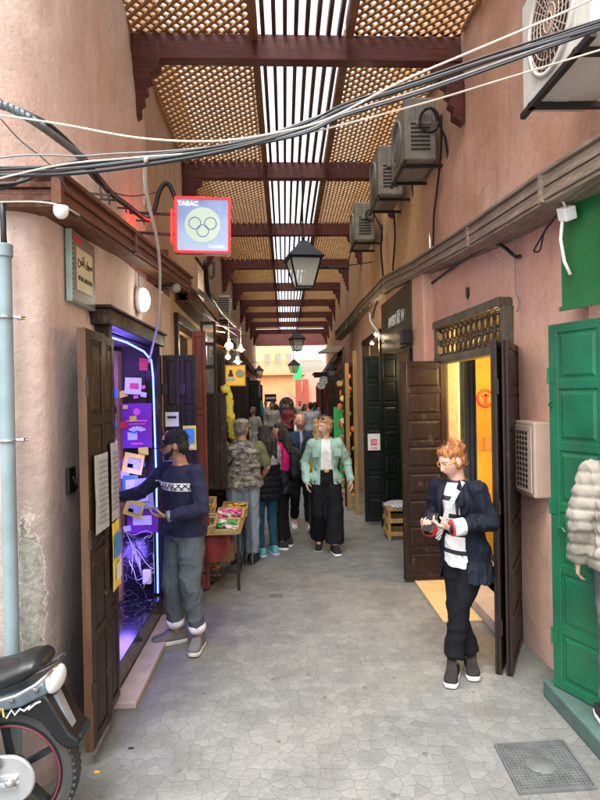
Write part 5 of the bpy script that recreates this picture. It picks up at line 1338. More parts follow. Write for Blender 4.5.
def lattice(w0, w1, ya, yb, parent):
    """crossing diagonal laths in two layers"""
    m = MB(); p = .118; W = w1-w0; D = yb-ya
    for lay, s in ((0, 1), (1, -1)):
        n = int((W+D)/p)+2
        for k in range(n):
            c = k*p*1.0
            # line: u + s*v = c (s=1) or u - v = c - D
            pts = []
            if s == 1: ends = [(c, 0), (c-D, D)]
            else: ends = [(c-D, 0), (c, D)]
            (u0, v0), (u1, v1) = ends
            def clip(u0, v0, u1, v1):
                t0, t1 = 0, 1; du = u1-u0
                for lo, hi in ((0, W),):
                    if abs(du) < 1e-9: 
                        if not (0 <= u0 <= W): return None
                        continue
                    a = (0-u0)/du; b_ = (W-u0)/du
                    if a > b_: a, b_ = b_, a
                    t0 = max(t0, a); t1 = min(t1, b_)
                if t1-t0 < .01: return None
                return (u0+du*t0, v0+(v1-v0)*t0, u0+du*t1, v0+(v1-v0)*t1)
            q = clip(u0, v0, u1, v1)
            if q: m.bar((w0+q[0], ya+q[1], ZB+.27+lay*.019), (w0+q[2], ya+q[3], ZB+.27+lay*.019), .031, .018)
    return m.build('lattice_panel', MT['lattice'], parent)
sl0, sl1 = strip_x(0); proto_l = proto_r = proto_s = None
for i in range(len(BY)-1):
    ya, yb = BY[i]+.0, BY[i+1]; l, r = roof_x(ya); l2, r2 = roof_x(yb); l = min(l, l2)-.06; r = max(r, r2)+.1
    lattice(l, sl0-.06, ya+.02, yb+.05, rf); lattice(sl1+.06, r, ya+.03, yb+.10, rf)
    m = MB()
    for x in (sl0-.03, sl1+.03): m.box(x-.035, x+.035, ya+.07, yb-.06, ZB+.16, ZB+.34)
    m.build('side_rail', MT['railwood'], rf, bevel=.004)
    m = MB(); n_ = 8
    for k in range(n_):
        x = sl0+.055+(sl1-sl0-.11)*k/(n_-1); m.box(x-.019, x+.019, ya-.0, yb, ZB+.245, ZB+.335)
    m.build('slats', MT['slat'], rf)
    m = MB()     # edge battens against the walls
    for x in (roof_x(ya)[0]+.03, roof_x(ya)[1]-.03): m.bar((x, ya+.07, ZB+.235), (x+(roof_x(yb)[0]-roof_x(ya)[0] if x < 0 else roof_x(yb)[1]-roof_x(ya)[1]), yb-.07, ZB+.235), .05, .03)
    m.build('batten', MT['lattice'], rf)
l, r = roof_x(32.5); m = MB(); m.box(l-.2, r+.3, 33.0, 33.3, 4.75, 5.6); m.build('beam', MT['roofwood'], rf)
# parapets shading the roof from the sides
m = MB(); m.box(-5,-1.75,6.2,33,5.6,5.7); m.box(2.3,6,7.2,33,5.6,5.7); 
# ============================================================ THINGS
# lanterns
def lantern(s, parent=None):
    t = thing('street_lantern', 'x', 'lantern')
    m = MB(); n = 4
    def sq(m, r0, z0, r1, z1):
        a = [(-1,-1),(1,-1),(1,1),(-1,1)]; m.add([(x*r0,y*r0,z0) for x,y in a]+[(x*r1,y*r1,z1) for x,y in a], [(0,1,5,4),(1,2,6,5),(2,3,7,6),(3,0,4,7),(0,1,2,3),(4,5,6,7)])
    sq(m,.25,.42,.27,.44); sq(m,.265,.44,.10,.62); sq(m,.10,.62,.085,.66); sq(m,.085,.66,.02,.71); m.ball((0,0,.74),.03); m.tube([(0,0,.74),(0,0,.80)],.008,6)
    m.build('hood', MT['lamp_metal'], t)
    m = MB()
    for x,y in ((-1,-1),(1,-1),(1,1),(-1,1)): m.bar((x*.12,y*.12,.02),(x*.225,y*.225,.43),.020,.020)
    for z, r in ((.02,.12),(.42,.225)):
        for a,b in (((-r,-r),(r,-r)),((r,-r),(r,r)),((r,r),(-r,r)),((-r,r),(-r,-r))): m.bar((a[0],a[1],z),(b[0],b[1],z),.022,.022)
    m.ball((0,0,-.02),.02); m.bar((-.12,0,.01),(.12,0,.01),.02,.012)
    m.build('frame', MT['lamp_metal'], t)
    for (a,b) in (((-1,-1),(1,-1)),((1,-1),(1,1)),((1,1),(-1,1)),((-1,1),(-1,-1))):
        m = MB(); m.quad((a[0]*.115,a[1]*.115,.03),(b[0]*.115,b[1]*.115,.03),(b[0]*.22,b[1]*.22,.42),(a[0]*.22,a[1]*.22,.42)); m.build('pane', LG, t)
    m = MB(); m.lathe([(.018,.03),(.02,.12),(.035,.16),(.035,.24),(.0,.27)], n=12); m.build('bulb', MT['white'], t, True)
    return t
LG = glass('lantern_glass', (.75,.80,.72), .25, .55)
L0 = lantern(1)
for i, (px, py, Y, k, lab) in enumerate(((304,289,8.75,1.0,'largest square iron lantern hanging from the second roof beam'),(297,351,20.8,.95,'middle lantern hanging farther down the alley'),(294,373,29.4,.92,'smallest, farthest lantern hanging near the end of the roof'))):
    o = L0 if i == 0 else copy_tree(L0)
    q = at(px,py,Y=Y); o.location = q; o.scale = (k,)*3; o['label'] = lab; o['group'] = 'lanterns hanging under the roof'; o.rotation_euler = (0,0,R(8+i*9))
    m = MB(); m.tube([(0,0,.79),(0,0,(5.12-q.z)/k)], .012, 6); m.build('hanging_rod', MT['lamp_metal'], o)
q = at(318,268,Y=8.75); m = MB(); m.tube([q, at(345,266,Y=8.9), at(372,262,Y=9.0)], .008, 6); m.tube([at(318,262,Y=8.75), at(330,268,Y=8.8), at(342,266,Y=8.9)], .010, 6)
tag(m.build('cable', MT['cable'], None, True), 'black cable from the largest lantern to the right wall', 'cable')
# wall lantern far right
ow = copy_tree(L0); q = at(342,392,Y=19); ow.location = (1.5,19.3,2.5); ow.scale = (.6,)*3; ow['label'] = 'small wall lantern beside the black awning on the right'; 
for c_ in list(ow.children):
    if c_.name.startswith('hanging'): bpy.data.objects.remove(c_)
m = MB(); m.tube([(0,0,.8),(.2,0,.9),(.5,0,.85)], .02, 6); m.build('bracket', MT['lamp_metal'], ow, True)
ow = copy_tree(L0); q = at(273,392,Y=30); ow.location = (-1.1,26,2.75); ow.scale = (.75,)*3; ow['label'] = 'wall lantern on a bracket on the left near the end of the alley'
for c_ in list(ow.children):
    if c_.name.startswith('hanging'): bpy.data.objects.remove(c_)
m = MB(); m.tube([(0,0,.8),(-.2,0,.95),(-.45,0,.9)], .02, 6); m.build('bracket', MT['lamp_metal'], ow, True)
ow['group'] = 'wall lanterns'

# TABAC sign
q0, q1 = at(176,200,Y=5.55), at(230,253,Y=5.55); wS, hS = q1.x-q0.x, q0.z-q1.z; cS = (q0+q1)/2
sg = thing('tobacco_sign', 'square lit sign reading TABAC with three rings, edged in red neon', 'sign', tuple(cS)); sg.rotation_euler = (0, R(1), R(4))
m = MB(); m.box(-wS/2+.015, wS/2-.015, -.05, .05, -hS/2+.015, hS/2-.015); 
m_, nt, b = newmat('sign_face'); v = coords(nt); g_ = noi(nt, v, 3, 3)
sepn = nt.nodes.new('ShaderNodeSeparateXYZ'); nt.links.new(v, sepn.inputs[0])
cc = mixc(nt, ramp(nt, g_, .3, .7), (.13,.18,.42), (.30,.42,.66)); cc = mixc(nt, ramp(nt, sepn.outputs[2], -.2, .25, .6, 0), cc, (.42,.56,.72))
nt.links.new(cc, b.inputs['Base Color']); nt.links.new(cc, b.inputs['Emission Color']); b.inputs['Emission Strength'].default_value = .42
m.build('panel', m_, sg)
m = MB(); r_ = .010; X, Z = wS/2, hS/2
for yy in (-.055,.055):
    m.tube([(-X,yy,-Z),(X,yy,-Z)], r_, 8); m.tube([(X,yy,-Z),(X,yy,Z)], r_, 8); m.tube([(X,yy,Z),(-X,yy,Z)], r_, 8); m.tube([(-X,yy,Z),(-X,yy,-Z)], r_, 8)
m.build('neon_edge', glow('red_neon', (1,.03,.035), 1.7), sg, True)
m = MB(); m.box(-X-.012,-X+.014,-.05,.05,-Z,Z); m.box(X-.014,X+.012,-.05,.05,-Z,Z); m.box(-X,X,-.05,.05,Z-.014,Z+.010); m.box(-X,X,-.05,.05,-Z-.010,-Z+.014); m.build('case', MT['ac_old'], sg)
RX = Matrix.Rotation(R(90),4,'X'); sc_ = wS/.50
m = MB(); m.lathe([(0,0),(.165*sc_,0),(.165*sc_,.002),(0,.002)], n=48, M=RX); m.build('disc', glow('sign_disc', (.62,.78,.62), .38, (.45,.55,.46)), sg, loc=(0,-.052,0))
m = MB()
for x, z in ((-.072,.015),(.072,.015),(0,-.055)): m.ring((x*sc_,-.0555,z*sc_), .055*sc_, .0045, RX, 32)
m.build('rings', glow('ring_blue', (.16,.22,.42), .3), sg, True)
text_obj('lettering', 'TABAC', .058, glow('sign_white', (.9,.95,1), .9), sg, (-.135*sc_,-.053,.195*sc_), (R(90),0,0), .001, .0008)
text_obj('lettering', 'Coralba', .045, glow('sign_white2', (.8,.9,1), .7), sg, (.13*sc_,-.053,-.20*sc_), (R(90),0,0), .001, .0)
m = MB()
for z in (.10,-.08): m.bar((-X,0,z),(-X-.42,.0,z+.01),.022,.022)
m.build('bracket', MT['iron'], sg)
m = MB(); m.box(-X-.045,-X-.025,-.05,.05,-.16,.14); m.build('side_neon', glow('red_neon2', (1,.03,.02), 1.8), sg)
lamp('neon_light', (-X-.10,-.02,0), (1,.05,.02), 3.5, .06, sg)
# street name plaque
q = at(77,272,X=-1.19)
pl_ = thing('street_plaque', 'tiled street name plaque with Arabic and Latin letters on the grey-pink wall', 'sign', (-1.185, q.y, q.z))
m = MB(); W_, H_ = .40, .40; m.box(0,.035,-W_/2,W_/2,-H_/2,H_/2); m.build('slab', paint('plaque_edge', (.28,.42,.38), .5, .2, 10), pl_, bevel=.006)
m = MB(); m.box(.0355,.039,-W_/2+.01,W_/2-.01,-H_/2+.01,H_/2-.01); m.build('border', checker_mat('plaque_border', (.34,.26,.22), (.035,.02,.018), 72), pl_)
m = MB(); m.box(.0395,.042,-W_/2+.065,W_/2-.065,-H_/2+.075,H_/2-.085); m.build('field', paint('plaque_field', (.56,.54,.34), .5, .12, 8), pl_)
m = MB(); m.box(.0395,.041,-W_/2+.04,-W_/2+.16,H_/2-.06,H_/2-.025); m.build('red_tile', MT['redp'], pl_)
text_obj('lettering', '\uFEA1\uFEEE\uFEE0\uFE91\uFE83 \uFED5\uFEEE\uFEB3', .060, MT['black'], pl_, (.043, 0, .045), (R(90),0,R(90)), .001, .001)
text_obj('lettering', 'SOUK ABLOUH', .034, MT['black'], pl_, (.043, 0, -.055), (R(90),0,R(90)), .001, .001)
q = at(70,480,X=-1.18); m = MB(); m.box(0,.02,-.05,.05,-.07,.07); m.tube([(.02,.0,.02),(.035,.01,-.02),(.03,.03,-.05)], .008, 6); tag(m.build('broken_socket', MT['hinge'], None, bevel=.004, loc=(-1.185,q.y,q.z)), 'dark broken electrical box on the wall left of the near brown door', 'socket')
# oval bulkhead lamp, dome, camera
q = at(138,300,X=-1.15); t = thing('bulkhead_lamp', 'lit oval bulkhead lamp on the wall above the kiosk', 'lamp', (-1.14,q.y,q.z))
m = MB(); m.ball((0,0,0), .03,.085,.11); m.build('base', MT['white'], t, True); m = MB(); m.ball((.035,0,0), .05,.07,.095); m.build('globe', glow('lamp_globe', (.95,1,.9), 2.6), t, True); lamp('lamp_light', (.14,0,0), (.95,1,.9), 3, .06, t)
m = MB(); m.tube([(.0,0,.1),(.0,.01,.25),(-.01,.02,.40)], .006, 6); m.build('cable', MT['cable_g'], t, True)
q = at(61,212,Y=2.83); t = thing('dome_camera', 'white dome camera hanging under the timber ledge at the corner', 'camera', tuple(q))
m = MB(); m.lathe([(0,.025),(.034,.025),(.034,.0),(.029,-.015),(.015,-.029),(0,-.032)], n=20); m.build('dome', MT['white'], t, True)
q = at(176,288,Y=5.6); t = thing('security_camera', 'small grey security camera on the wall under the tobacco sign', 'camera', tuple(q)); m = MB(); m.ball((0,0,0),.045); m.build('dome', MT['ac_old'], t, True); m = MB(); m.tube([(-.2,0,.02),(0,0,.03)],.012,6); m.build('arm', MT['iron'], t)
# pipe at the left edge
q = at(3,400,Y=2.82); pi = thing('drain_pipe', 'pale blue-grey pipe standing against the wall at the left edge', 'pipe', (q.x-.0,2.86,0))
m = MB(); m.tube([(0,0,0),(0,0,2.62)], .033, 18); m.lathe([(.033,2.58),(.040,2.585),(.040,2.64),(.033,2.645)]); m.build('tube', MT['pipe'], pi, True, ang=50)
m = MB(); m.tube([(0,0,2.55),(0,0,2.75),(-.02,.03,2.9)], .014, 8); m.tube([(.01,0,2.6),(.0,.0,2.75),(-.05,.03,2.92)], .010, 8); m.build('cable', MT['cable'], pi, True)
for z in (1.72, 2.30): m = MB(); m.ring((0,0,z), .036, .007, None, 20); m.bar((.03,0,z),(.075,.04,z),.02,.012); m.ball((.06,.02,z),.014); m.build('clamp', MT['chrome'], pi, True)
# air conditioners
def ac(label, loc, mat, w=.78, h=.58, d=.30, round_=1, fan=.22):
    """front (fan) faces -X"""
    t = thing('air_conditioner', label, 'air conditioner', loc, 0, 'air conditioners on the right wall')
    m = MB(); m.box(-d/2, d/2, -w/2, w/2, 0, h); m.build('casing', mat, t, bevel=.018)
    m = MB(); My = Matrix.Rotation(R(-90),4,'Y'); m.lathe([(fan+.02,0),(fan+.025,.018),(fan+.005,.022),(fan,.0)], (-d/2,-.0,h*.5), 36, My); m.build('fan_rim', mat, t, True)
    m = MB(); m.lathe([(0,.003),(fan,.003)], (-d/2,0,h*.5), 36, My); m.build('fan_well', MT['ac_dark'], t)
    m = MB()
    for k in range(6): m.ring((-d/2-.014,0,h*.5), fan*(k+.6)/6, .0035, My, 36, 4)
    for k in range(28): a = 2*math.pi*k/28; m.bar((-d/2-.012,math.cos(a)*fan*.1,h*.5+math.sin(a)*fan*.1),(-d/2-.012,math.cos(a)*fan,h*.5+math.sin(a)*fan),.004,.004)
    m.build('fan_grille', MT['ac_old'] if mat != MT['ac'] else MT['cream'], t)
    m = MB()   # side louvres and terminal cover
    for k in range(7): m.box(-d*.3, d*.3, -w/2-.006, -w/2-.001, h*.15+k*.045, h*.15+k*.045+.018)
    m.build('vents', MT['ac_dark'], t)
    m = MB(); m.box(-d*.15,d*.35,-w/2-.03,-w/2-.0065,h*.55,h*.88); m.build('terminal_cover', mat, t, bevel=.006)
    m = MB()
    for y in (-w*.33, w*.33): m.bar((-d/2-.02,y,-.02),(d/2+.16,y,-.02),.035,.03); m.bar((d/2+.14,y,-.02),(d/2+.14,y,-.28),.03,.03); 
    m.bar((-d/2,-w/2-.01,-.02),(-d/2,w/2,-.02),.03,.03); m.build('bracket', MT['iron'], t)
    m = MB(); m.box(-d/2+.03,d/2-.03,-w/2+.05,w/2-.05,-.004,-.001)
    for k in range(5): m.box(-d*.2,-d*.05+.03,-w/2+.12+k*.12,-w/2+.17+k*.12,-.007,-.0042)
    m.build('underside', MT['ac_dark'], t) if 0 else m.build('underside', mat, t)
    return t
A1 = ac('largest cream air conditioner with a round fan at the top right', (1.57,3.02,3.50), MT['ac'], .78,.60,.36, fan=.245)
A2 = ac('weathered air conditioner with coiled black pipes, second along the right wall', (1.49,6.75,4.40), MT['ac_old'], .80,.66,.34)
A3 = ac('weathered air conditioner, third along the right wall', (1.42,8.15,4.50), MT['ac_old'], .80,.64,.32)
A4 = ac('weathered air conditioner farthest along the right wall', (1.36,10.2,4.45), MT['ac_old'], .80,.62,.32)
for A_, s_ in ((A2,1),(A3,.7),(A4,.7)):
    m = MB(); P = []
    for k in range(26): a = k*.55; P.append((.08+.10*math.cos(a)*s_, -.47-.01*math.sin(k), .38+.13*math.sin(a)*s_))
    P += [(.25,-.45,.2),(.32,-.4,-.2),(.34,-.3,-.9),(.33,-.3,-1.05)]
    m.tube(P, .014, 7); m.build('pipes', MT['cable'], A_, True)
q = at(243,318,Y=14.6); A5 = ac('small air conditioner on the left wall with a slatted side', (-1.42,14.4,3.75), MT['ac'], .8,.55,.35); A5.rotation_euler=(0,0,R(180)); A5['group'] = 'air conditioners on the left wall'
del A5['group']
m = MB()
for k in range(9): m.box(-.16,.16,.402,.41,.05+k*.052,.05+k*.052+.026)
m.build('vents', MT['ac_dark'], A5)
# ------------------------------------------------------------ cables
def cable(label, pts, r, mat, sag=0, name='cable', n=7, seg=10):
    P = []
    for a, b in zip(pts, pts[1:]):
        a = Vector(a); b = Vector(b)
        for k in range(seg): t = k/seg; p = a.lerp(b, t); p.z -= sag*4*t*(1-t); P.append(p)
    P.append(Vector(pts[-1])); m = MB(); m.tube(P, r, n); return tag(m.build(name, mat, None, True), label, 'cable')
def catm(pts, seg=8):
    pts = [Vector(p) for p in pts]; P = []; e = [pts[0]*2-pts[1]] + pts + [pts[-1]*2-pts[-2]]
    for i in range(1, len(e)-2):
        for k in range(seg):
            t = k/seg; a, b, c, d = e[i-1], e[i], e[i+1], e[i+2]
            P.append(.5*((2*b)+(-a+c)*t+(2*a-5*b+4*c-d)*t*t+(-a+3*b-3*c+d)*t**3))
    P.append(pts[-1]); return P
def scable(label, pp, r, mat, name='cable'):
    m = MB(); m.tube(catm(pp), r, 7); return tag(m.build(name, mat, None, True), label, 'cable')
# bundle crossing the alley: from the left ledge corner (Y~2.8) to the far upper right (Y~2.6)
def span(px_pts, ya, yb):
    out = []; x0, x1 = px_pts[0][0], px_pts[-1][0]
    for (px, py) in px_pts: out.append(at(px, py, Y=ya+(yb-ya)*(px-x0)/(x1-x0)))
    return out
B1 = [(-30,171),(60,166),(140,157),(220,146),(300,128),(345,108),(420,84),(500,56),(640,8)]
for i, (dy, r_, mt, bow) in enumerate(((0,.0065,'cable',0),(3,.0075,'cable',2),(6,.0055,'cable_g',-2),(-3,.0055,'cable',3),(9,.0055,'cable',-3),(5,.0085,'cable',5))):
    pts = [(px, py + dy*(1-.35*math.sin(math.pi*(px+30)/670)) + bow*math.sin(math.pi*(px+30)/300)) for px, py in B1]
    scable(['uppermost strand of the black cable bundle over the alley','second black strand of the cable bundle over the alley','grey strand in the cable bundle over the alley','loose black strand above the cable bundle','lowest thin black strand of the cable bundle','thickest black cable in the bundle over the alley'][i], span(pts, 2.75, 2.35), r_, MT[mt])
scable('thin white wire rising to the top right corner in front of the air conditioner', span([(-20,112),(60,124),(140,138),(215,141),(280,132),(330,118),(400,82),(470,52),(560,14),(620,-14)], 2.7, 2.3), .0045, MT['cable_w'])
scable('pale wire sagging low across the alley to the right', span([(-20,183),(60,165),(130,158),(220,150),(320,130),(420,104),(500,80),(560,62),(640,38)], 2.72, 2.4), .004, MT['cable_w'])
scable('thin grey wire along the cable bundle on the left', span([(-20,160),(30,155),(80,156),(110,154),(180,150),(250,140),(330,112),(400,92)], 2.72, 2.6), .004, MT['cable_g'])
# conduit and black cable climbing round the corner
m = MB(); m.tube(catm([at(-20,100,Y=2.8), at(10,108,Y=2.85), at(35,122,Y=2.9), at(60,140,Y=3.1), at(84,158,Y=3.5)]), .020, 12)
tag(m.build('conduit', MT['conduit'], None, True), 'thick grey corrugated conduit at the upper left', 'conduit')
scable('thick black cable clipped to the wall running down to the tobacco sign', [at(20,112,Y=2.9), at(50,128,Y=3.0), at(82,158,Y=3.5), at(98,178,Y=3.75), at(112,194,Y=4.2), at(128,206,Y=4.6), at(146,219,Y=5.2), at(153,214,Y=5.4), at(160,190,Y=5.5), at(168,184,Y=5.55), at(176,200,Y=5.55)], .022, MT['cable'])
cl = [(100,190),(108,196),(125,205),(143,218)]
for i, (px, py) in enumerate(cl):
    a = at(px,py,Y=3.6+i*.55); m = MB(); m.bar(a+Vector((-.06,0,-.02)), a+Vector((.06,0,-.03)), .012,.012); m.bar(a+Vector((0,0,.02)), a+Vector((.01,0,-.06)), .01,.01)
    tag(m.build('cable_clip', MT['iron'], None), ['cable clip nearest the corner on the upper left wall','second cable clip from the corner','third cable clip from the corner','cable clip nearest the tobacco sign'][i], 'clip', 'clips on the upper left wall')
scable('white cable hanging from the bundle down into the kiosk', [at(146,158,Y=2.62), at(145,180,Y=2.8), at(149,205,Y=3.1), at(157,240,Y=3.6), at(160,275,Y=4.0), at(158,320,Y=4.4), at(153,345,Y=4.9), at(149,362,Y=5.1)], .009, MT['cable_w'])
scable('thin black wire on the upper left wall', [at(-10,94,Y=2.9), at(30,118,Y=3.0), at(70,150,Y=3.4), at(100,185,Y=3.8), at(130,196,Y=4.5), at(160,192,Y=5.3)], .005, MT['cable'])
scable('white cable slung under the left timber ledge', [at(-10,202,Y=2.8), at(40,202,Y=2.82), at(66,208,Y=2.85), at(90,222,Y=3.4), at(130,248,Y=4.2), at(168,276,Y=5.4)], .004, MT['cable_w'])
scable('black cable slung under the left timber ledge', [at(66,206,Y=2.9), at(95,230,Y=3.5), at(135,258,Y=4.4), at(175,284,Y=5.8)], .008, MT['cable'])
for i, ps in enumerate(([(-20,186),(20,182),(50,168),(80,160)],[(-20,192),(10,186),(30,176),(60,172)],[(0,118),(20,140),(50,165),(72,196)])):
    scable(['loop of black cable on top of the left ledge','second loop of black cable on top of the left ledge','thin dark wire crossing the rounded corner'][i], [at(x,y,Y=2.78+.03*k) for k,(x,y) in enumerate(ps)], [.008,.008,.003][i], MT['cable'])
# right side cables
def rc(label, pts, r, mt='cable', X=None): scable(label, [at(x,y,Y=Y) for x,y,Y in pts], r, MT[mt])
rc('black pipe running down the wall from the second air conditioner', [(441,115,5.9),(441,150,6.2),(437,190,6.5),(434,215,6.6),(433,250,6.75),(432,262,6.8)], .012)
rc('black cable down the wall from the farthest air conditioner', [(382,225,9.4),(381,250,9.4),(383,285,9.4),(376,305,9.6),(372,318,9.7)], .016)
rc('white cable looping under the right ledge near the ochre posts', [(370,313,8.9),(371,322,8.8),(380,335,8.6),(384,343,8.5)], .016, 'cable_w')
rc('dark pipe down the wall between two air conditioners', [(394,212,8.6),(395,240,8.6),(393,270,8.7),(396,287,8.7)], .014)
rc('black cable slung under the right ledge over the transom', [(432,283,6.5),(440,277,6.3),(460,262,5.6),(480,250,5.0),(498,244,4.7),(515,256,4.5),(520,256,4.45)], .014)
rc('black cable dropping along the pink pillar to the transom', [(434,282,6.7),(435,310,6.75),(435,345,6.8),(436,362,6.8)], .010)
rc('thin grey cable dropping from the ledge to the transom corner', [(514,235,4.45),(515,260,4.5),(516,290,4.5),(519,302,4.5),(517,312,4.5)], .005, 'cable_g')
rc('tangle of dark wire on the salmon wall beside the green sign', [(560,210,3.6),(552,222,3.75),(544,233,3.85),(540,250,3.9),(534,251,3.95),(538,243,3.9),(548,225,3.8)], .006)
for k in range(5):
    a = at(477+k*5.5,237-k*4,Y=4.9-k*.16); m = MB(); m.tube([a+Vector((.05,0,0)), a+Vector((.03,0,.06)), a+Vector((-.02,0,.07)), a+Vector((-.03,0,.0))], .012, 6)
    if k in (0,2,3): tag(m.build('cable_loop', MT['cable'], None, True), ['loop of black cable on the right ledge farthest from the camera','','middle loop of black cable on the right ledge','loop of black cable on the right ledge nearest the camera'][k], 'cable')
# left far cables, poles, lamps
for i, (a, b, mt) in enumerate((((203,313,7.2),(238,336,9.6),'purple'),((196,328,7.0),(225,332,9.0),'orangep'),((199,340,7.0),(240,352,9.5),'orangep'),((203,322,7.2),(244,330,10),'purple'))):
    P_, Q_ = at(a[0],a[1],Y=a[2]), at(b[0],b[1],Y=b[2]); m = MB(); m.tube([P_, Q_], .011, 6)
    tag(m.build('awning_rod', MT[mt], None), ['upper purple rod over the left stall','upper yellow rod over the left stall','lower yellow rod over the left stall','lower purple rod over the left stall'][i], 'rod')
mt_ = [at(197,290,Y=6.6), at(215,305,Y=7.6), at(232,322,Y=9), at(246,335,Y=10.5)]
scable('white tray of cables along the left wall above the stall lamps', mt_, .03, MT['ac_old'])
scable('black cables drooping along the left wall under the sign', [at(206,262,Y=6.2), at(208,290,Y=6.6), at(214,300,Y=7.0), at(222,312,Y=8)], .03, MT['cable'])
scable('second black cable drooping along the left wall', [at(196,258,Y=6.0), at(212,278,Y=6.6), at(214,262,Y=7.0)], .016, MT['cable'])
for i, (px, py, Y, kind) in enumerate(((229,346,9.4,1),(241,350,9.6,0),(238,362,9.2,0),(228,357,9.0,1),(196,340,7.3,2))):
    q = at(px,py,Y=Y)
    if kind == 2: continue
    t = thing('pendant_lamp', ['brightest bare bulb hanging over the left stall','white tin lamp hanging upper right of the bright bulb','white tin lamp hanging lowest over the left stall','small bare bulb just under the brightest one'][i], 'lamp', tuple(q))
    if kind == 0:
        m = MB(); m.lathe([(.02,.12),(.035,.10),(.04,.05),(.10,.0),(.105,-.01)], n=20); m.build('shade', MT['white'], t, True); m = MB(); m.ball((0,0,0), .05); m.build('bulb', glow('bulb_dim', (1,.98,.85), 3), t, True)
    else:
        rr = .085 if i == 0 else .05; m = MB(); m.ball((0,0,0), rr); m.build('bulb', glow('bulb_bright', (1,1,.75), 14 if i == 0 else 5), t, True); m = MB(); m.tube([(0,0,rr*.8),(0,0,rr+.07)], .03, 8); m.build('socket', MT['white'], t)
        if i == 0: lamp('bulb_light', (.05,-.15,-.05), (1,.95,.7), 40, .09, t)
    m = MB(); m.tube([(0,0,.1),(0,0,.5)], .005, 5); m.build('cord', MT['cable_w'], t); t.scale = (.75,)*3
lamp('stall_light', (-1.7,7.4,2.3), (1,.8,.5), 40, .1, bl2); lamp('stall_light', (-1.9,10.3,2.3), (1,.8,.5), 22, .1, bl2)
lamp('stall_light', (2.2,8.2,2.3), (1,.75,.4), 34, .1, br2); lamp('stall_light', (2.0,10.6,2.5), (1,.72,.35), 35, .1, br2); lamp('stall_light', (2.2,13.5,2.3), (1,.8,.5), 20, .1, br2)
# yellow board sign
q0, q1 = at(225,365,Y=10.5), at(246,386,Y=10.5); t = thing('shop_sign', 'square yellow hanging board with a dark figure and a grey disc', 'sign', tuple((q0+q1)/2)); W_, H_ = (q1.x-q0.x)/2, (q0.z-q1.z)/2
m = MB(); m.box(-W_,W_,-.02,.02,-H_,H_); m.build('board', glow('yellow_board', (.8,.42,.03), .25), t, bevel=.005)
m = MB(); m.box(-W_,W_,-.03,-.021,H_-.02,H_); m.box(-W_,W_,-.03,-.021,-H_,-H_+.02); m.box(-W_,-W_+.02,-.03,-.021,-H_+.02,H_-.02); m.box(W_-.02,W_,-.03,-.021,-H_+.02,H_-.02); m.build('rim', MT['post'], t)
m = MB(); m.lathe([(0,0),(.075,0),(.075,.004),(0,.004)], n=22, M=RX); m.build('disc', MT['ac_old'], t, loc=(.08,-.023,.03))
m = MB(); m.ball((-.08,-.025,.07),.028,.004,.03); m.prism([(-.13,-.02),(-.03,-.02),(-.05,.05),(-.11,.05)],-.027,-.022); m.build('figure', MT['door_dk'], t)
m = MB(); m.box(-.15,-.01,-.027,-.0225,-.10,-.04); m.build('figure', MT['paper2'], t)
text_obj('lettering', 'CAFE', .05, MT['paper'], t, (.07,-.024,-.10), (R(90),0,0)) if 0 else None
# grey blind box signs, far left
q = at(262,391,Y=19); m = MB(); m.box(-.35,.35,-.03,.03,-.3,.3); tag(m.build('signboard', MT['ac_old'], None, bevel=.01, loc=q), 'plain grey board standing out from the left wall farther on', 'sign') if 0 else None
q = at(263,388,Y=20); m = MB(); m.box(-.25,.25,-.03,.03,-.3,.25); tag(m.build('signboard', paint('grey_board', (.22,.22,.22), .6), None, bevel=.01, loc=(-1.05,20,q.z)), 'plain grey board sticking out from the left wall', 'sign')
m = MB(); q = at(244,355,Y=14); m.box(-.3,.1,-.03,.03,-.3,.35); tag(m.build('signboard', paint('pale_board', (.35,.34,.30), .6), None, bevel=.01, loc=(-1.1,13.6,q.z)), 'pale panel behind the yellow board on the left', 'sign')
m = MB(); q = at(268,398,Y=31); m.box(-.30,.30,-.03,.03,-.2,.2); t = tag(m.build('signboard', MT['black'], None, bevel=.01, loc=(-.75,31,q.z)), 'small black signboard hanging at the far end of the alley', 'sign'); m = MB(); m.box(-.25,.25,-.036,-.031,-.06,.06); m.build('lettering', MT['paper'], t)
# mirror disc lamps on the right far
for i,(px,py,Y) in enumerate(((321,386,18.2),(324,381,17.4))):
    q = at(px,py,Y=Y); t = thing('satellite_dish', ['pale grey dish on the right far wall, lowest','pale grey dish on the right far wall, nearest','pale grey dish on the right far wall, farthest'][i], 'dish', tuple(q), 0)
    m = MB(); m.lathe([(0,0),(.11,.012),(.14,.04)], n=20, M=Matrix.Rotation(R(60),4,'X') ); o = m.build('dish', MT['ac_old'], t, True); o.modifiers.new('t','SOLIDIFY').thickness = .01
    m = MB(); m.tube([(0,0,0),(.35,.2,-.1)], .015, 6); m.build('arm', MT['iron'], t)
# ------------------------------------------------------------ sweet stall
tb = thing('market_table', 'low wooden market table with a hanging dark red cloth on the left', 'table', (-.70, 6.35, 0))
zt = .60; m = MB(); m.box(-.34,.24,-.45,.55,zt-.035,zt); m.build('table_top', MT['post'], tb, bevel=.005)
for (x, y) in ((.21,-.41),(.21,.50),(-.31,-.41),(-.31,.50)):
    m = MB(); m.bar((x,y,0),(x,y,zt-.036),.028,.028,up=(0,1,0)); m.build('leg', MT['iron'], tb)
m = MB(); m.bar((.21,-.41,.15),(.21,.5,.15),.02,.02); m.bar((-.31,-.41,.18),(.21,-.41,.18),.02,.02); m.build('stretcher', MT['iron'], tb)
m = MB(); vs = []
for i in range(15):
    x = -.36+.50*i/14; y = -.47+.012*math.sin(i*1.3); b_ = .30 if i < 12 else .30+(i-11)*.05; vs += [(x,y,zt+.0),(x,y-.006,(zt+b_)/2),(x,y,b_)]
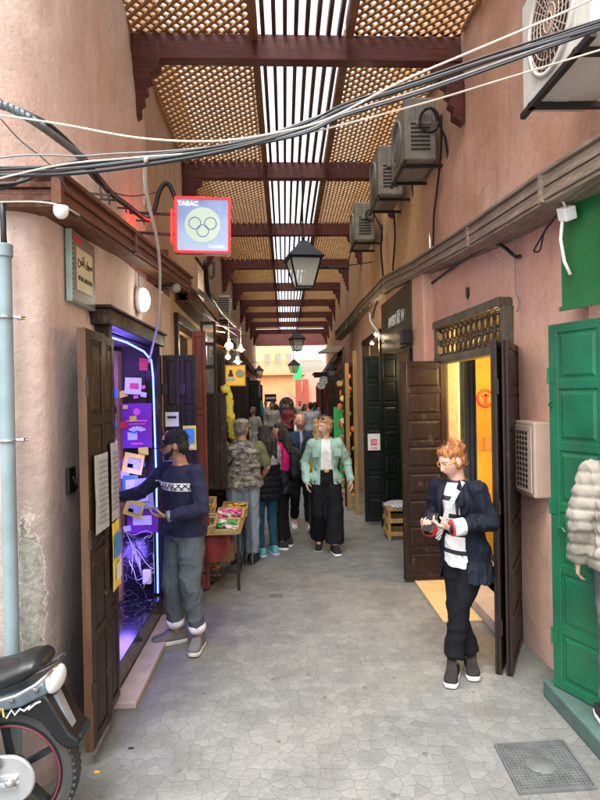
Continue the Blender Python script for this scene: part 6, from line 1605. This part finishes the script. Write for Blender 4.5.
m.add(vs, [(3*i+k,3*i+3+k,3*i+4+k,3*i+1+k) for i in range(14) for k in (0,1)])
tag(m.build('tablecloth', MT['redcloth'], None, False, loc=(-.70,6.35,0)), 'dark red cloth hanging from the front of the market table', 'tablecloth').modifiers.new('t','SOLIDIFY').thickness = .006
def tray(label, x, y, z, w, d, h, tilt, fills, n, rz=0, seed=1):
    t = thing('wicker_tray', label, 'tray', (x,y,z), rz); t.rotation_euler = (tilt,0,rz)
    m = MB(); m.box(-w/2,w/2,-d/2,d/2,0,.012)
    for (a,b,c,e) in ((-w/2,w/2,-d/2,-d/2+.012),(-w/2,w/2,d/2-.012,d/2),(-w/2,-w/2+.012,-d/2,d/2),(w/2-.012,w/2,-d/2,d/2)):
        m.box(a,b,c,e,.012,h)
        m.box(a-.004,b+.004,c-.004,e+.004,h,h+.012)
    for k in range(1,4): m.box(-w/2-.003,w/2+.003,-d/2-.003,-d/2,h*k/4,h*k/4+.006)
    m.build('tray', MT['wicker'], t)
    r = random.Random(seed)
    for k in range(n):
        mt = MT[fills[r.randrange(len(fills))]]; px = (r.random()-.5)*(w-.07); py = (r.random()-.5)*(d-.07)
        mm = Matrix.Rotation(tilt,4,'X'); rzM = Matrix.Rotation(rz,4,'Z'); P = Vector((x,y,z)) + (rzM @ mm @ Vector((px,py,.03+.03*r.random()+h*.3)))
        m = MB(); kk = r.choice((0,1,1,1,1,2)) if seed in (2,5) else 1
        if kk == 0: m.ball((0,0,0), .030,.026,.02,10)
        elif kk == 1: m.box(-.038,.038,-.026,.026,-.007,.007)
        else: m.tube([(-.03,0,0),(.03,0,0)], .014, 8); m.ball((-.036,0,0),.008,n=6); m.ball((.036,0,0),.008,n=6)
        o = m.build('sweet', mt, None, kk == 0, bevel=.004 if kk == 1 else 0, loc=P, rot=(r.random()*.5, r.random()*.5, r.random()*3))
        tag(o, {'redp':'red','orangep':'orange','greenp':'green','purple':'purple','pinkp':'pink','paper':'white','yellow':'yellow','bluep':'blue'}[fills[fills.index([f for f in fills if MT[f] is mt][0])]]+' wrapped sweet in the '+label, 'sweet', 'sweets in the '+label)
tray('upper wicker tray nearest the alley wall', -.92, 6.30, .72, .34, .30, .09, R(14), ['redp','orangep','greenp','purple','yellow','redp'], 26, seed=2)
tray('lower wicker tray at the front of the stall', -.90, 5.98, .61, .40, .30, .08, R(14), ['pinkp','paper','paper','redp'], 22, seed=3)
tray('shallow wicker tray of white and green sweets', -.60, 5.98, .60, .24, .32, .04, R(8), ['paper','greenp','paper'], 16, seed=4)
tray('wicker tray heaped with pink sweets', -.60, 6.38, .62, .28, .32, .06, R(10), ['pinkp','pinkp','paper'], 26, seed=5)
tray('rear wicker tray of yellow sweets', -.58, 6.74, .62, .28, .30, .07, R(8), ['yellow','orangep'], 18, seed=6)
# patterned sack and shoes under the table
m = MB(); m.ball((0,0,.26), .16,.14,.24); m.ball((.05,-.02,.12), .15,.14,.12); mesh = remesh(m, .015, 3, .02, 8)
lp, nt, b = newmat('leopard_cloth'); v = coords(nt); vo = N(nt, 'ShaderNodeTexVoronoi', Scale=26.0); nt.links.new(v, vo.inputs['Vector']); nt.links.new(mixc(nt, ramp(nt, vo.outputs['Distance'], .3, .42), (.22,.09,.04), (.03,.015,.012)), b.inputs['Base Color'])
o = link('sack', mesh, lp, None, True, loc=(-.86,6.2,0)); tag(o, 'brown spotted cloth sack on the ground under the market table', 'sack')
m = MB(); m.box(-.28,.12,-.12,.14,.10,.30); tag(m.build('cardboard_box', paint('cardboard', (.33,.20,.10), .8, .2, 6), None, bevel=.006, loc=(-.72,6.75,0)), 'brown cardboard box at the back under the market table', 'box')
# hanging pale blue cloth at the stall's alley side
m = MB(); vs = []
for i in range(9): y = 6.72+.16*i/8; vs += [(-.40+.008*math.sin(i*2.2), y, .04), (-.41, y, .98)]
m.add(vs, [(2*i,2*i+2,2*i+3,2*i+1) for i in range(8)]); o = m.build('cloth', cloth((.30,.38,.48)), None, True); tag(o, 'pale blue cloth hanging at the corner of the market table', 'cloth')
# yellow scarf hanging
sc = thing('scarf', 'bright yellow patterned scarf hung beside the open shutter', 'scarf', (0,0,0))
P = [at(224,385,Y=7.0),at(228,395,Y=7.0),at(229,410,Y=7.0),at(231,425,Y=7.05),at(235,440,Y=7.1)]
m = MB(); m.tube(catm(P), .055, 10); link('drape', remesh(m, .012, 2, .02, 9), paint('yellow_scarf', (.75,.62,.08), .8, .35, 40), sc, True)
m = MB(); m.ball(at(225,390,Y=6.98), .05); m.build('knot', MT['yellow'], sc, True)
# goods inside the left shop
for i in range(14):
    q = Vector((-1.25-rg.random()*.5, 6.9+rg.random()*1.4, 1.1+rg.random()*1.4)); m = MB(); m.lathe([(0,-.1),(.06,-.08),(.08,0),(.04,.08),(.045,.12),(0,.12)], n=12)
    tag(m.build('jar', gm[i % 7], None, True, loc=q), '%s jar on show inside the shop behind the stall' % cn[i % 7], 'jar', 'jars inside the shop behind the stall')
m = MB()
for z in (1.0,1.4,1.8,2.2): m.box(-1.8,-1.25,6.6,8.5,z-.02,z)
tag(m.build('shelf_unit', MT['post'], None), 'wooden shelves inside the shop behind the stall', 'shelf')

# ------------------------------------------------------------ motorcycle
YB = 2.66
def bp(px, py, dy=0): return at(px, py, Y=YB+dy)
mk = thing('motorcycle', 'black small motorcycle parked against the corner, rear wheel and seat in view', 'motorcycle', (0,0,0))
wc = bp(14,770); RW = wc.z
RYm = Matrix.Rotation(R(90), 4, 'X')
def wheel(c, R_):
    m = MB(); m.lathe([(R_-.062,-.028),(R_-.045,-.042),(R_-.015,-.040),(R_,-.02),(R_,.02),(R_-.015,.040),(R_-.045,.042),(R_-.062,.028)], c, 56, RYm)
    for k in range(56):
        a = 2*math.pi*k/56
        for s_ in (-1,1): m.bar(Vector(c)+Vector((math.cos(a)*(R_-.004),s_*.006,math.sin(a)*(R_-.004))), Vector(c)+Vector((math.cos(a+.04)*(R_-.008),s_*.038,math.sin(a+.04)*(R_-.008))), .010,.012,up=(math.cos(a),0,math.sin(a)))
    w = m.build('wheel', MT['rubber'], mk, True, ang=40)
    m = MB(); m.lathe([(R_-.064,-.03),(R_-.078,-.034),(R_-.085,-.02),(R_-.085,.02),(R_-.078,.034),(R_-.064,.03)], c, 56, RYm)
    for k in range(5):
        a = 2*math.pi*k/5+.5; u = Vector((math.cos(a),0,math.sin(a))); m.bar(Vector(c)+u*.03, Vector(c)+u*(R_-.08), .022,.034,up=(0,1,0))
    m.lathe([(.045,-.04),(.045,.04)], c, 20, RYm, cap=True); m.build('rim', MT['lamp_metal'], w, bevel=0)
    m = MB(); m.ring(c, R_-.072, .004, Matrix.Rotation(R(90),4,'X'), 56); m.v = [(x, y-.034, z) for x, y, z in m.v]; m.build('red_stripe', paint('red_stripe', (.18,.02,.03), .4), w, True)
    return w
wheel(wc, RW)
wheel(wc + Vector((-1.2,0,0)), RW)
# chain cover disc
m = MB(); f3 = lambda u, v, d: (u, YB-d, v)
poly = []
for k in range(24): a = -math.pi/2+math.pi*k/23; poly.append((wc.x+.015+.105*math.cos(a), wc.z+.0+.105*math.sin(a)))
for k in range(12): a = math.pi/2+math.pi*k/11; poly.append((wc.x-.55+.07*math.cos(a), wc.z+.05+.07*math.sin(a)))
m.prism(poly, .055, .075, f3); cv = m.build('chain_cover', paint('silver_paint', (.50,.52,.54), .3, .1, 8, .7), mk, True, bevel=.008, ang=40)
m = MB(); m.bar((wc.x-.12,YB-.085,wc.z-.035),(wc.x+.05,YB-.085,wc.z-.02),.016,.012); m.bar((wc.x-.12,YB-.085,wc.z+.0),(wc.x+.05,YB-.085,wc.z+.012),.016,.010); m.ball((wc.x+.02,YB-.085,wc.z-.003),.02); m.ball((wc.x-.05,YB-.085,wc.z-.003),.016); m.build('axle', MT['chrome'], cv)
# body side panel and rear fender
def P2(l): return [(bp(x,y).x, bp(x,y).z) for x,y in l]
poly = P2([(-60,712),(0,704),(30,698),(52,684),(58,692),(66,706),(76,722),(86,730),(85,737),(72,738),(62,730),(48,712),(32,705),(8,708),(-20,722),(-60,740)])
m = MB(); m.prism(poly, -.085, .085, f3); m.build('body_panel', MT['bikeblk'], mk, True, bevel=.012, ang=35)
poly = P2([(-60,698),(0,690),(30,682),(52,672),(56,684),(30,697),(0,704),(-60,714)]); m = MB(); m.prism(poly, -.095, .095, f3); bp_ = m.build('side_panel', paint('bike_blue_grey', (.10,.14,.17), .25, .3, 6), mk, True, bevel=.012, ang=35)
def lt(body, px, py, size, mat, rot=8):
    q = bp(px,py); text_obj('lettering', body, size, mat, mk, (q.x, YB-.099, q.z), (R(90), R(-rot), 0), .001, .001)
lt('DA', -4, 706, .055, MT['white']); lt('VI', 10, 702, .055, paint('gold_letters', (.65,.45,.15), .4), 10)
m = MB(); m.tube([(bp(x,y).x, YB-.100, bp(x,y).z) for x,y in ((17,706),(22,698),(25,703),(30,697),(34,699),(40,694),(38,698),(45,692),(50,690))], .0035, 6); m.build('flourish', MT['white'], mk)
# seat
secs = []
for (px, w_, top, bot) in ((-60,.10,672,690),(-20,.12,665,690),(10,.125,658,684),(30,.12,650,676),(42,.11,649,668),(48,.085,652,664),(51,.05,656,662)):
    a, b_ = bp(px,top), bp(px,bot); c_ = (a+b_)/2; secs.append((Vector((a.x,YB,c_.z)), Vector((0,w_,0)), Vector((0,0,(a.z-b_.z)/2))))
m = MB(); m.rings(secs, 24); st_ = link('seat', remesh(m, .008, 2), MT['vinyl'], mk, True)
m = MB(); m.tube([(bp(x,y).x, YB-.07, bp(x,y).z+.003) for x,y in ((-20,662),(6,654),(24,652),(30,658),(24,666),(0,672),(-20,676))], .003, 6); m.build('seam', MT['iron'], st_)
m = MB(); m.tube([(bp(x,y).x, YB-.13, bp(x,y).z) for x,y in ((-60,705),(0,690),(30,681),(48,671),(54,666))] + [(bp(56,666).x, YB, bp(56,666).z)] + [(bp(x,y).x, YB+.13, bp(x,y).z) for x,y in ((54,666),(48,671),(30,681),(0,690),(-60,705))], .009, 8)
for px, py in ((22,684),(46,674)): a = bp(px,py); m.bar((a.x,YB-.13,a.z),(a.x,YB-.08,a.z-.04),.018,.012)
m.build('grab_rail', MT['chrome'], mk, True)
m = MB(); q = bp(57,678); m.ball((q.x-.005,YB,q.z), .035,.09,.055, 20); m.build('tail_lamp', paint('clear_lens', (.62,.66,.66), .15, .1, 10), mk, True)
m = MB(); a, b_ = bp(58,690), bp(76,728); m.bar((a.x,YB-.02,a.z),(b_.x,YB-.02,b_.z),.05,.022); m.build('number_plate_bracket', MT['cable_g'], mk)
m = MB(); a, b_ = bp(66,722), bp(87,732); m.box(a.x,b_.x,YB-.06,YB+.06,b_.z-.01,b_.z+.02); m.build('rear_fender', MT['lamp_metal'], mk, bevel=.01)
m = MB(); a, b_ = bp(-4,715), bp(4,760); m.tube([(a.x,YB-.10,a.z),(b_.x,YB-.10,b_.z)], .026, 14); m.build('shock_absorber', MT['bikeblk'], mk, True)
m = MB(); m.rings([(Vector((wc.x-.55,YB,wc.z-.02)),.16,.10),(Vector((wc.x-.55,YB,wc.z+.12)),.17,.12),(Vector((wc.x-.6,YB,wc.z+.28)),.12,.08)],20); m.build('engine', MT['hinge'], mk, True)
m = MB(); m.tube([(wc.x-1.2,YB-.08,wc.z),(wc.x-1.1,YB-.08,wc.z+.35),(wc.x-.98,YB-.05,wc.z+.75)], .022, 10); m.tube([(wc.x-1.2,YB+.08,wc.z),(wc.x-1.1,YB+.08,wc.z+.35),(wc.x-.98,YB+.05,wc.z+.75)], .022, 10); m.build('front_fork', MT['bikeblk'], mk, True)
m = MB(); m.tube([(wc.x-.85,YB-.33,wc.z+.78),(wc.x-.95,YB-.15,wc.z+.80),(wc.x-.95,YB+.15,wc.z+.80),(wc.x-.85,YB+.33,wc.z+.78)], .014, 8); m.ball((wc.x-1.05,YB,wc.z+.68),.09); m.build('handlebar', MT['bikeblk'], mk, True)
m = MB(); m.prism([(wc.x-.95,wc.z+.70),(wc.x-.75,wc.z+.22),(wc.x-.3,wc.z+.20),(wc.x-.3,wc.z+.36),(wc.x-.62,wc.z+.38),(wc.x-.85,wc.z+.72)],-.09,.09,f3); m.build('leg_shield', MT['bikeblk'], mk, bevel=.015)
m = MB(); m.tube([(wc.x-.35,YB-.1,wc.z-.05),(wc.x-.42,YB-.2,0.01)], .010, 8); m.build('side_stand', MT['iron'], mk)
# litter
for i,(px,py,mt,lab) in enumerate(((97,772,'orangep','tiny orange scrap of litter on the paving at the lower left'),(131,748,'black','black scrap of litter on the paving below the kiosk'))):
    q = at(px,py,Z=.003); m = MB(); m.prism([(-.014,-.006),(.004,-.009),(.016,-.003),(.012,.006),(0,.004),(-.010,.008)],0,.004,lambda u,v,d:(q.x+u,q.y+v,.002+d)); tag(m.build('litter', MT[mt], None), lab, 'litter')

# ------------------------------------------------------------ the open square at the end
fb = thing('far_building', 'orange building with an arched gateway closing the view at the far end', 'building')
YF = 46; zc = [at(236,403,Y=YF).x, at(312,403,Y=YF).x]
ax0, ax1 = at(279,400,Y=YF).x, at(294,400,Y=YF).x; axc = (ax0+ax1)/2; ar = (ax1-ax0)/2
m = MB(); zt_ = at(290,375,Y=YF).z; spring = at(290,405,Y=YF).z
L_, R__ = -9, at(303,400,Y=YF).x+1.5
m.box(L_,axc-ar,YF,YF+.6,0,zt_); m.box(axc+ar,R__,YF,YF+.6,0,zt_)
arcp = [(axc+ar*math.cos(math.pi*k/14), spring+ar*1.05*math.sin(math.pi*k/14)) for k in range(15)]
m.prism([(axc-ar,zt_),(axc+ar,zt_)]+arcp, YF, YF+.6); m.build('wall', MT['orange'], fb)
m = MB(); 
for k in range(14):
    a = math.pi*(k+.5)/14; u = Vector((math.cos(a),0,math.sin(a)*1.05)); c_ = Vector((axc,YF-.05,spring)); m.bar(c_+u*(ar+.02), c_+u*(ar+.35), .12,.30,up=(0,1,0))
m.build('arch_surround', MT['pinkfar'], fb)
m = MB(); m.box(axc-ar,axc+ar,YF+.8,YF+.9,0,spring+ar*1.1); m.build('gate', paint('gate_glass', (.16,.17,.18), .3), fb)
m = MB()
for k in range(9):
    a = math.pi*k/8; m.bar((axc,YF+.5,spring),(axc+ar*math.cos(a),YF+.5,spring+ar*math.sin(a)),.05,.05)
m.bar((axc-ar,YF+.5,spring),(axc+ar,YF+.5,spring),.07,.07); m.build('fanlight', MT['iron'], fb)
m = MB(); m.box(L_,R__,YF-.3,YF+.1,zt_,zt_+.12)
for k in range(60): x = L_+(R__-L_)*k/59; m.box(x-.025,x+.025,YF-.22,YF-.17,zt_+.12,zt_+1.0)
m.box(L_,R__,YF-.24,YF-.15,zt_+1.0,zt_+1.08); m.build('terrace_railing', MT['orange'], fb)
yb_ = thing('far_building', 'yellow building with a balcony rising behind the arched gateway', 'building')
Y2 = 56; xa, xb = at(262,360,Y=Y2).x, at(292,360,Y=Y2).x; za, zb = at(280,380,Y=Y2).z, at(280,351,Y=Y2).z
m = MB(); m.box(xa-3,xb,Y2,Y2+6,0,zb+.6); m.box(xa-3,xa+1.2,Y2+.5,Y2+6,zb+.6,zb+1.6); m.build('wall', MT['ochre'], yb_)
for k in range(3):
    x = xa+.2+k*1.0; w_ = MB(); w_.box(x,x+.55,Y2-.05,Y2-.01,za+1.4,za+2.5); f_w = w_.build('window', MT['pinkfar'], yb_); w_ = MB(); w_.box(x+.06,x+.49,Y2-.06,Y2-.052,za+1.46,za+2.44); w_.build('pane', paint('far_glass', (.25,.25,.22), .2), f_w)
m = MB()
zq = at(280,366,Y=Y2-1).z
m.box(xa-1,xb,Y2-1,Y2,zq-.9,zq-.75); 
for k in range(30): x = xa-1+(xb-xa+1)*k/29; m.box(x-.03,x+.03,Y2-.98,Y2-.92,zq-.75,zq+.05)
m.box(xa-1,xb,Y2-1,Y2-.9,zq+.05,zq+.13); m.build('balcony', MT['pinkfar'], yb_)
pk_ = thing('far_building', 'pink wall with a curved top and red doors at the right end', 'building')
m = MB(); xs = [at(x,400,Y=38+i*1.2).x for i,x in enumerate((300,306,312,322))]
top = [(301,383),(304,376),(309,373),(316,371),(330,369)]
poly = [(at(x,y,Y=38).x, at(x,y,Y=38).z) for x,y in top]; poly = [(poly[0][0],0)]+poly+[(7,poly[-1][1]),(7,0)]
m.prism(poly, 38, 38.5); m.build('wall', MT['pinkfar'], pk_, bevel=.03)
for (xa_, xb_, mt_) in ((296,302,'door_rd'),(303,309,'door_rd')):
    a, b_ = at(xa_,417,Y=37.5), at(xb_,417,Y=37.5); w_ = b_.x-a.x; door_leaf(w_, 3.0, [1,1,1], paint('far_red_door', (.35,.07,.04), .5), pk_, (a.x,37.6,0), 0, hinges=False)
lw = thing('far_building', 'orange side wall closing the left of the open end', 'building'); xw = at(259,400,Y=36).x
m = MB(); m.box(-9,xw,36,36.5,0,at(262,379,Y=36).z); m.build('wall', MT['orange'], lw)
m = MB(); q = at(297,375,Y=40); m.box(q.x-.25,q.x+.3,40,40.1,q.z-.3,q.z+.6); tag(m.build('banner', MT['greenp'], None), 'bright green cloth hanging above the far terrace', 'banner')
# teal garment hanging far left
q = at(270,408,Y=22); m = MB(); m.ball((0,0,0), .22,.06,.38); m.ball((0,0,.42),.1); tag(m.build('hanging_garment', paint('teal_cloth', (.02,.35,.27), .8), None, True, loc=(-1.0,22,q.z)), 'teal garment hanging over the crowd on the left', 'garment')
